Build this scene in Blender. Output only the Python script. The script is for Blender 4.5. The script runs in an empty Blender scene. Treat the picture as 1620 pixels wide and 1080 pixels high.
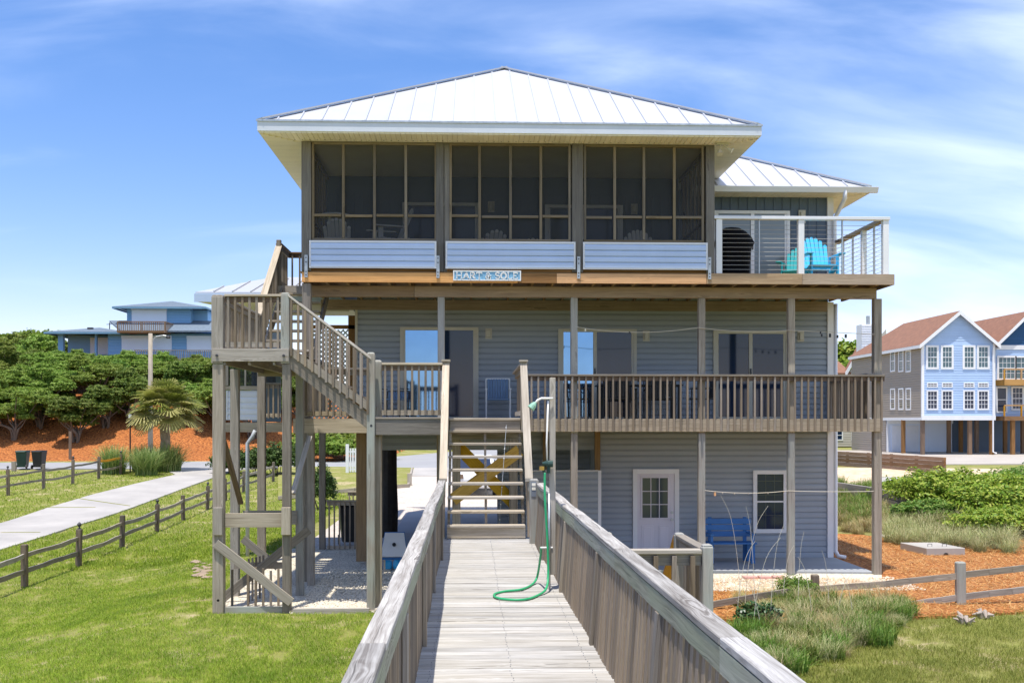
import bpy, math, random
import numpy as np
from mathutils import Vector, Matrix, noise as mnoise
R = math.radians
random.seed(7); rng = np.random.default_rng(7)
SC = bpy.context.scene
COL = SC.collection

# ------------------------------------------------------------------ camera, sky, sun, exposure
EYE = 3.2; F = 1700.0; YAW = math.atan(63 / F); CY, SY = math.cos(YAW), math.sin(YAW)
cam_d = bpy.data.cameras.new('camera'); cam = bpy.data.objects.new('camera', cam_d); COL.objects.link(cam)
cam.location = (0, 0, EYE); cam.rotation_euler = (R(90), 0, -YAW)
cam_d.sensor_width = 36; cam_d.lens = 36 * F / 1620; cam_d.shift_y = 127 / 1620
cam_d.clip_start = .05; cam_d.clip_end = 12000
SC.camera = cam
SUN_DIR = Vector((-.10, -.22, 1.0)).normalized()       # towards the sun
sd = bpy.data.lights.new('sun', 'SUN'); sd.energy = 3.7; sd.angle = R(.53); sd.color = (1, .955, .88)
sun = bpy.data.objects.new('sun', sd); COL.objects.link(sun)
sun.rotation_euler = SUN_DIR.to_track_quat('Z', 'Y').to_euler(); sun.location = (0, 0, 60)
SC.view_settings.view_transform = 'Standard'; SC.view_settings.look = 'None'
SC.view_settings.gamma = 1; SC.view_settings.exposure = .66
SC.cycles.max_bounces = 7; SC.cycles.transparent_max_bounces = 16; SC.cycles.use_denoising = True
SC.cycles.sample_clamp_indirect = 6

def make_world():
    w = bpy.data.worlds.new('World'); SC.world = w; w.use_nodes = True
    nt = w.node_tree; N = nt.nodes; L = nt.links; N.clear()
    out = N.new('ShaderNodeOutputWorld'); bg = N.new('ShaderNodeBackground')
    sky = N.new('ShaderNodeTexSky'); sky.sky_type = 'NISHITA'; sky.sun_disc = False
    sky.sun_elevation = math.asin(SUN_DIR.z); sky.sun_rotation = math.atan2(SUN_DIR.x, SUN_DIR.y)
    sky.air_density = 1.0; sky.dust_density = .35; sky.ozone_density = 3.0; sky.altitude = 0
    hs = N.new('ShaderNodeHueSaturation'); hs.inputs['Saturation'].default_value = 1.27; hs.inputs['Value'].default_value = 1.0
    tint = N.new('ShaderNodeMix'); tint.data_type = 'RGBA'; tint.blend_type = 'MULTIPLY'; tint.inputs['Factor'].default_value = 1; tint.inputs['B'].default_value = (1.16, .925, 1.0, 1)
    L.new(sky.outputs[0], hs.inputs['Color'])
    tc = N.new('ShaderNodeTexCoord')
    sep = N.new('ShaderNodeSeparateXYZ'); L.new(tc.outputs['Generated'], sep.inputs[0])
    def M(op, a, b=None, c=None):
        n = N.new('ShaderNodeMath'); n.operation = op
        for i, v in enumerate((a, b, c)):
            if v is None: continue
            if isinstance(v, (int, float)): n.inputs[i].default_value = v
            else: L.new(v, n.inputs[i])
        return n.outputs[0]
    # project the direction on a cloud layer plane high above
    zz = M('ADD', M('MAXIMUM', sep.outputs['Z'], 0.0), .42)
    px = M('DIVIDE', sep.outputs['X'], zz); py = M('DIVIDE', sep.outputs['Y'], zz)
    cb = N.new('ShaderNodeCombineXYZ'); L.new(px, cb.inputs[0]); L.new(py, cb.inputs[1])
    mp = N.new('ShaderNodeMapping'); mp.inputs['Rotation'].default_value = (0, 0, R(-24)); mp.inputs['Scale'].default_value = (1.5, 4.6, 1)
    mp.inputs['Location'].default_value = (3.1, 1.7, 0)
    L.new(cb.outputs[0], mp.inputs[0])
    n1 = N.new('ShaderNodeTexNoise'); n1.inputs['Scale'].default_value = 1.1; n1.inputs['Detail'].default_value = 7; n1.inputs['Roughness'].default_value = .52; n1.inputs['Distortion'].default_value = .5
    L.new(mp.outputs[0], n1.inputs['Vector'])
    n2 = N.new('ShaderNodeTexNoise'); n2.inputs['Scale'].default_value = .42; n2.inputs['Detail'].default_value = 3
    L.new(mp.outputs[0], n2.inputs['Vector'])
    # more wisps toward the east (+X) side of the sky
    side = M('MULTIPLY_ADD', sep.outputs['X'], .165, .008)
    s = M('ADD', M('MULTIPLY_ADD', n1.outputs['Fac'], .6, M('MULTIPLY', n2.outputs['Fac'], .55)), side)
    mr = N.new('ShaderNodeMapRange'); mr.interpolation_type = 'SMOOTHSTEP'
    mr.inputs['From Min'].default_value = .475; mr.inputs['From Max'].default_value = .84; mr.inputs['To Max'].default_value = .75
    L.new(s, mr.inputs['Value'])
    # low fair-weather cumulus over the horizon
    mp3 = N.new('ShaderNodeMapping'); mp3.inputs['Scale'].default_value = (9, 9, 21); mp3.inputs['Location'].default_value = (.4, 0, .2)
    L.new(tc.outputs['Generated'], mp3.inputs[0])
    n3 = N.new('ShaderNodeTexNoise'); n3.inputs['Scale'].default_value = 1.2; n3.inputs['Detail'].default_value = 6; n3.inputs['Roughness'].default_value = .55
    L.new(mp3.outputs[0], n3.inputs['Vector'])
    low = N.new('ShaderNodeMapRange'); low.interpolation_type = 'SMOOTHSTEP'
    low.inputs['From Min'].default_value = .145; low.inputs['From Max'].default_value = .03; L.new(sep.outputs['Z'], low.inputs['Value'])
    c3 = N.new('ShaderNodeMapRange'); c3.interpolation_type = 'SMOOTHSTEP'
    c3.inputs['From Min'].default_value = .55; c3.inputs['From Max'].default_value = .72
    L.new(M('ADD', n3.outputs['Fac'], M('MULTIPLY_ADD', low.outputs[0], .16, -.08)), c3.inputs['Value'])
    cum = M('MULTIPLY', M('MULTIPLY', c3.outputs[0], low.outputs[0]), .85)
    fac = M('MAXIMUM', mr.outputs[0], cum)
    mix = N.new('ShaderNodeMix'); mix.data_type = 'RGBA'
    L.new(fac, mix.inputs['Factor']); L.new(hs.outputs[0], tint.inputs['A']); L.new(tint.outputs['Result'], mix.inputs['A']); mix.inputs['B'].default_value = (6.4, 7.1, 8.4, 1)
    L.new(mix.outputs['Result'], bg.inputs['Color']); bg.inputs['Strength'].default_value = .13
    L.new(bg.outputs[0], out.inputs[0])
make_world()

# ------------------------------------------------------------------ picture-to-place helpers (design aid)
def X(px, Y):
    u = (px - 810) / F
    return Y * (u * CY + SY) / (CY - u * SY)
def Z(py, Y, px=810):
    u = (px - 810) / F
    return EYE + (667 - py) / F * Y / (CY - u * SY)
def sm(t):
    t = min(1, max(0, t)); return t * t * (3 - 2 * t)
def gz(x, y):
    z = -.5 * sm((-4.6 - x) / 4.5) * (1 - sm((y - 34) / 28)) + .5 * sm((y - 38) / 27)
    z += 6.4 * sm((-6.5 - x) / 13) * (.72 * sm((y - 70.5) / 17) + .28 * sm((y - 80) / 28))
    z += .28 * sm((x - 10.5) / 5) * sm((y - 24) / 12) * (1 - sm((y - 48) / 20))
    z += .3 * math.exp(-((x - 17) / 4.5) ** 2) * sm((y - 27) / 6) * (1 - sm((y - 38) / 14))

    return z
def gp(px, py, lo=6, hi=200):
    a = lo; y = lo
    while y < hi:
        if Z(py, y, px) < gz(X(px, y), y): break
        y *= 1.01
    return X(px, y), y

# ------------------------------------------------------------------ materials
MATS = {}
def new_mat(name):
    m = bpy.data.materials.new(name); m.use_nodes = True; MATS[name] = m
    nt = m.node_tree; b = nt.nodes['Principled BSDF']
    return m, nt, nt.nodes, nt.links, b
def mixc(N, L, fac, a, b, mode='MIX'):
    n = N.new('ShaderNodeMix'); n.data_type = 'RGBA'; n.blend_type = mode
    for k, v in (('Factor', fac), ('A', a), ('B', b)):
        if isinstance(v, (int, float)): n.inputs[k].default_value = v
        elif isinstance(v, tuple): n.inputs[k].default_value = (*v, 1)
        else: L.new(v, n.inputs[k])
    return n.outputs['Result']
def math_n(N, L, op, a, b=None, c=None):
    n = N.new('ShaderNodeMath'); n.operation = op
    for i, v in enumerate((a, b, c)):
        if v is None: continue
        if isinstance(v, (int, float)): n.inputs[i].default_value = v
        else: L.new(v, n.inputs[i])
    return n.outputs[0]
def rng_n(N, L, v, a, b, c=0, d=1, smooth=False):
    n = N.new('ShaderNodeMapRange'); L.new(v, n.inputs['Value'])
    if smooth: n.interpolation_type = 'SMOOTHSTEP'
    for k, x in (('From Min', a), ('From Max', b), ('To Min', c), ('To Max', d)): n.inputs[k].default_value = x
    return n.outputs[0]
def noise_n(N, L, vec, scale, detail=4, rough=.55, dist=0, msc=None):
    if msc is not None:
        mp = N.new('ShaderNodeMapping'); mp.inputs['Scale'].default_value = msc; L.new(vec, mp.inputs[0]); vec = mp.outputs[0]
    n = N.new('ShaderNodeTexNoise'); n.inputs['Scale'].default_value = scale; n.inputs['Detail'].default_value = detail
    n.inputs['Roughness'].default_value = rough; n.inputs['Distortion'].default_value = dist; L.new(vec, n.inputs['Vector'])
    return n.outputs['Fac']
def bump_n(N, L, h, b, strength=.3, dist=.01):
    n = N.new('ShaderNodeBump'); n.inputs['Strength'].default_value = strength; n.inputs['Distance'].default_value = dist
    L.new(h, n.inputs['Height']); L.new(n.outputs[0], b.inputs['Normal'])
def attr(N, name='rnd'):
    n = N.new('ShaderNodeAttribute'); n.attribute_name = name; return n.outputs['Fac']

def wood(name, light, dark, tint=None, rough=.82, knots=.5, var=.35, contrast=1.0, rings=.10, cracks=.55):
    m, nt, N, L, b = new_mat(name)
    uv = N.new('ShaderNodeUVMap'); uv.uv_map = 'UVMap'; v = uv.outputs[0]
    warp = noise_n(N, L, v, 1, 2, .5, 0, (1.3, 5, 1))
    sep = N.new('ShaderNodeSeparateXYZ'); L.new(v, sep.inputs[0])
    cb = N.new('ShaderNodeCombineXYZ'); L.new(sep.outputs[0], cb.inputs[0])
    L.new(math_n(N, L, 'MULTIPLY_ADD', warp, .09, sep.outputs[1]), cb.inputs[1])
    v2 = cb.outputs[0]
    g1 = noise_n(N, L, v2, 1, 5, .62, .3, (1.1, 26, 1))
    g2 = noise_n(N, L, v2, 1, 3, .6, 0, (4, 150, 1))
    blot = noise_n(N, L, v, 1, 3, .5, 0, (1.4, 3.2, 1))
    vo = N.new('ShaderNodeTexVoronoi'); vo.inputs['Scale'].default_value = 1
    mp = N.new('ShaderNodeMapping'); mp.inputs['Scale'].default_value = (.8, 6.5, 1); L.new(v2, mp.inputs[0])
    vd = N.new('ShaderNodeVectorMath'); vd.operation = 'MULTIPLY_ADD'; nz = N.new('ShaderNodeTexNoise'); nz.inputs['Scale'].default_value = 5; L.new(v, nz.inputs['Vector']); L.new(nz.outputs['Color'], vd.inputs[0]); vd.inputs[1].default_value = (.35, .5, 0); L.new(mp.outputs[0], vd.inputs[2]); L.new(vd.outputs[0], vo.inputs['Vector'])
    kn = rng_n(N, L, vo.outputs['Distance'], .04, .13, 1, 0, True)
    ring = math_n(N, L, 'SINE', math_n(N, L, 'MULTIPLY', vo.outputs['Distance'], 60))
    ringm = math_n(N, L, 'MULTIPLY', rng_n(N, L, vo.outputs['Distance'], .1, .42, 1, 0, True), math_n(N, L, 'MULTIPLY', ring, rings))
    f = math_n(N, L, 'ADD', math_n(N, L, 'MULTIPLY_ADD', g1, .75, math_n(N, L, 'MULTIPLY', g2, .35)), ringm)
    f = rng_n(N, L, f, .55 - .24 / contrast, .55 + .24 / contrast, 0, 1)
    c = mixc(N, L, f, dark, light)
    if tint: c = mixc(N, L, rng_n(N, L, blot, .38, .66, 0, .8), c, tint)
    else: c = mixc(N, L, rng_n(N, L, blot, .45, .75, 0, .35), c, tuple(x * .8 for x in dark))
    c = mixc(N, L, math_n(N, L, 'MULTIPLY', kn, knots), c, tuple(x * .42 for x in dark))
    ck = noise_n(N, L, v2, 1, 3, .5, 0, (.9, 62, 1)); ckm = rng_n(N, L, ck, .60, .68, 0, cracks, True)
    c = mixc(N, L, ckm, c, tuple(x * .38 for x in dark))
    r = attr(N)
    hsv = N.new('ShaderNodeHueSaturation'); L.new(c, hsv.inputs['Color'])
    L.new(rng_n(N, L, r, 0, 1, 1 - var, 1 + var * .6), hsv.inputs['Value'])
    L.new(rng_n(N, L, math_n(N, L, 'FRACT', math_n(N, L, 'MULTIPLY', r, 7.3)), 0, 1, .75, 1.25), hsv.inputs['Saturation'])
    L.new(hsv.outputs[0], b.inputs['Base Color']); b.inputs['Roughness'].default_value = rough
    b.inputs['Specular IOR Level'].default_value = .25
    bump_n(N, L, math_n(N, L, 'ADD', g1, math_n(N, L, 'MULTIPLY', kn, -.5)), b, .35, .006)
    return m
def paint(name, col, rough=.5, var=.12, nscale=3, metal=0, bump=0, spec=.4, streak=0, coat=0):
    m, nt, N, L, b = new_mat(name)
    tc = N.new('ShaderNodeTexCoord'); v = tc.outputs['Object']
    n = noise_n(N, L, v, nscale, 4, .6)
    n2 = noise_n(N, L, v, nscale * 9, 3, .6)
    c = mixc(N, L, rng_n(N, L, n, .3, .7), tuple(x * (1 - var) for x in col), tuple(min(1, x * (1 + var * .6)) for x in col))
    c = mixc(N, L, rng_n(N, L, n2, .35, .75, 0, .35 * var * 3), c, tuple(x * .7 for x in col))
    if streak:
        s = noise_n(N, L, v, 1, 4, .6, 0, (22, 22, .8))
        c = mixc(N, L, rng_n(N, L, s, .55, .8, 0, streak), c, (.25, .17, .09))
    r = attr(N); hv = N.new('ShaderNodeHueSaturation'); L.new(c, hv.inputs['Color']); L.new(rng_n(N, L, r, 0, 1, .95, 1.04), hv.inputs['Value'])
    L.new(hv.outputs[0], b.inputs['Base Color']); b.inputs['Metallic'].default_value = metal
    L.new(rng_n(N, L, n, .2, .8, rough * .85, min(1, rough * 1.15)), b.inputs['Roughness'])
    b.inputs['Specular IOR Level'].default_value = spec
    if bump: bump_n(N, L, n2, b, bump, .01)
    return m
def leafmat(name, c1, c2, c3, transl=.25, rough=.55):
    m, nt, N, L, b = new_mat(name)
    r = attr(N); oi = N.new('ShaderNodeObjectInfo')
    c = mixc(N, L, rng_n(N, L, r, 0, .55), c1, c2)
    c = mixc(N, L, rng_n(N, L, r, .55, 1), c, c3)
    hsv = N.new('ShaderNodeHueSaturation'); L.new(c, hsv.inputs['Color'])
    L.new(rng_n(N, L, oi.outputs['Random'], 0, 1, .482, .515), hsv.inputs['Hue'])
    L.new(rng_n(N, L, oi.outputs['Random'], 0, 1, .8, 1.2), hsv.inputs['Value'])
    L.new(hsv.outputs[0], b.inputs['Base Color']); b.inputs['Roughness'].default_value = rough
    b.inputs['Specular IOR Level'].default_value = .3
    t = N.new('ShaderNodeBsdfTranslucent'); L.new(hsv.outputs[0], t.inputs['Color'])
    mx = N.new('ShaderNodeMixShader'); mx.inputs[0].default_value = transl
    L.new(b.outputs[0], mx.inputs[1]); L.new(t.outputs[0], mx.inputs[2]); L.new(mx.outputs[0], N['Material Output'].inputs[0])
    return m

W_GRAY = wood('weathered_wood', (.45, .40, .335), (.19, .16, .122))
W_LIGHT = wood('sunbleached_wood', (.60, .53, .43), (.31, .26, .195), var=.25)
W_DECK = wood('walkway_deck_wood', (.57, .55, .51), (.30, .275, .235), var=.16, knots=.8, contrast=1.5, cracks=.75)
W_SIDE = wood('green_gray_side_rail', (.44, .43, .34), (.16, .155, .115), tint=(.33, .35, .25), var=.15, rings=.12, contrast=1.5)
W_CAP = wood('rail_cap_wood', (.52, .50, .465), (.19, .17, .15), var=.2, knots=.7, contrast=1.6, rings=.13, cracks=.7)
W_BAL = wood('baluster_wood', (.37, .305, .235), (.165, .13, .095), var=.35)
W_GREEN = wood('treated_post_wood', (.46, .42, .36), (.22, .20, .17), tint=(.38, .41, .37), var=.2)
W_DARKPOST = wood('shaded_porch_post', (.25, .235, .21), (.12, .11, .10), var=.2)  # porch shade on the posts is put into this darker wood colour
W_NEW = wood('new_pine', (.84, .44, .15), (.56, .27, .08), var=.05, knots=.9)
W_TAN = wood('tan_beam_wood', (.40, .285, .17), (.22, .15, .09), var=.2)
W_BROWN = wood('brown_stained_wood', (.34, .21, .12), (.15, .085, .045), var=.3)
W_YEL = wood('yellow_brace_wood', (.62, .42, .14), (.38, .235, .07), var=.15)
W_ORANGE = wood('orange_deck_wood', (.62, .33, .07), (.4, .19, .03), var=.15)
SIDING = paint('blue_gray_siding', (.335, .37, .41), .55, .06, 1.2)
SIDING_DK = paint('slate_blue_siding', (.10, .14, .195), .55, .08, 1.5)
PANEL = paint('pale_vinyl_panel', (.50, .61, .80), .45, .05, 2, streak=.04)
WHITE = paint('white_trim', (.80, .80, .80), .45, .05, 2)
WHITE_V = paint('white_vinyl', (.74, .75, .78), .4, .05, 2)
CREAM = paint('cream_soffit', (.90, .83, .66), .55, .08, 1.5, streak=.3)
ROOF = paint('white_metal_roof', (.49, .50, .53), .38, .03, .7, spec=.5)
FASCIA = paint('white_metal_fascia', (.62, .66, .72), .42, .06, 2, streak=.06)
CREAMTRIM = paint('cream_trim', (.56, .53, .44), .5, .05, 2)
DOORW = paint('white_door', (.70, .66, .70), .4, .03, 2)
STEEL = paint('galvanised_steel', (.50, .52, .52), .4, .2, 12, metal=.7)
DARKST = paint('dark_hardware', (.05, .05, .055), .5, .1, 5)
CABLE = paint('steel_cable', (.40, .40, .38), .4, .1, 5, metal=.4)
BLACKCLOTH = paint('black_grill_cover', (.004, .004, .005), .8, .3, 4, bump=.3, spec=.12)
BLACKPL = paint('black_plastic', (.02, .022, .026), .45, .2, 4)
GREENPL = paint('dark_green_plastic', (.02, .055, .045), .45, .2, 4)
AQUA = paint('aqua_plastic', (.06, .50, .80), .4, .05, 2)
TEAL = paint('teal_plastic', (.02, .36, .38), .4, .05, 2)
BLUEP = paint('blue_painted_wood', (.035, .16, .42), .5, .12, 4)
WHPL = paint('white_plastic', (.78, .78, .76), .4, .04, 2)
DARKFURN = paint('dark_deck_furniture', (.03, .032, .036), .5, .1, 3)
SLING = paint('blue_gray_sling', (.17, .27, .42), .7, .08, 6)
HOSE = paint('green_hose', (.035, .40, .165), .4, .06, 6)
PVC = paint('white_pvc', (.78, .76, .72), .35, .05, 4)
BRASS = paint('brass_fitting', (.55, .36, .10), .35, .1, 5, metal=.8)
CONC = paint('concrete', (.44, .41, .37), .85, .2, .45, bump=.2)
SLAB = paint('house_slab', (.36, .37, .38), .85, .12, .9, bump=.15)
ASPH = paint('road_asphalt', (.33, .325, .32), .9, .1, .5, bump=.2)
BARK = paint('bark', (.16, .125, .095), .9, .35, 5, bump=.8)
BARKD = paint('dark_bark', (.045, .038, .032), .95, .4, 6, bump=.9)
PALMBARK = paint('palm_bark', (.33, .24, .16), .9, .35, 7, bump=.9)
ROPE = paint('cord', (.62, .57, .46), .8, .05, 5)
PINK = paint('pink_paver', (.66, .36, .30), .85, .12, 5, bump=.3)
BLUE_H = paint('neighbor_blue_siding', (.42, .56, .78), .55, .06, .6)
NAVY_H = paint('navy_gable', (.02, .085, .20), .55, .08, .6)
TAUPE = paint('taupe_siding', (.36, .30, .235), .6, .06, .6)
GRAYBG = paint('beige_gray_siding', (.50, .46, .39), .6, .06, .6)
SHINGLE = paint('red_brown_shingles', (.29, .145, .09), .9, .25, 3, bump=.4)
SHINGLEB = paint('blue_gray_shingles', (.15, .19, .235), .9, .3, 5, bump=.4)
HILLBLUE = paint('hill_house_blue', (.20, .39, .62), .55, .06, .5)
SHUTTER = paint('pale_blue_shutter', (.70, .77, .88), .5, .04, .5)
LATTICE = paint('white_lattice', (.45, .50, .50), .6, .05, 2)
CAR = paint('white_car_paint', (.75, .77, .8), .2, .02, 1, spec=.6)
GRAYPL = paint('gray_plate', (.20, .22, .25), .4, .1, 4)

def flatmat(name, col, rough=.4, spec=.5, alpha=None, metal=0):
    m, nt, N, L, b = new_mat(name)
    tc = N.new('ShaderNodeTexCoord'); n = noise_n(N, L, tc.outputs['Object'], 1.7, 3)
    L.new(mixc(N, L, n, tuple(x * .85 for x in col), tuple(min(1, x * 1.15) for x in col)), b.inputs['Base Color'])
    b.inputs['Roughness'].default_value = rough; b.inputs['Specular IOR Level'].default_value = spec; b.inputs['Metallic'].default_value = metal
    bump_n(N, L, noise_n(N, L, tc.outputs['Object'], 1.1, 2), b, .03, .02)
    return m
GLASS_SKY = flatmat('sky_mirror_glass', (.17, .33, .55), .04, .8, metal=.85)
GLASS_DK = flatmat('dark_window_glass', (.010, .026, .062), .06, .55)
GLASS_DOOR = flatmat('curtained_glass', (.20, .235, .25), .1, .6)
GLASS_GR = flatmat('gray_window_glass', (.06, .08, .09), .08, .6)
GLASS_TEAL = flatmat('teal_window_glass', (.06, .12, .14), .1, .7)
def screen_mat():
    m, nt, N, L, b = new_mat('insect_screen')
    b.inputs['Base Color'].default_value = (.018, .019, .021, 1); b.inputs['Roughness'].default_value = .7
    t = N.new('ShaderNodeBsdfTransparent'); mx = N.new('ShaderNodeMixShader')
    tc = N.new('ShaderNodeTexCoord'); n = noise_n(N, L, tc.outputs['Object'], 1.5, 2)
    L.new(rng_n(N, L, n, 0, 1, .56, .62), mx.inputs[0])
    L.new(t.outputs[0], mx.inputs[1]); L.new(b.outputs[0], mx.inputs[2]); L.new(mx.outputs[0], N['Material Output'].inputs[0])
    return m
SCREEN = screen_mat()

def ground_mat():
    m, nt, N, L, b = new_mat('lawn_ground')
    tc = N.new('ShaderNodeTexCoord'); v = tc.outputs['Object']
    a = noise_n(N, L, v, .35, 5, .6); f = noise_n(N, L, v, 14, 4, .7); pch = noise_n(N, L, v, .9, 4, .65, .4)
    c = mixc(N, L, rng_n(N, L, f, .3, .7), (.17, .19, .035), (.27, .27, .07))
    c = mixc(N, L, rng_n(N, L, a, .4, .65, 0, .5), c, (.30, .27, .12))
    c = mixc(N, L, rng_n(N, L, pch, .54, .64, 0, .8, True), c, (.45, .36, .21))
    L.new(c, b.inputs['Base Color']); b.inputs['Roughness'].default_value = .95; b.inputs['Specular IOR Level'].default_value = .1
    bump_n(N, L, f, b, .8, .04)
    return m
def loose_mat(name, c1, c2, c3, scale, stretch=(1, 1, 1), bump=1.0, dist=.03, big=.5, big_c=None):
    m, nt, N, L, b = new_mat(name)
    tc = N.new('ShaderNodeTexCoord'); v = tc.outputs['Object']
    mp = N.new('ShaderNodeMapping'); mp.inputs['Scale'].default_value = stretch; L.new(v, mp.inputs[0])
    vo = N.new('ShaderNodeTexVoronoi'); vo.inputs['Scale'].default_value = scale; L.new(mp.outputs[0], vo.inputs['Vector'])
    sepc = N.new('ShaderNodeSeparateColor'); L.new(vo.outputs['Color'], sepc.inputs[0])
    c = mixc(N, L, sepc.outputs[0], c1, c2)
    c = mixc(N, L, rng_n(N, L, vo.outputs['Distance'], .3, .75, 0, .8), c, c3)
    bg = noise_n(N, L, v, big, 4, .6)
    c = mixc(N, L, rng_n(N, L, bg, .45, .7, 0, .45), c, big_c or c2)
    L.new(c, b.inputs['Base Color']); b.inputs['Roughness'].default_value = .9; b.inputs['Specular IOR Level'].default_value = .15
    bump_n(N, L, math_n(N, L, 'SUBTRACT', 1, vo.outputs['Distance']), b, bump, dist)
    return m
GROUND = ground_mat()
PEBBLE = loose_mat('shell_pebbles', (.78, .68, .50), (.92, .85, .70), (.28, .23, .16), 26, bump=1, dist=.03)
GRAVEL = loose_mat('gravel_drive', (.58, .50, .42), (.70, .62, .54), (.35, .30, .25), 18, bump=.5, dist=.02)
MULCH = loose_mat('pine_straw', (.42, .165, .05), (.54, .235, .075), (.20, .07, .02), 16, (1, .45, 1), bump=1, dist=.05, big=.9, big_c=(.40, .15, .045))
HILLM = loose_mat('bank_mulch', (.50, .17, .045), (.60, .23, .07), (.18, .055, .02), 7, bump=1, dist=.12, big=.3, big_c=(.34, .115, .035))
SAND = loose_mat('sand', (.66, .50, .34), (.78, .62, .44), (.5, .36, .23), 3, bump=.7, dist=.12, big=.5, big_c=(.58, .42, .27))
DRYG = leafmat('dry_grass', (.40, .28, .11), (.52, .42, .22), (.26, .30, .09), .15)
GRASS = leafmat('lawn_blades', (.13, .21, .012), (.26, .35, .024), (.46, .45, .09), .3, .7)
ROUGHG = leafmat('rough_grass', (.15, .21, .03), (.29, .34, .06), (.46, .42, .16), .3, .7)
WEED = leafmat('weed_leaves', (.07, .15, .02), (.14, .24, .03), (.26, .30, .07), .3, .6)
OATS = leafmat('sea_oats_blades', (.22, .27, .09), (.42, .42, .19), (.70, .60, .36), .2, .6)
OAK = leafmat('oak_leaves', (.11, .19, .02), (.21, .30, .04), (.34, .41, .09), .42, .6)
OAKD = leafmat('dark_oak_leaves', (.08, .15, .02), (.15, .24, .032), (.27, .34, .07), .4, .6)
BUSH = leafmat('bush_leaves', (.12, .22, .018), (.25, .34, .03), (.42, .44, .08), .3, .5)
HEDGE = leafmat('hedge_leaves', (.03, .07, .012), (.06, .12, .02), (.1, .16, .03), .2, .6)
PALM = leafmat('palm_fronds', (.16, .21, .035), (.30, .33, .07), (.52, .46, .18), .38, .5)
PAMPAS = leafmat('pampas_blades', (.12, .2, .05), (.22, .3, .08), (.40, .42, .16), .2, .6)
VINE = leafmat('vine_leaves', (.02, .06, .02), (.04, .10, .03), (.10, .17, .05), .15, .35)

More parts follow.
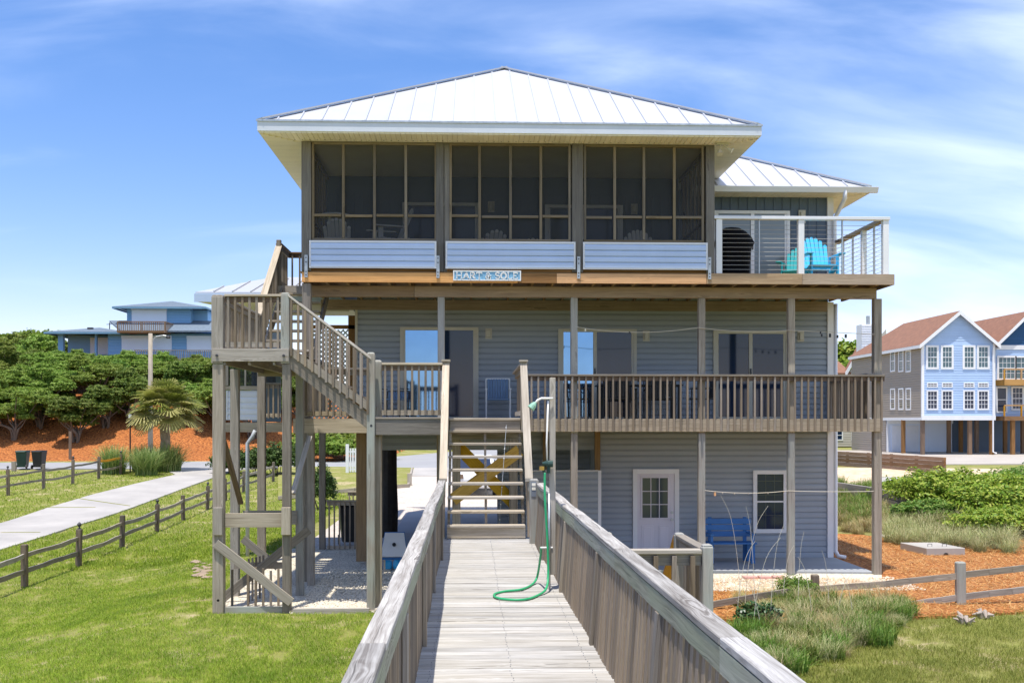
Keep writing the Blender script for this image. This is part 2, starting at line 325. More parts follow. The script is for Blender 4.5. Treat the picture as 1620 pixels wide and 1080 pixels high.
# ------------------------------------------------------------------ mesh builder
ORG = {}
class MB:
    def __init__(s): s.v = []; s.f = []; s.uv = []; s.r = []
    def face(s, idx, uvs, r): s.f.append(idx); s.uv.extend(uvs); s.r.append(r)
    def quad(s, a, b, c, d, r=None, uv=None):
        n = len(s.v); s.v += [tuple(a), tuple(b), tuple(c), tuple(d)]
        s.face((n, n + 1, n + 2, n + 3), uv or [(0, 0), (1, 0), (1, 1), (0, 1)], random.random() if r is None else r)
    def poly(s, pts, r=None):
        n = len(s.v); s.v += [tuple(p) for p in pts]
        s.face(tuple(range(n, n + len(pts))), [(p[0] + p[1], p[2]) for p in pts], random.random() if r is None else r)
    def hexa(s, c, axis_len=None, r=None):
        # c: 8 corners; 0-3 = start ring, 4-7 = end ring (length runs 0->4)
        n = len(s.v); s.v += [tuple(p) for p in c]; r = random.random() if r is None else r
        L = (Vector(c[4]) - Vector(c[0])).length; ou, ov = random.uniform(0, 40), random.uniform(0, 40)
        acc = 0
        for i in range(4):
            j = (i + 1) % 4; w = (Vector(c[j]) - Vector(c[i])).length
            s.face((n + i, n + j, n + 4 + j, n + 4 + i), [(ou, ov + acc), (ou, ov + acc + w), (ou + L, ov + acc + w), (ou + L, ov + acc)], r); acc += w
        w = (Vector(c[1]) - Vector(c[0])).length; h = (Vector(c[3]) - Vector(c[0])).length
        e = [(ou, ov), (ou + w * .3, ov), (ou + w * .3, ov + h), (ou, ov + h)]
        s.face((n + 3, n + 2, n + 1, n), e, r * .8); s.face((n + 4, n + 5, n + 6, n + 7), e, r * .8)
    def box(s, x0, x1, y0, y1, z0, z1, axis=None, r=None):
        if x0 > x1: x0, x1 = x1, x0
        if y0 > y1: y0, y1 = y1, y0
        if z0 > z1: z0, z1 = z1, z0
        d = (x1 - x0, y1 - y0, z1 - z0)
        if axis is None: axis = d.index(max(d))
        if axis == 0: c = [(x0, y0, z0), (x0, y0, z1), (x0, y1, z1), (x0, y1, z0), (x1, y0, z0), (x1, y0, z1), (x1, y1, z1), (x1, y1, z0)]
        elif axis == 1: c = [(x0, y0, z0), (x1, y0, z0), (x1, y0, z1), (x0, y0, z1), (x0, y1, z0), (x1, y1, z0), (x1, y1, z1), (x0, y1, z1)]
        else: c = [(x0, y0, z0), (x0, y1, z0), (x1, y1, z0), (x1, y0, z0), (x0, y0, z1), (x0, y1, z1), (x1, y1, z1), (x1, y0, z1)]
        s.hexa(c, r=r)
    def beam(s, p, q, w, h, up=(0, 0, 1), r=None):
        p = Vector(p); q = Vector(q); d = (q - p).normalized(); up = Vector(up)
        side = d.cross(up)
        if side.length < 1e-4: side = d.cross(Vector((0, 1, 0)))
        side.normalize(); u = side.cross(d).normalized(); a = side * w / 2; b = u * h / 2
        s.hexa([p - a - b, p + a - b, p + a + b, p - a + b, q - a - b, q + a - b, q + a + b, q - a + b], r=r)
    def vbeam(s, p, q, w, h, r=None):
        # sloped member cut plumb at its ends, h measured vertically, w horizontally
        p = Vector(p); q = Vector(q); d = q - p; side = Vector((d.y, -d.x, 0)).normalized() * w / 2; u = Vector((0, 0, h / 2))
        s.hexa([p - side - u, p + side - u, p + side + u, p - side + u, q - side - u, q + side - u, q + side + u, q - side + u], r=r)
    def tube(s, pts, rad, n=8, r=None, cap=True):
        pts = [Vector(p) for p in pts]; r = random.random() if r is None else r
        rads = rad if isinstance(rad, (list, tuple)) else [rad] * len(pts)
        base = len(s.v); prev = None
        for i, p in enumerate(pts):
            d = (pts[min(i + 1, len(pts) - 1)] - pts[max(i - 1, 0)]).normalized()
            if prev is None:
                a = d.cross(Vector((0, 0, 1)));
                if a.length < 1e-3: a = d.cross(Vector((0, 1, 0)))
            else: a = prev - d * prev.dot(d)
            a.normalize(); prev = a; b = d.cross(a)
            for k in range(n):
                t = 2 * math.pi * k / n; s.v.append(tuple(p + (a * math.cos(t) + b * math.sin(t)) * rads[i]))
        acc = 0
        for i in range(len(pts) - 1):
            l = (pts[i + 1] - pts[i]).length
            for k in range(n):
                j = (k + 1) % n
                s.face((base + i * n + k, base + i * n + j, base + (i + 1) * n + j, base + (i + 1) * n + k), [(acc, k / n), (acc, (k + 1) / n), (acc + l, (k + 1) / n), (acc + l, k / n)], r)
            acc += l
        if cap:
            s.face(tuple(base + k for k in range(n))[::-1], [(0, 0)] * n, r)
            e = base + (len(pts) - 1) * n; s.face(tuple(e + k for k in range(n)), [(0, 0)] * n, r)
    def lathe(s, prof, cx, cy, n=16, r=None, cz=0):
        s_pts = [(cx, cy, cz + z) for _, z in prof]
        base = len(s.v); r = random.random() if r is None else r
        for rad, z in prof:
            for k in range(n):
                t = 2 * math.pi * k / n; s.v.append((cx + rad * math.cos(t), cy + rad * math.sin(t), cz + z))
        for i in range(len(prof) - 1):
            for k in range(n):
                j = (k + 1) % n
                s.face((base + i * n + k, base + i * n + j, base + (i + 1) * n + j, base + (i + 1) * n + k), [(0, 0), (1, 0), (1, 1), (0, 1)], r)
        s.face(tuple(base + k for k in range(n))[::-1], [(0, 0)] * n, r)
        e = base + (len(prof) - 1) * n; s.face(tuple(e + k for k in range(n)), [(0, 0)] * n, r)
    def prism(s, pts, d, r=None):
        # planar outline pts (3d), extruded by vector d
        d = Vector(d); n = len(pts); base = len(s.v); r = random.random() if r is None else r
        s.v += [tuple(p) for p in pts] + [tuple(Vector(p) + d) for p in pts]
        s.face(tuple(range(base, base + n)), [(0, 0)] * n, r); s.face(tuple(range(base + 2 * n - 1, base + n - 1, -1)), [(0, 0)] * n, r)
        for i in range(n):
            j = (i + 1) % n; s.face((base + j, base + i, base + n + i, base + n + j), [(0, 0), (1, 0), (1, 1), (0, 1)], r)
    def build(s, name, mat, parent=None, loc=None, smooth=False, bevel=0, fix=True):
        org = ORG.get(parent, Vector((0, 0, 0))) if parent else Vector(loc or (0, 0, 0))
        me = bpy.data.meshes.new(name)
        me.from_pydata([(x - org.x, y - org.y, z - org.z) for x, y, z in s.v], [], s.f)
        uvl = me.uv_layers.new(name='UVMap'); uvl.data.foreach_set('uv', np.array(s.uv, dtype=np.float32).ravel())
        at = me.attributes.new('rnd', 'FLOAT', 'FACE'); at.data.foreach_set('value', np.array(s.r, dtype=np.float32))
        if fix:
            import bmesh
            bm = bmesh.new(); bm.from_mesh(me); bmesh.ops.recalc_face_normals(bm, faces=bm.faces); bm.to_mesh(me); bm.free()
        if smooth: me.shade_smooth()
        me.materials.append(mat)
        o = bpy.data.objects.new(name, me); COL.objects.link(o)
        if parent: o.parent = parent; ORG[o] = org
        else: o.location = org; ORG[o] = org
        if bevel:
            b = o.modifiers.new('bevel', 'BEVEL'); b.width = bevel; b.segments = 1; b.limit_method = 'ANGLE'
        return o
def tag(o, label=None, cat=None, group=None, kind=None):
    if label: o['label'] = label
    if cat: o['category'] = cat
    if group: o['group'] = group
    if kind: o['kind'] = kind
    return o
def thing(name, label, cat, loc=(0, 0, 0), group=None):
    o = bpy.data.objects.new(name, None); COL.objects.link(o); o.location = loc; o.empty_display_size = .2
    ORG[o] = Vector(loc); return tag(o, label, cat, group)
def kids(o): return [c for c in bpy.data.objects if c.parent == o]
def copy_tree(o, parent=None, children=None):
    c = o.copy(); COL.objects.link(c)
    if parent: c.parent = parent
    for ch in (o.children): copy_tree(ch, c)
    return c
def place(o, loc, rz=0, sc=1):
    o.location = loc; o.rotation_euler = (0, 0, rz); o.scale = (sc, sc, sc) if isinstance(sc, (int, float)) else sc
    return o

# ------------------------------------------------------------------ terrain and paving
def axis_vals(segs):
    v = []
    for a, b, st in segs: v += list(np.arange(a, b, st))
    return v + [segs[-1][1]]
def make_ground():
    xs = axis_vals([(-4000, -1000, 1000), (-1000, -200, 200), (-200, -80, 15), (-80, -24, 2), (-24, 28, .8), (28, 80, 3), (80, 200, 15), (200, 1000, 200), (1000, 4000, 1000)])
    ys = axis_vals([(-2000, -200, 300), (-200, -20, 30), (-20, 10, 3), (10, 50, .8), (50, 140, 2), (140, 400, 20), (400, 1000, 100), (1000, 6000, 1000)])
    nx, ny = len(xs), len(ys)
    V = [(x, y, gz(x, y) + (.03 * mnoise.noise(Vector((x * .35, y * .35, 0))) if (x < -4 or x > 9) and y < 60 else 0)) for y in ys for x in xs]
    Fc = [(j * nx + i, j * nx + i + 1, (j + 1) * nx + i + 1, (j + 1) * nx + i) for j in range(ny - 1) for i in range(nx - 1)]
    me = bpy.data.meshes.new('ground'); me.from_pydata(V, [], Fc); me.shade_smooth(); me.materials.append(GROUND)
    me.materials.append(HILLM)
    mi = []
    for f in Fc:
        x, y = V[f[0]][0], V[f[0]][1]
        mi.append(1 if (x < -6.5 and 71 < y < 135) else 0)
    me.polygons.foreach_set('material_index', mi)
    o = bpy.data.objects.new('ground', me); COL.objects.link(o); o['kind'] = 'structure'
make_ground()
def sheet(name, A, B, mat, dz=.035, n=24, m=8, skirt=.06):
    # strip between polylines A and B (same length lists of (x,y)), draped on the terrain
    def samp(P, t):
        k = t * (len(P) - 1); i = min(int(k), len(P) - 2); f = k - i
        return P[i][0] * (1 - f) + P[i + 1][0] * f, P[i][1] * (1 - f) + P[i + 1][1] * f
    V = []; Fc = []
    for i in range(n + 1):
        a = samp(A, i / n); b = samp(B, i / n)
        for j in range(m + 1):
            t = j / m; x = a[0] * (1 - t) + b[0] * t; y = a[1] * (1 - t) + b[1] * t
            V.append((x, y, gz(x, y) + dz))
    for i in range(n):
        for j in range(m): k = i * (m + 1) + j; Fc.append((k, k + 1, k + m + 2, k + m + 1))
    me = bpy.data.meshes.new(name); me.from_pydata(V, [], Fc)
    import bmesh
    bm = bmesh.new(); bm.from_mesh(me)
    if sum(f.normal.z for f in bm.faces) < 0: bmesh.ops.reverse_faces(bm, faces=bm.faces)
    ret = bmesh.ops.extrude_edge_only(bm, edges=[e for e in bm.edges if e.is_boundary])
    bmesh.ops.translate(bm, vec=(0, 0, -skirt - dz), verts=[g for g in ret['geom'] if isinstance(g, bmesh.types.BMVert)])
    bm.to_mesh(me); bm.free(); me.materials.append(mat)
    o = bpy.data.objects.new(name, me); COL.objects.link(o); o['kind'] = 'structure'; return o
# concrete lane on the left
LO = [gp(-260, 955), gp(0, 872), gp(120, 834), gp(185, 813), gp(260, 785), gp(338, 757), (-13, 61.5), (-11.5, 63)]
UP = [gp(-260, 880), gp(0, 830), gp(75, 806), gp(139, 786), gp(210, 768), gp(278, 752), (-17.5, 61.5), (-17.5, 63)]
sheet('lane_path', LO, UP, CONC, .05, 60, 8)
sheet('road', [(-130, 62), (-60, 62), (-25, 62), (-9, 62.5), (3, 62.5), (9, 62.5)], [(-130, 71), (-60, 71), (-25, 71), (-9, 72), (3, 112), (9, 112)], ASPH, .05, 60, 14)
sheet('apron_pavement', [(-7.5, 55.5), (9, 55.5)], [(-7.5, 62.3), (9, 62.3)], CONC, .065, 10, 6)
sheet('gravel_drive', [(-4.3, 26.5), (7.9, 26.5)], [(-4.3, 55.6), (7.9, 55.6)], GRAVEL, .04, 24, 30)
sheet('gravel_bed', [(-4.35, 18.2), (8.7, 18.2)] and [(-3.05, 18.05), (-.3, 18.05)], [(-3.05, 27), (-.3, 27)], PEBBLE, .05, 12, 16)
sheet('side_gravel', [(-4.35, 18.5), (-3.0, 18.5)], [(-4.7, 27), (-3.0, 27)], PEBBLE, .045, 6, 16)
sheet('grass_island', [gp(440, 792), gp(560, 778), gp(645, 772)], [gp(440, 740), gp(540, 740), gp(655, 742)], GROUND, .075, 12, 6)
sheet('house_slab', [(-2.2, 23.0), (8.3, 21.9)], [(-2.2, 37.2), (8.2, 37.2)], SLAB, .10, 14, 12, .12)
sheet('pebble_strip', [gp(1120, 938), gp(1250, 941), gp(1395, 929)], [gp(1120, 912), gp(1250, 912), gp(1395, 912)], PEBBLE, .06, 16, 4)
sheet('mulch_bed', [(1.6, 18.0), (5, 16.7), (8.5, 17.4), (12, 18.4), (16, 20)], [(1.6, 21.6), (8.2, 22), (8.4, 29.5), (13, 28.5), (21, 26.5)], MULCH, .045, 30, 14)
sheet('mulch_side', [(8.2, 21.8), (8.2, 31)], [(13.5, 23.5), (10.8, 29.5)], MULCH, .052, 16, 10)
sheet('sand_bank', [(11.5, 38), (17, 40), (25, 44)], [(13.5, 62), (24, 60), (36, 56)], SAND, .05, 20, 14)
sheet('side_lane', [gp(1380, 771), gp(1450, 769), gp(1520, 770)], [gp(1380, 756), gp(1450, 757), gp(1520, 757)], CONC, .08, 10, 4)
sheet('townhouse_pavement', [(23.5, 66), (60, 66)], [(23.5, 99), (62, 99)], paint('beige_paving', (.46, .41, .35), .9, .1, .5), .06, 14, 10)
for k, (pa, pb) in enumerate((((-60, 893), (60, 847)), ((0, 846), (62, 846)), ((75, 806), (150, 806)), ((120, 791), (205, 803)))[1:]):
    a, b = gp(*pa), gp(*pb); sheet('path_joint', [a, b], [(a[0], a[1] + .12), (b[0], b[1] + .12)], GROUND, .058, 8, 1, .03)
def edging():
    t = thing('garden_edging', 'grey timber edging boards round the grass patch beyond the carport', 'edging', (*gp(560, 778), .5))
    m = MB(); pts = [gp(440, 793), gp(560, 779), gp(646, 773), gp(652, 745)]
    for a, b in zip(pts, pts[1:]): m.vbeam((*a, gz(*a) + .12), (*b, gz(*b) + .12), .1, .16)
    m.build('timber', W_LIGHT, t)
    m = MB(); a = gp(651, 745); b = gp(648, 770); m.box(b[0] - .1, b[0] + .1, b[1] - .1, b[1] + .1, gz(*b), gz(*b) + .6); m.build('post', W_LIGHT, t)
edging()
o = MB(); o.box(-2.98, -1.72, 18.02, 18.10, -.08, .09); 
tag(o.build('edging_board', W_LIGHT, loc=(-2.3, 18.06, 0), bevel=.005), 'pale board edging the pebble bed between the stair posts', 'edging board')
m = MB()
for a, b in ((1178, 1196), (1199, 1218), (1221, 1238)): pass
for i, (a, b) in enumerate(((1176, 1197), (1200, 1219), (1222, 1241))):
    pm = MB(); y0 = 21.35; pm.box(X(a, y0), X(b, y0), y0 - .1, y0 + .1, .04, .115)
    tag(pm.build('paver', PINK, loc=((X(a, y0) + X(b, y0)) / 2, y0, .04), bevel=.008), ('leftmost', 'middle', 'rightmost')[i] + ' of three pink pavers along the slab edge', 'paver', 'pink pavers at the slab edge')

# ------------------------------------------------------------------ the beach house
YF, YW, YT, YE = 21.37, 24.38, 18.17, 20.77
YP = 21.80
Z2, Z3, ZM, ZW = 3.265, 6.18, 4.40, 1.41
XL = -3.40; XR = X(1308, YW)
H = thing('beach_house', 'blue-grey stilted beach house with white metal hip roofs, screened porch and weathered decks', 'house', (2, 24, 0))
def hp(name, mb, mat, parent=None, **k): return mb.build(name, mat, parent or H, **k)

def lap(mb, p0, p1, z0, z1, dz=.128, depth=.03, holes=()):
    # lap rows on the plane through p0->p1 (x,y), facing left of the direction reversed; holes in (s0,s1,z0,z1) along the wall
    d = Vector((p1[0] - p0[0], p1[1] - p0[1])); Ln = d.length; d /= Ln; nrm = Vector((d.y, -d.x))
    n = max(1, round((z1 - z0) / dz)); dz = (z1 - z0) / n
    for k in range(n):
        a = z0 + k * dz; b = a + dz; segs = [(0, Ln)]
        for h in holes:
            if h[2] < b - .02 and h[3] > a + .02:
                ns = []
                for s0, s1 in segs:
                    if h[0] > s0: ns.append((s0, min(s1, h[0])))
                    if h[1] < s1: ns.append((max(s0, h[1]), s1))
                segs = [q for q in ns if q[1] - q[0] > .01]
        r = random.random()
        for s0, s1 in segs:
            A = (p0[0] + d.x * s0, p0[1] + d.y * s0); B = (p0[0] + d.x * s1, p0[1] + d.y * s1)
            o = nrm * depth
            c_ = a + dz * .6
            mb.quad((A[0] + o.x, A[1] + o.y, a), (B[0] + o.x, B[1] + o.y, a), (B[0] + o.x * .9, B[1] + o.y * .9, c_), (A[0] + o.x * .9, A[1] + o.y * .9, c_), r)
            mb.quad((A[0] + o.x * .9, A[1] + o.y * .9, c_), (B[0] + o.x * .9, B[1] + o.y * .9, c_), (B[0], B[1], b), (A[0], A[1], b), r)
            mb.quad((A[0], A[1], a), (B[0], B[1], a), (B[0] + o.x, B[1] + o.y, a), (A[0] + o.x, A[1] + o.y, a), r)
def sliding_door(px0, px1, pyt, Y, z0, glassL, glassR, trim, mid=None, deep=0, name='sliding_door'):
    Y = Y - .03
    x0, x1 = X(px0, Y), X(px1, Y); zt = Z(pyt, Y); f = MB(); t = .07
    f.box(x0, x0 + t, Y - .05, Y + .02, z0, zt); f.box(x1 - t, x1, Y - .05, Y + .02, z0, zt)
    f.box(x0 + t, x1 - t, Y - .05, Y + .02, zt - t, zt); f.box(x0 + t, x1 - t, Y - .05, Y + .02, z0, z0 + .05)
    mx = X(mid, Y) if mid else (x0 + x1) / 2
    f.box(mx - .04, mx + .04, Y - .045, Y + .02, z0 + .05, zt - t)
    f.box(x0 + t, x0 + t + .05, Y - .03, Y + .02, z0 + .05, zt - t); f.box(x1 - t - .05, x1 - t, Y - .03, Y + .02, z0 + .05, zt - t)
    o = hp(name, f, trim)
    for a, b, g in ((x0 + t + .05, mx - .04, glassL), (mx + .04, x1 - t - .05, glassR)):
        m = MB(); m.box(a, b, Y - .022, Y - .01, z0 + .05, zt - t); m.build('pane', g, o)
    hd = MB(); hd.box(mx - .02, mx + .01, Y - .075, Y - .046, z0 + .95, z0 + 1.15); hd.build('door_handle', DARKST, o)
    return o
def wall_light(px, py, Y, w=.15, h=.24, name='wall_light'):
    x = X(px, Y); z = Z(py, Y); m = MB(); m.box(x - w / 2, x + w / 2, Y - .05, Y - .014, z - h / 2, z + h / 2)
    o = hp(name, m, CREAMTRIM); m = MB(); m.box(x - w * .28, x + w * .28, Y - .11, Y - .051, z - h * .36, z + h * .36)
    m.build('lamp_shade', CREAMTRIM, o, bevel=.01); return o

# --- walls
XG = X(950, YW)
w = MB(); lap(w, (XG, YW), (XR, YW), .1, 2.97); w.box(XG, XR, YW + .003, YW + .12, .1, 3.2); w.box(XG, XG + .12, YW + .13, 27, .1, 3.2)
hp('ground_floor_wall', w, SIDING)
w = MB(); x2 = X(565, YW); lap(w, (x2, YW), (XR, YW), Z2 - .03, Z3 - .26); w.box(x2, XR, YW + .003, YW + .12, Z2 - .25, Z3 - .02)
w.box(x2, x2 + .12, YW + .13, 37, Z2 - .3, Z3); hp('middle_floor_wall', w, SIDING)
w = MB(); xa = XL + .02
w.box(xa, X(1150, YW), YW + .003, YW + .12, 8.34, 8.74); w.box(xa, XR, YW + .004, YW + .12, Z3 - .02, 8.339)
x = xa + .1
while x < XR - .05: w.box(x - .02, x + .02, YW - .016, YW + .002, Z3, 8.36); x += .2
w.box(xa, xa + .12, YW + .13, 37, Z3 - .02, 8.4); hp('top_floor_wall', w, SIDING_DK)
w = MB(); lap(w, (XR, YW), (XR, 37), .1, 8.36); w.box(XR - .12, XR - .003, YW + .13, 37, .1, 8.36); w.box(x2, XR, 36.9, 37, Z2, 8.36); hp('side_wall', w, SIDING)
w = MB(); w.box(-2.2, 2.8, YW + .1, YW + .2, 2.56, 3.2); lap(w, (-2.2, YW + .1), (XG, YW + .1), 2.56, 3.05, .15); hp('carport_header', w, SIDING)
w = MB(); w.box(.62, XG, 26.6, 26.75, .1, 3.1); lap(w, (.62, 26.6), (XG, 26.6), .1, 3.1); hp('storeroom_wall', w, SIDING)
w = MB(); w.box(-2.6, XR - .2, YW + .15, 36.8, Z2 - .32, Z2 - .27); hp('carport_ceiling', w, W_TAN)
w = MB(); yq = 23.75; w.box(X(832, yq), X(948, yq), yq, yq + .05, .15, Z(745, yq)); lap(w, (X(832, yq), yq), (X(946, yq), yq), .15, Z(747, yq), .13); hp('shower_enclosure', w, SIDING)
w = MB(); w.box(X(946, yq), X(951, yq), yq - .03, yq + .06, .12, Z(744, yq)); w.box(X(832, yq), X(946, yq), yq - .025, yq + .055, Z(745, yq), Z(743.5, yq)); hp('enclosure_trim', w, WHITE_V)
w = MB(); w.box(XR, XR + .14, YW - .06, YW + .08, .1, Z3 - .24); w.box(XR, XR + .14, YW - .05, YW + .1, Z3, 8.36); hp('corner_trim', w, WHITE)
# --- doors and windows of the middle floor
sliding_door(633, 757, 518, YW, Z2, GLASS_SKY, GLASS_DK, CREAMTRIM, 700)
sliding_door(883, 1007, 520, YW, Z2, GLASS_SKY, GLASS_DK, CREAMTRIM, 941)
sliding_door(1128, 1247, 522, YW, Z2, GLASS_DK, GLASS_DK, CREAMTRIM, 1187)
for px, py in ((773, 528), (1022, 531), (1266, 531)): wall_light(px, py, YW)
# top floor: porch doors and the deck door
sliding_door(637, 760, 322, YW, Z3, GLASS_DK, GLASS_GR, WHITE_V)
sliding_door(862, 985, 324, YW, Z3, GLASS_GR, GLASS_DK, WHITE_V)
sliding_door(1128, 1249, 331, YW, Z3, GLASS_DOOR, GLASS_DOOR, WHITE, 1190)
wall_light(777, 328, YW); wall_light(1003, 330, YW); wall_light(1268, 340, YW, .16, .3)
# --- ground floor door and window
def gdoor():
    YW = globals()['YW'] - .03
    x0, x1 = X(1001, YW), X(1074, YW); zt = Z(742, YW); m = MB(); t = .1
    m.box(x0, x0 + t, YW - .04, YW + .01, .1, zt); m.box(x1 - t, x1, YW - .04, YW + .01, .1, zt); m.box(x0 + t, x1 - t, YW - .04, YW + .01, zt - t, zt)
    fr = hp('door_frame', m, WHITE)
    m = MB(); m.box(x0 + t, x1 - t, YW - .02, YW + .01, .12, zt - t)
    wx0, wx1 = X(1016, YW), X(1056, YW); wz0, wz1 = Z(819, YW), Z(756, YW)
    m.box(wx0 - .04, wx0, YW - .035, YW - .02, wz0, wz1); m.box(wx1, wx1 + .04, YW - .035, YW - .02, wz0, wz1)
    m.box(wx0 - .04, wx1 + .04, YW - .035, YW - .02, wz1, wz1 + .04); m.box(wx0 - .04, wx1 + .04, YW - .035, YW - .02, wz0 - .04, wz0)
    for k in (1, 2):
        xx = wx0 + (wx1 - wx0) * k / 3; m.box(xx - .01, xx + .01, YW - .034, YW - .024, wz0, wz1)
        zz = wz0 + (wz1 - wz0) * k / 3; m.box(wx0, wx1, YW - .033, YW - .024, zz - .01, zz + .01)
    for xx in (x0 + t + .1, (x0 + x1) / 2 + .05):
        for zz, hh in ((.3, .55),):
            m.box(xx, xx + .27, YW - .028, YW - .02, zz, zz + hh); m.box(xx + .04, xx + .23, YW - .036, YW - .028, zz + .04, zz + hh - .04)
    d = hp('entry_door', m, DOORW, bevel=.004)
    m = MB(); m.box(wx0, wx1, YW - .0235, YW - .0205, wz0, wz1); m.build('pane', GLASS_GR, d)
    for zz in (.98, 1.14):
        m = MB(); m.tube([(x1 - t - .07, YW - .02, zz), (x1 - t - .07, YW - .05, zz), (x1 - t - .07, YW - .085, zz)], [.028, .018, .033], 10); m.build('door_handle', STEEL, d)
gdoor()
def gwin():
    YW = globals()['YW'] - .03
    x0, x1 = X(1191, YW), X(1245, YW); zt, z0 = Z(744, YW), Z(844, YW); m = MB(); t = .09
    m.box(x0, x0 + t, YW - .045, YW, z0, zt); m.box(x1 - t, x1, YW - .045, YW, z0, zt); m.box(x0 + t, x1 - t, YW - .045, YW, zt - t, zt); m.box(x0 + t, x1 - t, YW - .045, YW, z0, z0 + t)
    mid = (z0 + zt) / 2; m.box(x0 + t, x1 - t, YW - .035, YW, mid - .018, mid + .018)
    o = hp('window', m, WHITE)
    mm = MB(); mm.box(x0 + t, x1 - t, YW - .018, YW - .015, z0 + t, zt - t); mm.build('pane', GLASS_DK, o)
    g = MB()
    for k in (1, 2): xx = x0 + t + (x1 - x0 - 2 * t) * k / 3; g.box(xx - .007, xx + .007, YW - .023, YW - .019, z0 + t, zt - t)
    for k in (1, 2, 3, 5, 6, 7)[1::2]: zz = z0 + t + (zt - z0 - 2 * t) * k / 8; g.box(x0 + t, x1 - t, YW - .024, YW - .0195, zz - .007, zz + .007)
    g.build('muntin', GLASS_GR, o)
gwin()

# --- decks
def joists(mb, x0, x1, y0, y1, z0, z1, step=.41):
    x = x0 + .1
    while x < x1: mb.box(x - .019, x + .019, y0, y1, z0, z1, 1); x += step
def boards(mb, x0, x1, y0, y1, z1, along='x', th=.03, wd=.14, gap=.006):
    if along == 'x':
        y = y0
        while y < y1 - .02: mb.box(x0, x1, y, min(y + wd, y1), z1 - th, z1, 0); y += wd + gap
    else:
        x = x0
        while x < x1 - .02: mb.box(x, min(x + wd, x1), y0, y1, z1 - th, z1, 1); x += wd + gap
XD = X(1414, YF)
m = MB(); boards(m, XL, XD - .04, YF + .04, YW - .02, Z3, 'x'); joists(m, XL, XD - .1, YF + .04, YW - .02, 5.95, Z3 - .032); hp('upper_deck', m, W_TAN)
m = MB(); boards(m, -3.1, 8.2, YP + .0, YW - .05, Z2); joists(m, -3.1, 8.2, YP + .0, YW - .05, 3.0, Z2 - .032); hp('middle_deck', m, W_GRAY)
m = MB(); boards(m, X(592, YT), .93, YT + .04, YP - .05, Z2, 'x'); joists(m, X(592, YT), .9, YT + .04, YP - .05, 3.0, Z2 - .032); hp('stair_head_deck', m, W_GRAY)
m = MB(); y0 = 20.0; boards(m, XL + .1, X(592, YT), y0, YP - .05, Z2, 'x'); m.box(XL + .1, X(592, YT), y0 - .04, y0, Z2 - .27, Z2 - .01); hp('side_deck', m, W_LIGHT)
# upper fascia: separate boards of different age
def fascia(px0, px1, mt, nm='fascia_board', lab=None):
    m = MB(); m.box(X(px0, YF), X(px1, YF), YF - .04, YF, 5.955, Z3 - .012 if px0 > 1100 else Z3 - .03)
    o = hp(nm, m, mt, bevel=.003)
    if lab: o['label'] = lab
fascia(478, 819, W_NEW, lab='fresh orange pine fascia board'); fascia(820, 880, W_BROWN); fascia(880.5, 1117, W_NEW, lab='fresh orange pine fascia board')
fascia(1117.5, 1268, wood('aged_pine', (.50, .38, .25), (.30, .205, .13), var=.1)); fascia(1268.5, 1414, MATS['aged_pine'])
m = MB(); m.box(XL + .05, XL + .09, YF + .01, YW, 5.955, Z3 - .03); m.box(XD - .04, XD, YF - .001, YW, 5.955, Z3 - .012); hp('side_fascia', m, W_GRAY)
for a, b in ((490, 655), (655.5, 1387)):
    m = MB(); m.box(X(a, YP), X(b, YP), YP, YP + .14, Z(470, YP), 5.946)
    hp('porch_beam', m, W_TAN, bevel=.004)
m = MB(); m.box(XL, XR, YW - .06, YW - .015, 5.72, 5.95); hp('ledger', m, W_TAN)
m = MB(); m.box(X(833, YP), X(1392, YP), YP - .045, YP - .005, 3.0, Z2 - .01); hp('deck_rim', m, W_LIGHT, bevel=.003)
m = MB(); m.box(8.2, 8.24, YP + .01, YW, 3.0, Z2 - .01); hp('deck_rim', m, W_GRAY)
m = MB(); m.box(X(592, YT), X(700, YT), YT - .04, YT, 2.98, Z2 - .02); m.box(X(592, YT), X(700, YT), YT - .055, YT + .1, Z2 - .018, Z2 + .012); hp('deck_rim', m, W_GRAY, bevel=.004)
m = MB(); m.box(X(712, YT), X(823, YT), YT - .0, YT + .04, 2.98, Z2 - .04); m.box(X(712, YT), X(823, YT), YT + .3, YT + .34, 2.9, Z2 - .04); hp('deck_rim', m, W_GRAY)

# --- posts
def post(px, Y, z0, z1, mt=W_GREEN, w=.14, x=None, name='post', parent=None, cap=False, bev=.008):
    x = X(px, Y) if x is None else x; m = MB(); m.box(x - w / 2, x + w / 2, Y - w / 2, Y + w / 2, z0, z1 - (.03 if cap else 0), 2)
    if cap:
        a = w / 2; b = a - .022; zc = z1 - .03; r = random.random(); n = len(m.v)
        m.hexa([(x - a, Y - a, zc + .0005), (x - a, Y + a, zc + .0005), (x + a, Y + a, zc + .0005), (x + a, Y - a, zc + .0005), (x - b, Y - b, z1), (x - b, Y + b, z1), (x + b, Y + b, z1), (x + b, Y - b, z1)], r=r)
    return hp(name, m, mt, parent, bevel=bev)
for px in (698, 908, 1109.5, 1251):
    post(px, YP + .07, 2.97, Z(470, YP), W_GREEN if px < 1000 else W_GRAY)
    post(px, YP + .07, 0, 2.965, W_GREEN if px not in (908,) else W_GRAY)
post(1387, YP + .07, 0, Z(470, YP), W_GRAY, .16)
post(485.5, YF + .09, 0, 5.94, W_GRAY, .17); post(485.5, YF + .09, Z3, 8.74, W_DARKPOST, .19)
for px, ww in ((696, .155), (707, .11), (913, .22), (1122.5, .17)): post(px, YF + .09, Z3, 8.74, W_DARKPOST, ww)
post(722, 21.0, 0, 3.0, W_GRAY, .16); post(812, 21.0, 0, 3.0, W_GRAY, .16)
post(696, YW - .4, 0, 3.0, W_TAN); post(945, YW - .2, Z(745, YW), 3.0, W_TAN, .12); post(863, YW, .1, 3.0, W_TAN, .12)
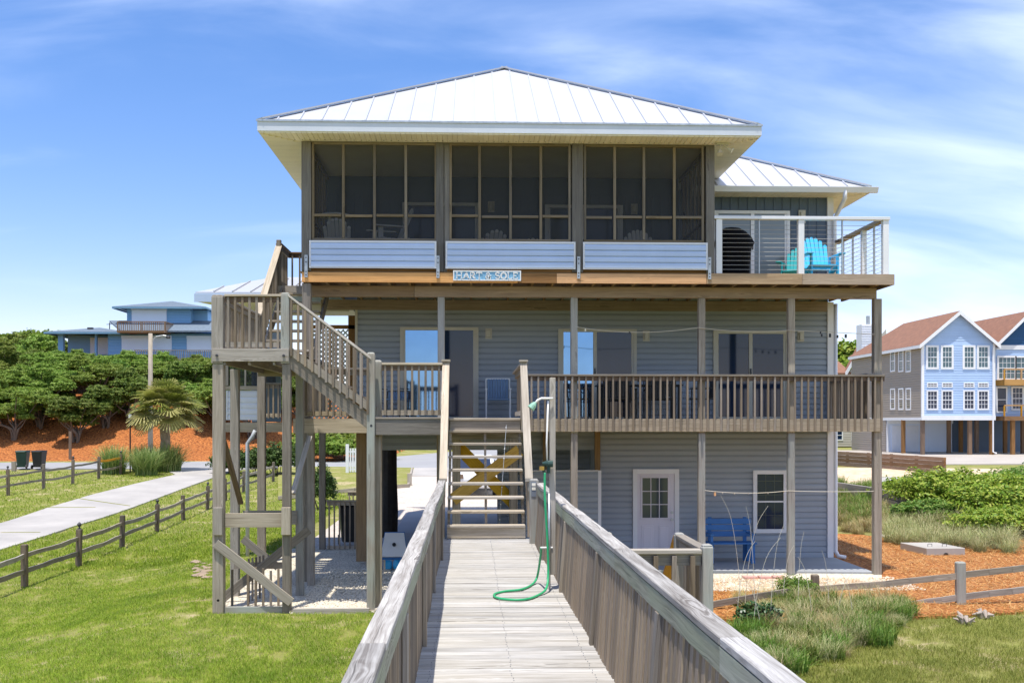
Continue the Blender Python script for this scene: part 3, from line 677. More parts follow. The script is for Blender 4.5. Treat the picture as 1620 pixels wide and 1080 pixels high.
post(572, YW - .3, .1, 3.0, W_TAN, .22); post(510, 26.8, .0, 3.0, W_GRAY, .15)
m = MB(); yb = 20.9
m.beam((X(716, yb), yb, Z(790, yb)), (X(822, yb), yb, Z(712, yb)), .04, .24, (0, 0, 1)); hp('cross_brace', m, W_YEL)
m = MB(); yb = 21.12
m.beam((X(722, yb), yb, Z(704, yb)), (X(812, yb), yb, Z(795, yb)), .04, .24, (0, 0, 1)); hp('cross_brace', m, W_YEL)

# --- railings
BAL = {}
def baluster_mesh(h, w, mt):
    k = (round(h, 3), w, mt.name)
    if k not in BAL:
        lst = []
        for _ in range(5):
            m = MB(); m.box(-w / 2, w / 2, -w / 2, w / 2, 0, h, 2)
            o = m.build('baluster', mt); me = o.data; bpy.data.objects.remove(o); lst.append(me)
        BAL[k] = lst
    return random.choice(BAL[k])
def railing(parent, A, B, h=.915, sp=.134, drop=-.07, bottom=True, mt=W_GRAY, bm=W_BAL, capmt=None, side=1, singles=True, cap=(.14, .038), over=0, name='railing', brail=W_LIGHT, under=.09):
    """A,B = (x,y,zfloor); side = +1 puts the rails on the right of A->B"""
    A = Vector(A); B = Vector(B); d = Vector((B.x - A.x, B.y - A.y, 0)); Ln = d.length; d /= Ln; n = Vector((d.y, -d.x, 0)) * side
    up = Vector((0, 0, 1)); org = ORG[parent]
    capm = capmt or mt
    m = MB()
    m.vbeam(A + up * (h - .019) - n * 0 - d * over, B + up * (h - .019) + d * over, cap[0], cap[1])
    top = m.build(name, capm, parent, bevel=.004)
    m = MB(); m.vbeam(A + up * (h - .04 - under / 2), B + up * (h - .04 - under / 2), .036, under); m.build('top_rail', mt, top)
    if bottom:
        m = MB(); m.vbeam(A + up * (.09), B + up * (.09), .036, .085); m.build('bottom_rail', brail, top)
    k = max(1, round(Ln / sp)); bh = h - .05 - (-drop)
    rows = MB() if not singles else None
    for i in range(k):
        t = (i + .5) / k; p = A.lerp(B, t) + n * .0375
        z0 = p.z - drop if False else p.z + (-drop if drop < 0 else -drop)
        bh = h - .05 + drop
        if singles:
            me = baluster_mesh(bh, .037, bm); o = bpy.data.objects.new('baluster', me); COL.objects.link(o); o.parent = top
            o.location = (p.x - org.x, p.y - org.y, z0 - org.z); o.rotation_euler = (0, 0, math.atan2(d.y, d.x) + random.uniform(-.04, .04)); ORG[o] = org
        else: rows.box(p.x - .0185, p.x + .0185, p.y - .0185, p.y + .0185, z0, z0 + bh, 2)
    if rows: rows.build('balusters_row' if False else 'picket_row', bm, top)
    return top
# level two, right: pickets run down over the rim
railing(H, (X(835, YP), YP - .065, Z2), (X(1397, YP), YP - .065, Z2), h=Z(592, YP) - Z2, sp=.137, drop=.255, bottom=False, side=1, mt=W_BROWN, capmt=W_GRAY)
railing(H, (8.19, YP, Z2), (8.19, YW - .03, Z2), h=.93, drop=.2, bottom=False, singles=False, side=-1)
railing(H, (X(604, YT), YT + .03, Z2), (X(700, YT), YT + .03, Z2), h=.93, sp=.12, drop=-.05, mt=W_BROWN, capmt=W_LIGHT, side=1)
railing(H, (.88, YT + .1, Z2), (.88, YP - .1, Z2), h=.93, drop=-.05, singles=False, side=1)
railing(H, (XL + .15, 20.02, Z2), (-1.75, 20.02, Z2), h=.93, sp=.12, drop=-.05, singles=False)
railing(H, (XL + .15, 20.05, Z2), (XL + .15, 24, Z2), h=.93, drop=-.05, singles=False)
post(598, YT + .2, Z2, Z(570, YT + .2), W_GREEN, .13, cap=True)

# --- stair from the walkway up to the middle deck
XS0, XS1 = X(711, YT), .815
YB = 16.44; RISE = (Z2 - ZW) / 9; RUN = (YT - YB) / 8
st = MB()
for k in range(1, 10):
    z = ZW + k * RISE; y = YB + (k - 1) * RUN; xo = random.uniform(-.005, .005)
    t = MB(); t.box(XS0 + xo, XS1, y - .03, y + .115, z - .04, z, 0); t.box(XS0 + xo, XS1, y + .12, y + (.24 if k < 9 else .16), z - .04, z, 0)
    if k < 9 or True: hp('tread', t, W_LIGHT, bevel=.006)
m = MB(); m.box(XS0, XS1, YB - .002, YB + .036, ZW + .012, ZW + RISE - .042); hp('riser', m, W_LIGHT, bevel=.004)
for x in (XS0 + .02, .5 * (XS0 + XS1), XS1 - .02):
    m = MB()
    for k in range(1, 9):
        z = ZW + k * RISE; y = YB + (k - 1) * RUN
        m.hexa([(x - .019, y + .045, z - .28 if k > 1 else ZW + .01), (x + .019, y + .045, z - .28 if k > 1 else ZW + .01), (x + .019, y + .045, z - .042), (x - .019, y + .045, z - .042),
                (x - .019, y + RUN + .044, z - .28 + RISE), (x + .019, y + RUN + .044, z - .28 + RISE), (x + .019, y + RUN + .044, z - .042), (x - .019, y + RUN + .044, z - .042)])
    hp('stringer', m, W_GRAY)
for x, nm in ((XS0 - .06, 'l'), (XS1 + .055, 'r')):
    m = MB(); zb = ZW + .9; zt = Z2 + .93
    m.vbeam((x, YB - .02, zb), (x, YT + .05, zt), .12, .06)
    o = hp('stair_rail', m, W_LIGHT, bevel=.006)
    m = MB(); m.vbeam((x, YB, zb - .11), (x, YT, zt - .11), .036, .12); m.build('rail_board', W_GRAY, o)
    m = MB()
    for k in range(13): 
        t = (k + .5) / 13; y = YB + (YT - YB) * t; z = zb + (zt - zb) * t
        m.box(x - .02, x + .02, y - .02, y + .02, z - .95, z - .1, 2)
    m.build('picket_row', W_BAL, o)
    post(0, YT + .06, Z2 - .25, Z2 + .95, W_GRAY, .1, x=x); m = MB(); m.box(x - .075, x + .075, YT - .03, YT + .15, Z2 + .952, Z2 + .985); hp('post_cap', m, W_LIGHT)

# --- the stair tower on the left
xtl, xtr = X(347, YT), X(454, YT)
def tpost(px, Y, z1, w=.15, mt=W_GREEN, z0=-.2, cap=False): return post(px, Y, z0, z1, mt, w, cap=cap)
tpost(346.5, YT, Z(577, YT), .18, W_GRAY, -.25); tpost(345.5, YT - .005, Z(469, YT), .19, W_GRAY, Z(576, YT), True)
tpost(454, YT, Z(577, YT), .14, W_GRAY); tpost(452, YT - .02, Z(465, YT), .145, W_GREEN, Z(576, YT), True)
tpost(587, YT - .02, Z(558, YT), .135, W_GREEN, -.1, True); tpost(598, YT + .16, 3.0, .13, W_GRAY, -.1)
tpost(372, 19.7, ZM - .25, .15, W_GRAY, -.15); tpost(474.5, 19.7, ZM - .25, .14, W_GREEN)
tpost(414, 24.2, 5.9, .17, W_GRAY, 0); tpost(492, 20.9, 3.0, .14, W_GRAY, -.1)
m = MB(); m.box(xtl - .09, xtr + .05, YT - .12, YT - .08, Z(573, YT), Z(553, YT)); hp('landing_rim', m, W_GRAY, bevel=.004)
m = MB(); m.box(xtl - .09, xtl - .05, YT - .07, 21.45, Z(573, YT), Z(553, YT)); m.box(xtr + .02, xtr + .06, 19.5, 21.45, Z(573, YT), Z(553, YT)); m.box(xtl, xtr, 21.4, 21.45, ZM - .3, ZM - .05); hp('landing_rim', m, W_GRAY)
m = MB(); boards(m, xtl - .08, xtr + .06, YT - .1, 21.45, ZM); joists(m, xtl, xtr, YT - .07, 21.4, ZM - .25, ZM - .035); hp('landing', m, W_GRAY)
railing(H, (xtl + .1, YT - .02, ZM), (xtr - .08, YT - .02, ZM), h=.93, sp=.125, drop=-.03, mt=W_BROWN, capmt=W_LIGHT, side=1)
railing(H, (xtl - .02, YT + .1, ZM), (xtl - .02, 21.4, ZM), h=.93, sp=.125, drop=-.03, singles=False, side=-1)
# bolts
m = MB()
for px, py in ((346, 564), (451, 564), (588, 673), (347, 807), (347, 838), (454, 807), (454, 838), (347, 862), (453, 948), (347, 945)):
    x, z = X(px, YT), Z(py, YT); yy = YT - (.125 if py < 600 else .06) - (.04 if 800 < py < 845 else .03)
    m.tube([(x, yy, z), (x, yy + .06, z)], .022, 8)
hp('bolts_plate', m, DARKST)
# flight down along the facade, landing -> middle deck
xa, xb = X(457, YT), X(588, YT)
nst = 5; yb0, yb1 = YT - .02, YT + 1.25
for k in range(1, nst + 1):
    z = ZM - k * (ZM - Z2) / (nst + 1); x = xa + (k - .5) * (xb - xa) / (nst + .2); m = MB(); m.box(x - .02, x + .26, yb0 + .05, yb1, z - .04, z, 1); hp('tread', m, W_GRAY)
for y in (yb0 - .02, yb1):
    m = MB(); m.vbeam((xa - .03, y, ZM - .13), (xb, y, Z2 - .10), .04, .27); hp('stringer', m, W_BROWN if y > 19 else W_GRAY)
m = MB(); m.vbeam((xa, yb0 - .045, Z(540 + 14, YT)), (xb, yb0 - .045, Z(640 + 6, YT)), .03, .15); hp('stair_skirt', m, W_LIGHT)
for y, s_ in ((yb0 - .04, True), (yb1, False)):
    railing(H, (xa, y, ZM + .03), (xb, y, Z2 + .11), h=.90, sp=.12, drop=.09, bottom=False, capmt=W_LIGHT, side=1, singles=s_, cap=(.09, .038), under=.02)
# flight up to the top floor
NU = 8
for k in range(1, NU):
    z = ZM + k * (Z3 - ZM) / NU; y = 21.3 + (k - 1) * .3; m = MB(); m.box(xtl + .12, xtr - .08, y, y + .28, z - .04, z, 0); hp('tread', m, W_LIGHT)
for x in (xtl + .08, xtr - .05):
    m = MB(); m.vbeam((x, 21.2, ZM - .05), (x, 23.7, Z3 - .15), .04, .28); hp('stringer', m, W_GRAY)
railing(H, (xtl, 21.4, ZM), (xtl, 23.7, Z3 - .05), h=.93, sp=.12, drop=.1, singles=False, side=-1, bottom=False, capmt=W_LIGHT)
m = MB(); boards(m, xtl - .05, XL + .1, 23.7, 25.05, Z3); hp('top_landing', m, W_GRAY)
m = MB(); m.box(xtl - .05, XL + .05, 23.66, 23.699, Z3 - .24, Z3 - .01); hp('landing_rim', m, W_LIGHT)
m = MB(); m.beam((XL + .02, 23.6, Z3 - .1), (XL - .1, 22.6, Z3 - .42), .09, .09); hp('brace', m, W_LIGHT)
railing(H, (xtl, 23.72, Z3), (xtl, 25.0, Z3), h=.93, sp=.12, drop=.0, singles=False, side=-1)
railing(H, (xtl, 25.0, Z3), (XL + .02, 25.0, Z3), h=.93, sp=.17, drop=-.02, mt=W_BROWN)
post(0, 23.72, Z3 - .3, Z3 + 1.0, W_GRAY, .1, x=xtl)
# tower lower bracing
m = MB(); m.box(xtl + .09, xtr - .07, YT - .03, YT + .01, Z(832, YT), Z(810, YT)); hp('cross_rail', m, W_LIGHT, bevel=.004)
m = MB(); m.box(xtl + .09, xtr - .07, 19.6, 19.64, Z(828, 19.6), Z(806, 19.6)); hp('cross_rail', m, W_GRAY)
for px in (347.5, 454.5):
    m = MB(); x = X(px, YT); m.box(x - .075, x + .075, YT - .15, YT - .095, Z(843, YT), Z(800, YT)); hp('splice_block', m, W_LIGHT, bevel=.005)
m = MB(); yb = YT - .12; m.beam((X(341, yb), yb, Z(857, yb)), (X(461, yb), yb, Z(950, yb)), .04, .15, (0, 0, 1)); hp('cross_brace', m, W_LIGHT, bevel=.004)
m = MB(); yb = 19.0; m.beam((X(350, yb), yb, Z(945, yb)), (X(486, yb), yb + .2, Z(838, yb)), .04, .15, (0, 0, 1)); hp('cross_brace', m, W_GRAY, bevel=.004)
m = MB(); yb = 21.0; m.beam((X(384, yb), yb, Z(850, yb)), (X(440, yb), yb, Z(895, yb)), .04, .14, (0, 0, 1)); hp('cross_brace', m, W_GRAY)
m = MB(); yb = 19.0; m.beam((X(352, 18.4), 18.4, Z(690, 18.4)), (X(381, 19.6), 19.6, Z(795, 19.6)), .09, .04, (0, 1, 0)); hp('knee_brace', m, W_BROWN)
m = MB(); m.beam((X(490, 19.5), 19.5, Z(690, 19.5)), (X(463, 18.5), 18.5, Z(780, 18.5)), .09, .04, (0, 1, 0)); hp('knee_brace', m, W_LIGHT)
m = MB(); m.box(xtl + .09, xtr - .07, YT - .04, YT + .02, Z(971, YT), Z(956, YT)); m.box(xtl + .09, xtl + .7, YT - .03, YT + .01, Z(984, YT), Z(972, YT)); hp('bottom_rail', m, W_GREEN, bevel=.004)
m = MB()
for i, px in enumerate((368, 393, 405, 417, 429, 441)): x = X(px, 18.6); m.box(x - .018, x + .018, 18.55, 18.59, Z(958, 18.6), Z(900 + random.uniform(-12, 4), 18.6), 2)
for i in range(5): m.box(xtl + .3 + i * .04, xtl + .33 + i * .04, 19.0 + i * .12, 19.04 + i * .12, .02, .8, 2)
m.box(X(370, 19.4), X(450, 19.4), 19.38, 19.42, Z(897, 19.4), Z(887, 19.4)); hp('picket_row', m, W_BAL)
# side porch on the left with white lap panel, pipe and rim
m = MB(); ys = 25.6; x0, x1 = X(358, ys), X(409, ys); lap(m, (x0, ys), (x1, ys), Z(664, ys), Z(618, ys), .13, .02); m.box(x0, x1, ys + .003, ys + .06, Z(664, ys), Z(618, ys)); m.box(x0, x0 + .04, ys - .03, ys, Z(664, ys), Z(618, ys)); hp('side_porch_panel', m, WHITE_V)
m = MB(); m.box(x0 - .02, x1, ys - .05, ys + .06, Z(617, ys), Z(611, ys)); m.box(x0 - .03, X(447, ys), ys - .02, ys + .1, Z(683, ys), Z(668, ys)); m.box(x0 - .05, x0 + .05, ys - .04, ys + .06, Z(610, ys), Z(574, ys)); m.box(X(388, ys) - .02, X(388, ys) + .02, ys, ys + .04, Z(611, ys), Z(574, ys)); hp('side_porch_frame', m, W_LIGHT)
m = MB(); m.box(x0, x1 + .4, ys + .02, ys + .024, Z(611, ys), Z(560, ys)); hp('side_porch_screen', m, SCREEN)
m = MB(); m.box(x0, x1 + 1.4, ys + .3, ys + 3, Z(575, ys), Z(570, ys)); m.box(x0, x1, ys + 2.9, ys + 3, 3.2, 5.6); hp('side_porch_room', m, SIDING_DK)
railing(H, (X(416, ys), ys - .2, Z2), (X(447, ys), ys - .2, Z2), h=.85, sp=.12, drop=-.02, singles=False)
m = MB(); m.tube([(X(405, ys), ys - .1, 3.0), (X(401, ys), ys - .1, 2.86), (X(393, ys), ys - .1, 2.7), (X(393, ys), ys - .1, .05)], .045, 10); hp('downspout', m, paint('gray_pipe', (.42, .44, .46)), smooth=True)
# recess at the left of the middle floor, with lattice
yl = 26.3
m = MB(); zt, zb = Z(492, yl), Z(660, yl); m.box(X(497, yl), X(566, yl), YW + .0, YW + .1, Z(493, YW), Z(482, YW)); m.box(X(562, YW), X(566, YW), YW - .05, YW - .015, Z2, Z(482, YW)); hp('recess_trim', m, CREAMTRIM)
m = MB(); m.box(X(494, yl), X(565, yl), yl - .02, yl + .03, Z(521, yl), Z(515, yl)); m.box(X(551, yl), X(565, yl), yl - .02, yl + .03, 3.2, Z(500, yl)); m.box(X(520, yl), X(524, yl), yl - .02, yl + .02, 3.2, Z(521, yl)); hp('recess_frame', m, W_BROWN)
m = MB(); x0, x1, z0, z1 = X(490, yl), X(551, yl), 3.25, Z(522, yl)
for sgn in (1, -1):
    c = -3
    while c < 5:
        # line z = z0 + c + sgn*(x-x0)
        pts = []
        for k in range(61):
            xx = x0 + (x1 - x0) * k / 60; zz = z0 + c + sgn * (xx - x0)
            if z0 <= zz <= z1: pts.append((xx, zz))
        if len(pts) > 2: m.beam((pts[0][0], yl + .005 * sgn, pts[0][1]), (pts[-1][0], yl + .005 * sgn, pts[-1][1]), .008, .036, (0, 0, 1))
        c += .115
hp('lattice', m, LATTICE)

# --- screened porch
def zc(py): return Z(py, YF)
zs0, zs1, zrail = zc(378), 8.74, zc(342)
bays = ((X(493, YF), X(691, YF)), (X(711, YF), X(903, YF)), (X(924, YF), X(1114, YF)))
for x0, x1 in bays:
    m = MB(); m.box(x0, x1, YF + .02, YF + .09, zs0 - .045, zs0, 0); m.box(x0, x0 + .045, YF + .02, YF + .08, zs0 + .001, zs1); m.box(x1 - .045, x1, YF + .02, YF + .08, zs0 + .001, zs1); m.box(x0 + .046, x1 - .046, YF + .02, YF + .08, zs1 - .05, zs1)
    for k in (1, 2, 3): xx = x0 + (x1 - x0) * k / 4 + random.uniform(-.02, .02); m.box(xx - .026, xx + .026, YF + .015, YF + .07, zs0 + .001, zs1 - .051, 2)
    for k in range(4):
        a = x0 + (x1 - x0) * k / 4; b = x0 + (x1 - x0) * (k + 1) / 4; dz = random.uniform(-.01, .01); m.box(a + .04, b - .04, YF + .022, YF + .065, zrail - .025 + dz, zrail + .025 + dz, 0)
    fr = hp('screen_frame', m, W_TAN if False else wood('frame_wood', (.29, .235, .165), (.15, .12, .08), var=.25) if 'frame_wood' not in MATS else MATS['frame_wood'], bevel=.003)
    m = MB(); m.quad((x0 + .02, YF + .075, zs0), (x1 - .02, YF + .075, zs0), (x1 - .02, YF + .075, zs1), (x0 + .02, YF + .075, zs1)); m.build('screen', SCREEN, fr)
    m = MB(); m.box(x0 - .05, x1 + .05, YF + .03, YF + .1, Z3 + .0, zs0 - .047); hp('knee_wall', m, W_BROWN)
# side screens of the porch
for x in (X(485, YF), X(1122, YF)):
    m = MB(); m.box(x - .04, x + .04, YF + .18, YW, zs0 - .05, zs0); m.box(x - .03, x + .03, YF + .18, YW, zrail - .02, zrail + .02); m.box(x - .04, x + .04, YF + .18, YW, 8.64, 8.74)
    for k in range(1, 7): yy = YF + .18 + (YW - YF - .2) * k / 7; m.box(x - .025, x + .025, yy - .03, yy + .03, Z3, 8.64, 2)
    m.beam((x, YF + .3, Z3 + .1), (x, YW - .3, 8.0), .03, .06)
    fr = hp('screen_frame', m, MATS['frame_wood'])
    m = MB(); m.quad((x, YF + .2, zs0), (x, YW, zs0), (x, YW, 8.7), (x, YF + .2, 8.7)); m.build('screen', SCREEN, fr)
    m = MB(); m.box(x - .05, x + .05, YF + .18, YW, Z3, zs0 - .052); hp('knee_wall', m, SIDING)
m = MB(); m.box(XL + .1, X(1122, YF), YF + .1, YW - .02, 8.745, 8.77); hp('porch_ceiling', m, CREAM)
# lowered vinyl storm panels below the screens
for a, b in ((490, 690.5), (705, 910), (922, 1118.5)):
    x0, x1, z0, z1 = X(a, YF), X(b, YF), zc(426), zc(383); y = YF - .05; m = MB(); t = .035
    m.box(x0, x0 + t, y - .02, y + .03, z0, z1); m.box(x1 - t, x1, y - .02, y + .03, z0, z1); m.box(x0 + t, x1 - t, y - .02, y + .03, z1 - t, z1); m.box(x0 + t, x1 - t, y - .02, y + .03, z0, z0 + t * .8)
    fr = hp('storm_panel', m, WHITE_V); m = MB(); lap(m, (x0 + t, y), (x1 - t, y), z0 + t * .8, z1 - t, .125, .03); m.box(x0 + t, x1 - t, y + .003, y + .02, z0 + .03, z1 - t); m.build('siding_panel', PANEL, fr)
for px in (485, 693, 915, 1121.5):
    x = X(px, YF); m = MB(); m.box(x - .03, x + .03, YF - .075, YF - .05, zc(441), zc(406)); o = hp('steel_bracket', m, STEEL)
    m = MB()
    for pz in (410, 417, 432, 437): m.tube([(x, YF - .078, zc(pz)), (x, YF - .074, zc(pz))], .014, 8)
    m.build('bolt', DARKST, o)

# --- roofs
def hip_roof(x0, x1, y0, y1, ze, pitch, seam=.42, th=.2, fmat=FASCIA, gut=False, ridge_cap=True, soff_in=(0, 0), rmat=ROOF, parent=None, seams=True, nm='roof', clip=None):
    par = parent or H
    hw = (x1 - x0) / 2; cx = (x0 + x1) / 2; za = ze + hw * pitch; ya = y0 + hw; yb = max(ya + .5, y1 - hw)
    A, B, C, D = (x0, y0, ze), (x1, y0, ze), (x1, y1, ze), (x0, y1, ze); P, Q = (cx, ya, za), (cx, yb, za)
    fx = x0 if clip is None else clip
    m = MB(); m.poly([(fx, y0, ze), B, P]); m.poly([B, C, Q, P]); m.poly([C, D, Q])
    if clip is None: m.poly([D, A, P, Q])
    else: m.poly([(fx, y0, ze), P, (P[0], P[1], ze)])
    o = m.build(nm, rmat, par)
    if seams:
        s = MB(); k = -int(hw / seam); 
        while cx + k * seam < x1:
            x = cx + k * seam + .12; h = hw - abs(x - cx)
            if h > .15 and x > fx: s.beam((x, y0 - .0, ze + .016), (x, y0 + h - .16, ze + .016 + (h - .16) * pitch), .022, .036)
            k += 1
        y = y0 + .3
        while y < y1 - .3:
            for sx in ((-1, 1) if clip is None else (1,)):
                xe = cx + sx * hw; h = min(y - y0, hw, y1 - y)
                if h > .5: s.beam((xe, y, ze + .016), (xe - sx * (h - .3), y, ze + .016 + (h - .3) * pitch), .022, .036)
            y += seam
        s.build('standing_seams', rmat, o)
    if ridge_cap:
        c = MB()
        for a, b in (((A, P), (B, P), (C, Q), (D, Q), (P, Q)) if clip is None else ((B, P), (C, Q), (P, Q))):
            a = Vector(a) + Vector((0, 0, .03)); b = Vector(b) + Vector((0, 0, .03)); c.beam(a, b, .2, .03)
        c.build('hip_cap', rmat, o)
    f = MB(); e = .03
    f.box(fx - e, x1 + e, y0 - e, y0, ze - th, ze - .012)
    if clip is None: f.box(x0 - e, x0, y0, y1, ze - th, ze - .012)
    f.box(x1, x1 + e, y0, y1, ze - th, ze - .012); f.box(x0, x1, y1, y1 + e, ze - th, ze - .012)
    fo = f.build('fascia', fmat, par)
    if gut:
        g = MB(); g.prism([(fx, y0 - e, ze - .03), (fx, y0 - e, ze - .15), (fx, y0 - .1, ze - .15), (fx, y0 - .15, ze - .04), (fx, y0 - .15, ze - .03)], (x1 - fx + .15, 0, 0)); g.build('gutter', WHITE, par)
    return o
ZE = 8.95
HX0, HX1 = X(410, YE), X(1202, YE)
hip_roof(HX0, HX1, YE, 33, ZE + .02, .545, th=.2)
m = MB(); m.box(HX0 - .05, HX1 + .05, YE - .05, YE - .005 - .026, ZE - .0, ZE + .035); hp('drip_edge', m, STEEL)
def soffit(x0, x1, y0, y1, ix0, ix1, iy0, z):
    m = MB(); st = .1
    # front soffit, boards running in depth; sides, boards running across
    x = x0
    while x < x1:
        xe = min(x + st, x1); d0 = max(0, ix0 - x); d1 = max(0, x - ix1); yb = iy0 - 0; ya = y0
        yt = iy0 if ix0 <= x <= ix1 else y0 + (min(x - x0, x1 - x))
        yt = min(max(yt, y0 + .02), iy0)
        m.box(x + .004, xe - .004, y0, yt, z, z + .02, 1); x = xe
    y = y0 + .05
    while y < y1:
        for (a, b) in ((x0, ix0), (ix1, x1)):
            w = min(y - y0, b - a)
            if a == x0: m.box(x0, x0 + w if y < iy0 else ix0, y + .004, y + st - .004, z, z + .02, 0)
            else: m.box(x1 - w if y < iy0 else ix1, x1, y + .004, y + st - .004, z, z + .02, 0)
        y += st
    m.box(x0, x1, y0, y1, z + .021, z + .03)
    return hp('soffit', m, CREAM)
soffit(HX0, HX1, YE, 30, X(478, YF), X(1130, YF), YF, 8.742)
m = MB()
for k in range(60):
    x = HX0 + .6 + k * .145
    if x < HX1 - .6: m.tube([(x, YF - .1, 8.739), (x, YF - .1, 8.745)], .012, 6)
hp('soffit_vent_holes', m, DARKST)
# second roof over the body of the house
RX1 = X(1376, 23.8); RX0 = -2.6 - (RX1 - XR); 
hip_roof(-3.25, RX1, 23.8, 38, Z(291, 23.8), .52, th=.13, gut=True, clip=X(1132, YF) + .02)
soffit(X(1132, YF) + .03, RX1, 23.8, 38, X(1132, YF) + .06, XR + .02, YW, Z(291, 23.8) - .13)
m = MB(); yd = 23.72; m.tube([(X(1337, yd), yd, Z(296, yd)), (X(1337, yd), yd + .02, Z(310, yd)), (X(1322, YW), YW - .1, Z(336, YW)), (X(1318, YW), YW - .1, Z(345, YW)), (X(1318, YW), YW - .1, Z3)], .05, 8); hp('downspout', m, WHITE, smooth=True)
m = MB(); xx = XR + .19; m.tube([(xx, YW - .03, 5.9), (xx, YW - .03, .25), (xx + .06, YW - .06, .13), (xx + .22, YW - .1, .10)], .05, 8); hp('downspout', m, WHITE, smooth=True)
# low roof over the side porch, far left
yr = 24.9; xr0 = X(309, yr); zr = Z(466, yr)
m = MB(); m.prism([(xr0, yr, zr), (xr0 + 3.4, yr, zr), (xr0 + 3.4, yr + 3, zr + .75), (xr0 + 1.2, yr + 3, zr + .75)], (0, 0, .03)); o = hp('side_roof', m, ROOF)
m = MB()
for k in range(1, 7): x = xr0 + k * .42; d_ = min(2.6, k * .42 * 2.4); m.beam((x, yr, zr + .045), (x, yr + d_, zr + .045 + .25 * d_), .022, .03)
m.build('standing_seams', ROOF, o)
m = MB(); m.box(xr0 - .02, xr0 + 3.4, yr - .03, yr, zr - .2, zr - .01); hp('fascia', m, PANEL)
m = MB(); m.prism([(xr0, yr, zr - .19), (xr0 + 3.4, yr, zr - .19), (xr0 + 3.4, yr + 3.2, zr - .19), (xr0 + .9, yr + 3.2, zr - .19)], (0, 0, .02)); hp('soffit', m, CREAM)
# floodlight under the porch eave
m = MB(); x, y, z = X(1140, YF - .1), YF - .2, 8.70; m.box(x - .1, x + .14, y, y + .12, z, z + .035); m.tube([(x - .02, y + .05, z), (x - .03, y + .02, z - .1)], .02, 8); m.tube([(x + .05, y + .05, z), (x + .14, y - .02, z - .09), (x + .2, y - .04, z - .13)], [.02, .025, .06], 10)
m.tube([(x - .03, y + .02, z - .09), (x - .04, y - .03, z - .2)], [.03, .065], 10); hp('flood_light', m, CREAMTRIM)

# --- cable railing of the top deck
zr_t, zr_p = zc(339), zc(344)
for px in (1138, 1268, 1402): 
    m = MB(); x = X(px, YF); m.box(x - .06, x + .06, YF + .0, YF + .12, Z3 - .01, zr_p, 2); hp('cable_post', m, WHITE, bevel=.006)
m = MB(); m.box(X(1130, YF), X(1408, YF), YF - .02, YF + .13, zr_p, zr_t + .0, 0); hp('cable_top_rail', m, WHITE_V, bevel=.005)
xe = X(1402, YF); m = MB(); m.box(xe - .07, xe + .07, YF + .135, YW - .02, zr_p, zr_t, 1); hp('cable_top_rail', m, W_GRAY)
m = MB(); m.box(xe - .05, xe + .05, YF + 1.2, YF + 1.3, Z3, zr_p, 2); hp('cable_post', m, WHITE)
m = MB()
for px in (1202, 1334): x = X(px, YF); m.box(x - .012, x + .012, YF + .04, YF + .08, Z3, zr_p, 2)
for yy in (YF + .65, YF + 1.9, YF + 2.5): m.box(xe - .02, xe + .02, yy - .012, yy + .012, Z3, zr_p, 2)
hp('cable_spacer', m, STEEL)
m = MB()
for k in range(11):
    z = Z3 + .08 + k * (zr_p - Z3 - .1) / 11; m.tube([(X(1138, YF), YF + .06, z), (X(1402, YF), YF + .06, z)], .0045, 5); m.tube([(xe, YF + .1, z), (xe, YW - .03, z)], .0045, 5)
hp('cables_row', m, CABLE)

# ------------------------------------------------------------------ the walkway
WK = thing('boardwalk', 'weathered timber boardwalk with slatted railings leading up to the house stair', 'boardwalk', (.28, 8, 0))
WX0, WX1 = -.40, .955
m = MB(); y = -4.0
while y < YB + .02:
    a = random.uniform(-.004, .004); y1 = min(y + .1335, YB + .03)
    z = ZW + random.uniform(-.004, .004); t = random.uniform(-.002, .002)
    m.hexa([(WX0 - .06, y, z - .035), (WX0 - .06, y, z), (WX0 - .06, y1, z + t), (WX0 - .06, y1, z - .035), (WX1 + .06, y, z - .035), (WX1 + .06, y, z - t), (WX1 + .06, y1, z), (WX1 + .06, y1, z - .035)]); y += .1425
m.build('deck_boards', W_DECK, WK, bevel=.004)
m = MB(); y = -4.0 + .1425 * 50
while y < YB:
    for x in (-.3, .28, .86):
        for dy in (.035, .1): xx, yy = x + random.uniform(-.01, .01), y + dy; m.box(xx - .0028, xx + .0028, yy - .0035, yy + .0035, ZW + .001, ZW + .0055)
    y += .1425
m.build('nail_heads', GRAYPL, WK)['kind'] = 'stuff'
m = MB()
for x in (-.3, .28, .86): m.box(x - .02, x + .02, -4, YB, ZW - .27, ZW - .045)
m.build('joist', W_GRAY, WK)
m = MB()
yy = 0
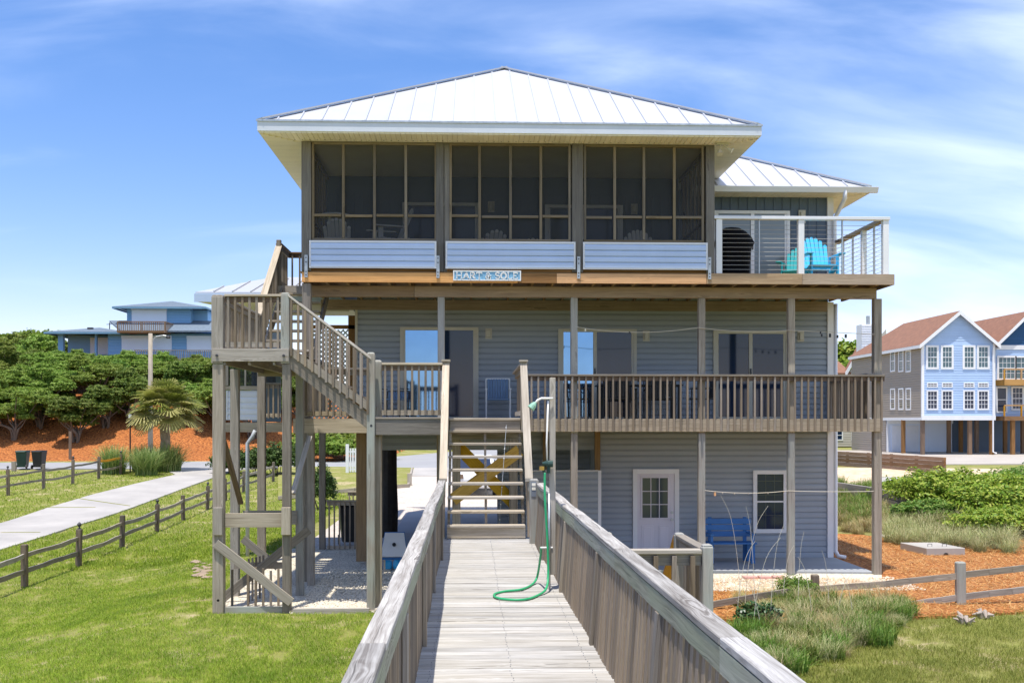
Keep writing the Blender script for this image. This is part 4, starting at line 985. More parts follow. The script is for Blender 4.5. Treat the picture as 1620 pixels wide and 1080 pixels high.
def wrail(side, xin, xout, ymax):
    xm = xin + (.03 if side > 0 else -.03)
    # wavy cap from several boards
    ys = [-4, -.9, 1.75, 4.4, 7.05, 9.0, 10.4, 12.3, ymax] if side < 0 else [-4, -.9, 1.75, 4.45, 7.6, 10.3, 13, ymax]
    def wob(y): 
        a = sm((y - 8) / 3)
        dr = (y - 3.7) / 12.5 * (-.055 if side < 0 else -.095)
        return (dr + .009 * math.sin(y * 1.55 + side) * a + .002 * math.sin(y * 3.7), .010 * math.sin(y * 1.9 + 1) * a)
    for a, b in zip(ys, ys[1:]):
        m = MB(); n = 8; r = random.random(); ou, ov = random.uniform(0, 30), random.uniform(0, 30); dz = random.uniform(-.003, .003); dx = random.uniform(-.004, .004)
        ring = []
        for i in range(n + 1):
            y = a + .002 + (b - a - .004) * i / n; wx, wz = wob(y); base = len(m.v)
            m.v += [(xin + wx + dx, y, ZW + .855 + wz + dz), (xout + wx + dx, y, ZW + .855 + wz + dz), (xout + wx + dx, y, ZW + .893 + wz + dz), (xin + wx + dx, y, ZW + .893 + wz + dz)]
            ring.append((base, y))
        wd = abs(xout - xin); ac = [0, wd, wd + .04, 2 * wd + .04, 2 * wd + .08]
        for i in range(n):
            (p, ya), (q, yb_) = ring[i], ring[i + 1]
            for k in range(4): j = (k + 1) % 4; m.face((p + k, p + j, q + j, q + k), [(ou + ya, ov + ac[k]), (ou + ya, ov + ac[k + 1]), (ou + yb_, ov + ac[k + 1]), (ou + yb_, ov + ac[k])], r)
        m.face((3, 2, 1, 0), [(0, 0)] * 4, r); q = ring[-1][0]; m.face((q, q + 1, q + 2, q + 3), [(0, 0)] * 4, r)
        m.build('rail_cap', W_CAP, WK, bevel=.005)
        m = MB(); n = 6; r = random.random(); 
        for i in range(n):
            y0_ = a + (b - a) * i / n; y1_ = a + (b - a) * (i + 1) / n; w0, w1 = wob(y0_), wob(y1_)
            if i == 0: ou2, ov2 = random.uniform(0, 30), random.uniform(0, 30)
            st_ = len(m.f)
            xi = xin + .004 * side; xo = xi + .024 * side
            m.hexa([(xi + w0[0], y0_, ZW + .742 + w0[1]), (xo + w0[0], y0_, ZW + .742 + w0[1]), (xo + w0[0], y0_, ZW + .852 + w0[1]), (xi + w0[0], y0_, ZW + .852 + w0[1]),
                    (xi + w1[0], y1_, ZW + .742 + w1[1]), (xo + w1[0], y1_, ZW + .742 + w1[1]), (xo + w1[0], y1_, ZW + .852 + w1[1]), (xi + w1[0], y1_, ZW + .852 + w1[1])], r=r)
            # continuous grain
            base = len(m.uv) - 24
            for f in range(4):
                acc = [0, .036, .146, .182, .292]
                L_ = [(ou2 + y0_, ov2 + acc[f]), (ou2 + y0_, ov2 + acc[f + 1]), (ou2 + y1_, ov2 + acc[f + 1]), (ou2 + y1_, ov2 + acc[f])]
                for q in range(4): m.uv[base + f * 4 + q] = L_[q]
        m.build('side_rail', W_SIDE, WK)
    for yp in (13.95, 11.3, 8.62, 5.9, 3.2):
        wx, wz = wob(yp); mm = MB(); xi = xin + wx - .004 * side; ln = -.055 if side > 0 else 0; mm.beam((xi + ln + .015 * side, yp, ZW), (xi + .015 * side, yp, ZW + .74), .09, .03, (1, 0, 0)); mm.build('rail_stud', W_GRAY, WK, bevel=.003)
        mm = MB(); xi = xin + .09 * side; mm.box(xi - .1 * side, xi, yp - .05, yp + .05, gz(xi, yp) - .1, ZW - .05, 2); mm.build('support_post', W_GRAY, WK)
    # slats outside the side rail
    y = 3.4; cnt = 0; far = MB()
    while y < ymax - .05:
        me = baluster_mesh(.94, .04, W_BAL); 
        if side > 0 and 4.0 < y < 11.4 or side < 0 and 7.2 < y < 13.5:
            o = bpy.data.objects.new('slat', me); COL.objects.link(o); o.parent = WK; wx, wz = wob(y)
            ln = -.06 if side > 0 else 0
            o.location = (xin + .05 * side + wx + ln * 1.1 - ORG[WK].x, y - ORG[WK].y, ZW - .09 + wz - ORG[WK].z); o.rotation_euler = (random.uniform(-.006, .006), -math.atan(ln / .9), random.uniform(-.05, .05)); o.scale = (1, 1.9, 1)
        else:
            wx, wz = wob(y); ln = -.06 if side > 0 else 0; far.beam((xin + .05 * side + wx + ln * 1.1, y, ZW - .09), (xin + .05 * side + wx, y, ZW + .85), .076, .04, (1, 0, 0))
        y += .128
    fo_ = far.build('slat_row', W_BAL, WK); fo_['kind'] = 'stuff'
    mm = MB(); xi = xin + .03 * side; mm.box(xi, xi + .035 * side, -4, ymax, ZW - .24, ZW - .045); mm.build('rim_joist', W_GRAY, WK)
wrail(-1, -.345, -.455, YB - .05); wrail(1, 1.035, 1.15, 15.9)
o = MB(); x = .91; o.box(x - .065, x + .065, 15.75, 15.88, ZW - .3, Z(757, 15.8)); 
o.build('newel_post', W_GREEN, WK, bevel=.02)
m = MB(); m.box(x - .045, x + .03, 15.742, 15.7495, Z(785, 15.8), Z(761, 15.8)); g = m.build('number_plate', GRAYPL, WK)
m = MB(); m.box(x - .035, x + .02, 15.737, 15.7415, Z(768, 15.8), Z(763.5, 15.8)); m.box(x - .035, x + .02, 15.737, 15.7415, Z(774.5, 15.8), Z(770, 15.8)); m.build('reflector', CREAM, g)
# side landing with steps, right of the walkway
LD = thing('side_steps', 'small timber landing with capped green posts and steps down beside the boardwalk', 'steps', (1.5, 9.5, 0))
xp = 1.87
def lpost(x, y, z1, z0=0):
    m = MB(); w = .09; m.box(x - w / 2, x + w / 2, y - w / 2, y + w / 2, z0, z1 - .02, 2); m.hexa([(x - .045, y - .045, z1 - .0195), (x - .045, y + .045, z1 - .0195), (x + .045, y + .045, z1 - .0195), (x + .045, y - .045, z1 - .0195), (x - .03, y - .03, z1), (x - .03, y + .03, z1), (x + .03, y + .03, z1), (x + .03, y - .03, z1)])
    m.build('post', W_GREEN, LD, bevel=.008)
lpost(xp + .02, 8.6, Z(861, 8.6)); lpost(xp + .02, 9.75, Z(843, 9.75)); lpost(1.23, 9.75, Z(842, 9.75)); lpost(1.23, 10.9, Z(827, 10.9))
railing(LD, (1.1, 8.6, Z(869, 8.6) - .8), (xp - .03, 8.6, Z(869, 8.6) - .8), h=.8, sp=.135, drop=.1, bottom=False, capmt=W_LIGHT, side=1, cap=(.1, .036))
railing(LD, (xp + .02, 8.65, Z(869, 8.6) - .8), (xp + .02, 9.7, Z(869, 8.6) - .8), h=.8, sp=.135, drop=.1, bottom=False, capmt=W_NEW if False else W_GRAY, side=1, cap=(.09, .036))
m = MB(); boards(m, 1.14, xp + .05, 8.55, 9.8, ZW - .01); m.build('landing', W_LIGHT, LD)
for k in range(5):
    m = MB(); m.box(1.2, xp, 9.85 + k * .27, 10.1 + k * .27, ZW - .24 - k * .22, ZW - .2 - k * .22, 0); m.build('tread', W_LIGHT, LD)
for x in (1.2, xp + .02):
    m = MB(); m.vbeam((x, 9.8, ZW - .15), (x, 11.3, ZW - 1.35), .04, .25); m.build('stringer', W_BROWN, LD)
    m = MB(); m.vbeam((x, 9.8, Z(850, 9.8)), (x, 11.2, Z(850, 9.8) - 1.1), .09, .04); m.build('hand_rail', W_ORANGE if x > 1.5 else W_LIGHT, LD)

# shower post with pipe, head, valve
SH = thing('outdoor_shower', 'outdoor shower on a tall plank beside the boardwalk rail with white pipe and green head', 'shower', (.88, 11.5, ZW))
ysx = 11.45; xs = X(874.5, ysx)
m = MB(); m.box(xs - .03, xs + .03, ysx, ysx + .1, Z(909, ysx), Z(597, ysx), 2); m.build('plank', W_LIGHT, SH, bevel=.004)
xpz = X(867.5, ysx)
m = MB(); m.tube([(xpz + .01, ysx - .03, ZW + .005), (xpz + .005, ysx - .03, Z(780, ysx))], .012, 8); m.build('riser_pipe', STEEL, SH, smooth=True)
m = MB(); m.tube([(xpz - .015, ysx - .03, Z(728, ysx)), (xpz - .02, ysx - .03, Z(700, ysx)), (xpz - .005, ysx - .03, Z(634, ysx))], .0095, 8); m.tube([(xs, ysx - .03, Z(630, ysx)), (X(856, ysx), ysx - .05, Z(630, ysx)), (X(850, ysx), ysx - .06, Z(633, ysx)), (X(845, ysx), ysx - .07, Z(639, ysx))], .012, 8); m.build('shower_arm', PVC, SH, smooth=True)
m = MB(); m.tube([(X(846, ysx), ysx - .07, Z(637, ysx)), (X(843, ysx), ysx - .08, Z(641, ysx)), (X(839, ysx), ysx - .085, Z(646, ysx))], [.018, .035, .042], 12); m.build('shower_head', paint('pale_green_plastic', (.25, .45, .33), .4), SH)
m = MB(); z = Z(733, ysx); m.tube([(X(858, ysx), ysx - .04, z), (X(866, ysx), ysx - .05, z), (X(874, ysx), ysx - .05, z)], [.02, .035, .038], 10); m.tube([(xpz, ysx - .04, z + .03), (xpz, ysx - .04, z - .1)], .02, 8); m.tube([(X(860, ysx), ysx - .04, z), (X(860, ysx), ysx - .04, z - .09)], .016, 8); m.build('valve', GREENPL, SH)
m = MB(); m.tube([(X(857, ysx), ysx - .06, Z(737, ysx)), (X(857, ysx), ysx - .06, Z(743, ysx))], .028, 8); m.build('tap_handle', BRASS, SH)
m = MB(); m.tube([(X(855, ysx), ysx - .0, Z(866, ysx)), (xs, ysx, Z(866, ysx))], .012, 6); m.build('pipe_bracket', PVC, SH)
# hose
def smooth_path(P, n=10):
    P = [Vector(p) for p in P]; out = []
    for i in range(len(P) - 1):
        p0, p1, p2, p3 = P[max(i - 1, 0)], P[i], P[i + 1], P[min(i + 2, len(P) - 1)]
        for k in range(n):
            t = k / n; out.append(.5 * ((2 * p1) + (-p0 + p2) * t + (2 * p0 - 5 * p1 + 4 * p2 - p3) * t * t + (-p0 + 3 * p1 - 3 * p2 + p3) * t ** 3))
    return out + [P[-1]]
def dk(px, py): 
    y = F * (EYE - ZW - .016) / (py - 667); y = y * 1.0
    return (X(px, y), y, ZW + .016)
pts = [(X(861, ysx), ysx - .06, Z(747, ysx)), (X(861.5, ysx), ysx - .07, Z(790, ysx)), (X(865, ysx), ysx - .08, Z(850, ysx)), (X(866, ysx), ysx - .12, Z(900, ysx)), (X(862, ysx), ysx - .25, ZW + .06), dk(852, 941), dk(830, 948), dk(800, 947.5), dk(784, 944), dk(783, 939), dk(798, 935), dk(825, 932), dk(842, 924), (X(850, 11.9), 11.9, ZW + .08), (X(855, 11.6), 11.6, Z(880, 11.6)), (X(856, ysx), ysx, Z(866, ysx))]
m = MB(); m.tube(smooth_path(pts), .0125, 9); tag(m.build('garden_hose', HOSE, loc=(.8, 11.3, ZW), smooth=True), 'green hose hanging from the shower tap and looping on the boardwalk', 'hose')
# hanging string of beads behind the stair
m = MB(); ya = 17.6; P0 = (X(801, ya), ya, Z(672, ya)); P1 = (X(790, 16.9), 16.9, Z(828, 16.9)); m.tube([P0, P1], .004, 5); 
t = thing('hanging_bead_chain', 'thin hanging chain of small white beads behind the stair treads', 'bead chain', P0); m.build('chain', STEEL, t)
for k in (0.03, .25, .35, .64, .81, .96):
    p = Vector(P0).lerp(Vector(P1), k); m = MB(); m.lathe([(.004, -.012), (.012, 0), (.004, .012)], p.x, p.y, 8, cz=p.z); m.build('bead', WHPL, t, smooth=True)

# ------------------------------------------------------------------ sign on the fascia
def sign():
    x0, x1 = X(717, YF), X(824, YF); z0, z1 = zc(445), zc(429); y = YF - .075
    t = thing('house_sign', 'small pale blue sign with raised white letters on the orange fascia', 'sign', (x0, y, z0))
    m = MB(); m.box(x0 + .015, x1 - .015, y, y + .03, z0 + .015, z1 - .015); m.build('sign_board', paint('sign_blue', (.22, .46, .66), .5, .35, 30), t)
    m = MB(); f = .022; m.box(x0, x1, y - .012, y + .03, z1 - f, z1); m.box(x0, x1, y - .012, y + .03, z0, z0 + f); m.box(x0, x0 + f, y - .012, y + .03, z0 + f, z1 - f); m.box(x1 - f, x1, y - .012, y + .03, z0 + f, z1 - f); m.build('frame', WHPL, t)
    Hh = (z1 - z0) - .075; zb = z0 + .0375; W = .032; cur = [None]
    def seg(x, a, b, w=W): cur[0].beam((x + a[0] * Hh, y - .006, zb + a[1] * Hh), (x + b[0] * Hh, y - .006, zb + b[1] * Hh), .014, w, (0, 0, 1))
    def arc(x, cx, cz, rx, rz, a0, a1, w=W, n=12):
        P = [(cx + rx * math.cos(R(a0 + (a1 - a0) * i / n)), cz + rz * math.sin(R(a0 + (a1 - a0) * i / n))) for i in range(n + 1)]
        for p, q in zip(P, P[1:]): seg(x, p, q, w)
    S = .016
    def serif(x, cx, cz, l=.16): seg(x, (cx - l, cz), (cx + l, cz), S)
    def letter(ch, x):
        if ch == 'H': seg(x, (.15, 0), (.15, 1)); seg(x, (.85, 0), (.85, 1)); seg(x, (.15, .5), (.85, .5), S); [serif(x, a, b) for a in (.15, .85) for b in (.03, .97)]; return 1.1
        if ch == 'A': seg(x, (.1, 0), (.5, 1), S * 1.3); seg(x, (.5, 1), (.9, 0)); seg(x, (.28, .35), (.75, .35), S); serif(x, .1, .03, .14); serif(x, .9, .03, .14); return 1.05
        if ch == 'R': seg(x, (.15, 0), (.15, 1)); arc(x, .4, .75, .32, .23, -90, 90); seg(x, (.15, .98), (.4, .98), S); seg(x, (.15, .52), (.4, .52), S); seg(x, (.42, .5), (.85, 0)); serif(x, .15, .03); serif(x, .88, .03, .1); return 1.05
        if ch == 'T': seg(x, (.45, 0), (.45, 1)); seg(x, (.02, .96), (.88, .96), S * 1.3); serif(x, .45, .03); seg(x, (.03, .96), (.03, .78), S); seg(x, (.87, .96), (.87, .78), S); return 1.0
        if ch == '&': arc(x, .42, .76, .2, .2, -60, 240, S * 1.3); seg(x, (.28, .6), (.85, 0)); arc(x, .38, .27, .3, .26, 100, 380, S * 1.4); serif(x, .82, .5, .12); return 1.1
        if ch == 'S': arc(x, .4, .74, .27, .23, 20, 265); arc(x, .4, .26, .29, .24, -160, 90); return .85
        if ch == 'O': arc(x, .5, .5, .4, .46, 0, 360, W, 20); return 1.08
        if ch == 'L': seg(x, (.15, 0), (.15, 1)); seg(x, (.15, .03), (.75, .03), S * 1.3); seg(x, (.74, .03), (.74, .25), S); serif(x, .15, .97); return .88
        if ch == 'E': seg(x, (.15, 0), (.15, 1)); seg(x, (.05, .03), (.75, .03), S * 1.3); seg(x, (.05, .97), (.72, .97), S * 1.3); seg(x, (.15, .5), (.55, .5), S); seg(x, (.75, .03), (.75, .25), S); seg(x, (.72, .97), (.72, .75), S); return .85
        return .45
    tot = {'H': 1.1, 'A': 1.05, 'R': 1.05, 'T': 1.0, '&': 1.1, 'S': .85, 'O': 1.08, 'L': .88, 'E': .85, ' ': .42}
    txt = 'HART & SOLE'; full = sum(tot[c] for c in txt) * Hh; k = (x1 - x0 - .11) / full; x = x0 + .055
    for c in txt:
        if c != ' ': cur[0] = MB(); letter(c, x); cur[0].build('letter', WHPL, t)
        x += tot[c] * Hh * k
sign()

# ------------------------------------------------------------------ furniture and small things
def adirondack(name, label, cat, mt, loc, rz=0, seat=.34, group=None, sc=1):
    # faces -Y at rz=0
    t = thing(name, label, cat, (0, 0, 0), group)
    m = MB(); r = .5
    for i in range(7):
        a = (i - 3) / 3.0; x = a * .23; hgt = .60 - .17 * a * a + .06; spread = a * .04
        p = Vector((x, .21, seat - .02)); q = Vector((x + spread, .21 + hgt * .42, seat + hgt)); m.beam(p, q, .078, .018, (0, 1, 0), r)
        m.tube([q + Vector((0, -.009, -.012)), q + Vector((0, .009, -.012))], .039, 10, r)
    m.beam((-.25, .33, seat + .25), (.25, .33, seat + .25), .02, .06, (0, 0, 1), r); m.build('backrest', mt, t, bevel=.004)
    m = MB()
    for i in range(6): y = -.28 + i * .09; z = seat - .005 * i - (.03 if i > 3 else 0); m.box(-.255, .255, y, y + .078, z - .02, z, 0, r)
    m.build('seat', mt, t, bevel=.004)
    for s in (-1, 1):
        m = MB(); m.box(s * .34 - .065, s * .34 + .065, -.36, .22, seat + .2, seat + .225, 1, r); m.tube([(s * .34, -.36, seat + .2), (s * .34, -.36, seat + .225)], .065, 12, r); m.build('armrest', mt, t, bevel=.004)
        m = MB(); m.box(s * .28 - .015, s * .28 + .015, -.3, -.2, 0, seat + .2, 2, r); m.build('leg', mt, t)
        m = MB(); m.beam((s * .28, -.26, seat - .03), (s * .28, .42, .04 if seat < .5 else seat - .3), .03, .1, (0, 0, 1), r)
        if seat >= .5: m.box(s * .28 - .02, s * .28 + .02, .28, .36, 0, seat, 2, r)
        else: m.box(s * .3 - .015, s * .3 + .015, .2, .26, .12, seat + .22, 2, r)
        m.build('leg', mt, t)
    return place(t, loc, rz, sc)
yc = 22.2
adirondack('deck_chair', 'bright aqua slatted low chair on the top deck behind the cable railing', 'chair', AQUA, (X(1297, yc), yc, Z3), R(3), seat=.27, sc=1.0)
yc = 23.3
adirondack('deck_chair', 'dark teal slatted low chair half hidden behind the white railing post', 'chair', TEAL, (X(1259, yc), yc, Z3), R(-30), sc=.9)
yc = 22.7
adirondack('porch_chair', 'white tall slatted chair in the screened porch turned sideways to the left', 'chair', WHPL, (X(616, yc), yc, Z3), R(-72), seat=.86, group='white chairs in the screened porch')
adirondack('porch_chair', 'white slatted chair tucked under the round bar table in the porch', 'chair', WHPL, (X(536, yc) + .02, yc - .1, Z3), R(180), seat=.62, sc=.92, group='white chairs in the screened porch')
for px, nm in ((772, 'white slatted chair behind the left side of the middle porch screen'), (852, 'white slatted chair behind the right side of the middle porch screen')):
    adirondack('porch_chair', nm, 'chair', WHPL, (X(px, 23.6), 23.6, Z3), R(10 if px > 800 else -160), seat=.36, sc=1.1, group='white chairs in the screened porch')
adirondack('porch_chair', 'white framed chair with a blue back behind the right porch screen', 'chair', WHPL, (X(1014, 23), 23.0, Z3), R(0), seat=.55, group='white chairs in the screened porch')
yt_ = 22.45; t = thing('bar_table', 'round white bar table in the left corner of the screened porch', 'table', (X(531, yt_), yt_, Z3))
xt = X(531, yt_); zt = Z(343, yt_)
m = MB(); m.lathe([(.30, -.03), (.335, -.02), (.335, 0), (.3, .012)], xt, yt_, 28, cz=zt); m.build('table_top', WHPL, t)
m = MB(); m.box(xt - .035 - .12, xt + .035 - .12, yt_ - .035, yt_ + .035, Z3, zt - .03, 2); m.build('pedestal', WHPL, t)
m = MB(); m.box(xt - .35, xt + .1, yt_ - .04, yt_ + .04, Z3, Z3 + .05); m.box(xt - .16, xt - .08, yt_ - .25, yt_ + .25, Z3 + .001, Z3 + .049); m.build('foot', WHPL, t)
# covered grill
def grill():
    x, y = X(1160, 22.4), 22.4; t = MB(); rings = []
    prof = [(.0, .33, .30, 0), (.3, .33, .31, 0), (.62, .35, .32, 0), (.74, .40, .33, .02), (.86, .36, .3, .0), (.98, .28, .26, -.03), (1.06, .16, .18, -.05), (1.09, .03, .05, -.05)]
    n = 28; base = 0
    for z, a, b, dx in prof:
        for k in range(n):
            th = 2 * math.pi * k / n; c, s = math.cos(th), math.sin(th); e = .62
            xx = a * abs(c) ** e * (1 if c > 0 else -1); yy = b * abs(s) ** e * (1 if s > 0 else -1); w = 1 + .05 * math.sin(5 * th + z * 3) * (1.1 - z) + .02 * math.sin(11 * th + z * 9)
            t.v.append((x + dx + xx * w, y + yy * w, Z3 + .01 + z))
    for i in range(len(prof) - 1):
        for k in range(n): j = (k + 1) % n; t.face((i * n + k, i * n + j, (i + 1) * n + j, (i + 1) * n + k), [(0, 0), (1, 0), (1, 1), (0, 1)], .5)
    t.face(tuple(range((len(prof) - 1) * n, len(prof) * n)), [(0, 0)] * n, .5)
    tag(t.build('covered_grill', BLACKCLOTH, loc=(x, y, Z3), smooth=True), 'barbecue grill under a black fabric cover on the top deck', 'grill')
grill()
# middle deck chairs, table
def patio_chair(label, fm, bm_, loc, rz, name='patio_chair', group=None, hb=.9):
    t = thing(name, label, 'chair', (0, 0, 0), group); r = .5
    m = MB(); m.box(-.24, .24, -.22, .24, .41, .435, r=r); m.build('seat', bm_, t)
    m = MB(); n = 8
    for i in range(n): x = -.23 + .46 * i / n; m.box(x + .003, x + .054, .245 + .01 * math.sin(i * 2), .265 + .01 * math.sin(i * 2), .45, hb, 2, r)
    m.build('backrest', bm_, t, bevel=.008)
    for sx in (-1, 1):
        m = MB(); m.tube([(sx * .26, -.24, 0), (sx * .26, -.24, .64)], .014, 8, r); m.build('leg', fm, t)
        m = MB(); m.tube([(sx * .26, .24, 0), (sx * .26, .25, .45), (sx * .26, .28, hb + .01)], .014, 8, r); m.build('leg', fm, t)
        m = MB(); m.box(sx * .26 - .025, sx * .26 + .025, -.26, .24, .64, .66, r=r); m.build('armrest', fm, t)
    m = MB(); m.box(-.26, .26, .27, .295, hb - .01, hb + .02, r=r); m.build('top_bar', fm, t)
    return place(t, loc, rz)
yq = 23.5
patio_chair('blue sling patio chair with pale frame at the head of the entry stair', WHPL, SLING, (X(788, yq), yq, Z2), 0, hb=.88)
patio_chair('dark patio chair behind the short left railing of the middle deck', DARKFURN, SLING, (X(622, yq), yq, Z2), R(-20), hb=.6, name='patio_chair')
t = thing('patio_table', 'long dark dining table behind the slatted railing of the middle deck', 'table', (X(1010, 23), 23.0, Z2)); tx = X(1010, 23)
m = MB(); m.box(tx - .9, tx + .9, 22.6, 23.4, Z2 + .70, Z2 + .73); m.build('table_top', DARKFURN, t)
for sx in (-1, 1):
    for sy in (-1, 1): m = MB(); m.box(tx + sx * .82 - .03, tx + sx * .82 + .03, 23 + sy * .34 - .03, 23 + sy * .34 + .03, Z2, Z2 + .7, 2); m.build('leg', DARKFURN, t)
for i, (px, yy, rz) in enumerate(((915, 23.0, 90), (985, 23.65, 0), (1040, 23.65, 0), (972, 22.35, 180), (1045, 22.35, 180), (1108, 23.0, -90))):
    lab = ('dark chair at the left end of the dining table', 'dark chair behind the dining table, nearer the first glass door', 'dark chair behind the dining table, nearer the blank wall', 'dark chair on the railing side of the dining table, left one', 'dark chair on the railing side of the dining table, right one', 'dark chair at the right end of the dining table')[i]
    patio_chair(lab, DARKFURN, DARKFURN, (X(px, yy), yy, Z2), R(rz), group='dark chairs round the dining table', hb=.86)
# blue bench on the slab
yb_ = 23.45; bx0, bx1 = X(1118, yb_), X(1191, yb_); zs = .12
t = thing('bench', 'blue painted slatted bench on the slab beneath the deck, left of the window', 'bench', ((bx0 + bx1) / 2, yb_, zs))
m = MB()
for i in range(4): m.box(bx0 - .02, bx1 + .02, yb_ - .3 + i * .11, yb_ - .2 + i * .11, zs + .42, zs + .45)
m.build('seat', BLUEP, t, bevel=.004)
m = MB()
for i in range(3): m.box(bx0, bx1, yb_ + .2, yb_ + .225, zs + .54 + i * .14, zs + .66 + i * .14)
for x in (bx0 + .12, bx1 - .12): m.box(x - .04, x + .04, yb_ + .226, yb_ + .26, zs, zs + .97, 2)
m.build('backrest', BLUEP, t, bevel=.004)
for x in (bx0 + .06, bx1 - .06):
    for y in (yb_ - .26, yb_ + .12): m = MB(); m.box(x - .04, x + .04, y, y + .07, zs, zs + .42, 2); m.build('leg', BLUEP, t)
    m = MB(); m.box(x - .045, x + .045, yb_ - .32, yb_ + .19, zs + .62, zs + .645); m.build('armrest', BLUEP, t)
    m = MB(); m.box(x - .03, x + .03, yb_ - .25, yb_ - .2, zs + .455, zs + .62, 2); m.build('arm_support', BLUEP, t)
# washing lines
def cord(name, label, pts_px, Y, sag, mt=ROPE, pegs=()):
    t = thing(name, label, 'clothesline', (X(pts_px[0][0], Y), Y, Z(pts_px[0][1], Y)))
    m = MB(); allp = []
    for (a, b, s) in zip(pts_px, pts_px[1:], sag):
        P = [];
        for k in range(13):
            u = k / 12; px = a[0] + (b[0] - a[0]) * u; py = a[1] + (b[1] - a[1]) * u + s * 4 * u * (1 - u); P.append((X(px, Y), Y, Z(py, Y)))
        m.tube(P, .006, 5)
    m.build('cord', mt, t)
    for px, py, c, sz in pegs:
        pm = MB(); x, z = X(px, Y), Z(py, Y); pm.box(x - sz * .4, x + sz * .4, Y - .012, Y + .012, z - sz, z + sz * .5, 2); pm.build('clothespin', c, t)
    return t
cord('clothesline', 'pale cord strung between the deck posts across the middle floor', [(913, 517), (1105, 517), (1248, 521), (1383, 527)], YP - .03, (8, 4, 0),
     pegs=[(926, 521, CREAM, .035), (996, 525, BLACKPL, .03), (1300, 528, BLACKPL, .035), (1313, 528, BLACKPL, .05), (1325, 530, BLACKPL, .04), (1338, 529, BLACKPL, .05), (1298, 524, BLACKPL, .03)])
cord('clothesline', 'cord strung low between the ground floor posts with a block on it', [(1115, 776), (1246, 777), (1382, 778)], YP + .0, (4, 1),
     pegs=[(1131, 781, W_NEW, .05), (1143, 780, W_LIGHT, .02), (1162, 781, W_LIGHT, .02), (1184, 781, W_LIGHT, .02), (1215, 780, W_LIGHT, .02), (1240, 779, W_LIGHT, .02)])
# carport things
def bin_(label, mt, loc, sc=1, rz=0, group=None):
    t = thing('wheeled_bin', label, 'trash bin', (0, 0, 0), group); r = .5
    m = MB(); m.hexa([(-.23, -.27, .1), (-.23, .25, .1), (.23, .25, .1), (.23, -.27, .1), (-.3, -.36, .98), (-.3, .34, .98), (.3, .34, .98), (.3, -.36, .98)], r=r)
    m.box(-.315, .315, -.375, .355, .94, .985, r=r); m.build('body', mt, t, bevel=.02)
    m = MB(); m.box(-.31, .31, -.4, .36, .99, 1.04, r=r); m.box(-.25, .25, .33, .42, .95, 1.0, r=r); m.build('lid', mt, t, bevel=.02)
    for s in (-1, 1): m = MB(); m.tube([(s * .26, .27, .12), (s * .31, .27, .12)], .12, 14, r); m.build('wheel', BLACKPL, t)
    return place(t, loc, rz, sc)
bin_('black wheeled bin behind the low slatted fence under the house', BLACKPL, (X(556, 27.6), 27.6, .05), 1.05, R(10))
for px, mt, lab, g in ((36, GREENPL, 'dark green wheeled bin at the roadside, left of the pair', None), (62, BLACKPL, 'black wheeled bin at the roadside, right of the pair', None)):
    y = 62.0; bin_(lab, mt, (X(px, y), y, gz(X(px, y), y) + .05), 1.0, R(180 + (5 if px < 50 else -4)))
FN = thing('low_fence', 'low slatted timber fence under the house in front of the black bin', 'fence', (X(540, 26.8), 26.8, 0))
railing(FN, (X(517, 26.8), 26.8, 0.0), (X(566, 26.8), 26.8, 0.0), h=Z(790, 26.8), sp=.125, drop=-.05, mt=W_GRAY, singles=True)
FN2 = thing('low_fence', 'short timber rail end standing behind the black bin', 'fence', (X(556, 33), 33, 0))
railing(FN2, (X(550, 32), 32, .0), (X(568, 32), 32, .0), h=Z(776, 32), sp=.13, drop=-.02, mt=W_GRAY, singles=False)
m = MB(); y = 29.7; P = [(X(614, y), y, -.05), (X(614, y) + .01, y, .8), (X(615, y), y, 1.6), (X(614, y), y, 2.9)]; m.tube(P, [.26, .25, .24, .24], 12)
m.v = [(a + .025 * mnoise.noise(Vector((a * 9, b * 9, c * 7))), b + .025 * mnoise.noise(Vector((b * 9, c * 8, a * 7))), c) for a, b, c in m.v]
tag(m.build('tree_trunk', BARKD, loc=(X(614, y), y, 0)), 'dark rough trunk standing in the shade under the house', 'tree trunk')
# bean bag board
y = 22.7; t = thing('toss_board', 'white bean bag toss board with a round hole and blue edges under the house', 'toss board', (X(623, y), y, .05)); 
xx = X(623, y); z0, z1 = Z(880, y), Z(849, y)
m = MB(); m.prism([(xx - .28, y, z0), (xx + .28, y, z0), (xx + .2, y + .25, z1 + .06), (xx - .2, y + .25, z1 + .06)], (0, -.02, .02)); m.build('board', WHPL, t, bevel=.004)
m = MB(); m.tube([(xx, y + .12, (z0 + z1) / 2 + .03), (xx, y + .07, (z0 + z1) / 2 + .055)], .04, 14); m.build('hole', BLACKPL, t)
m = MB(); m.prism([(xx - .3, y + .03, z0 - .06), (xx + .3, y + .03, z0 - .06), (xx + .21, y + .29, z1 + .04), (xx - .21, y + .29, z1 + .04)], (0, -.02, .05)); m.build('frame', BLUEP, t)
for s in (-1, 1): m = MB(); m.box(xx + s * .2 - .02, xx + s * .2 + .02, y + .03, y + .07, .05, z0 - .06, 2); m.build('leg', W_LIGHT, t)
m = MB(); m.box(xx - .24, xx - .06, y + .2, y + .4, .06, .26); m.lathe([(.1, 0), (.14, .05), (.12, .2), (.03, .26)], xx + .1, y + .2, 12, cz=.07)
tag(m.build('beach_toys', AQUA, loc=(xx, y + .2, .06), bevel=.03), 'bright blue plastic bundle stored beneath the white toss board', 'beach toys')
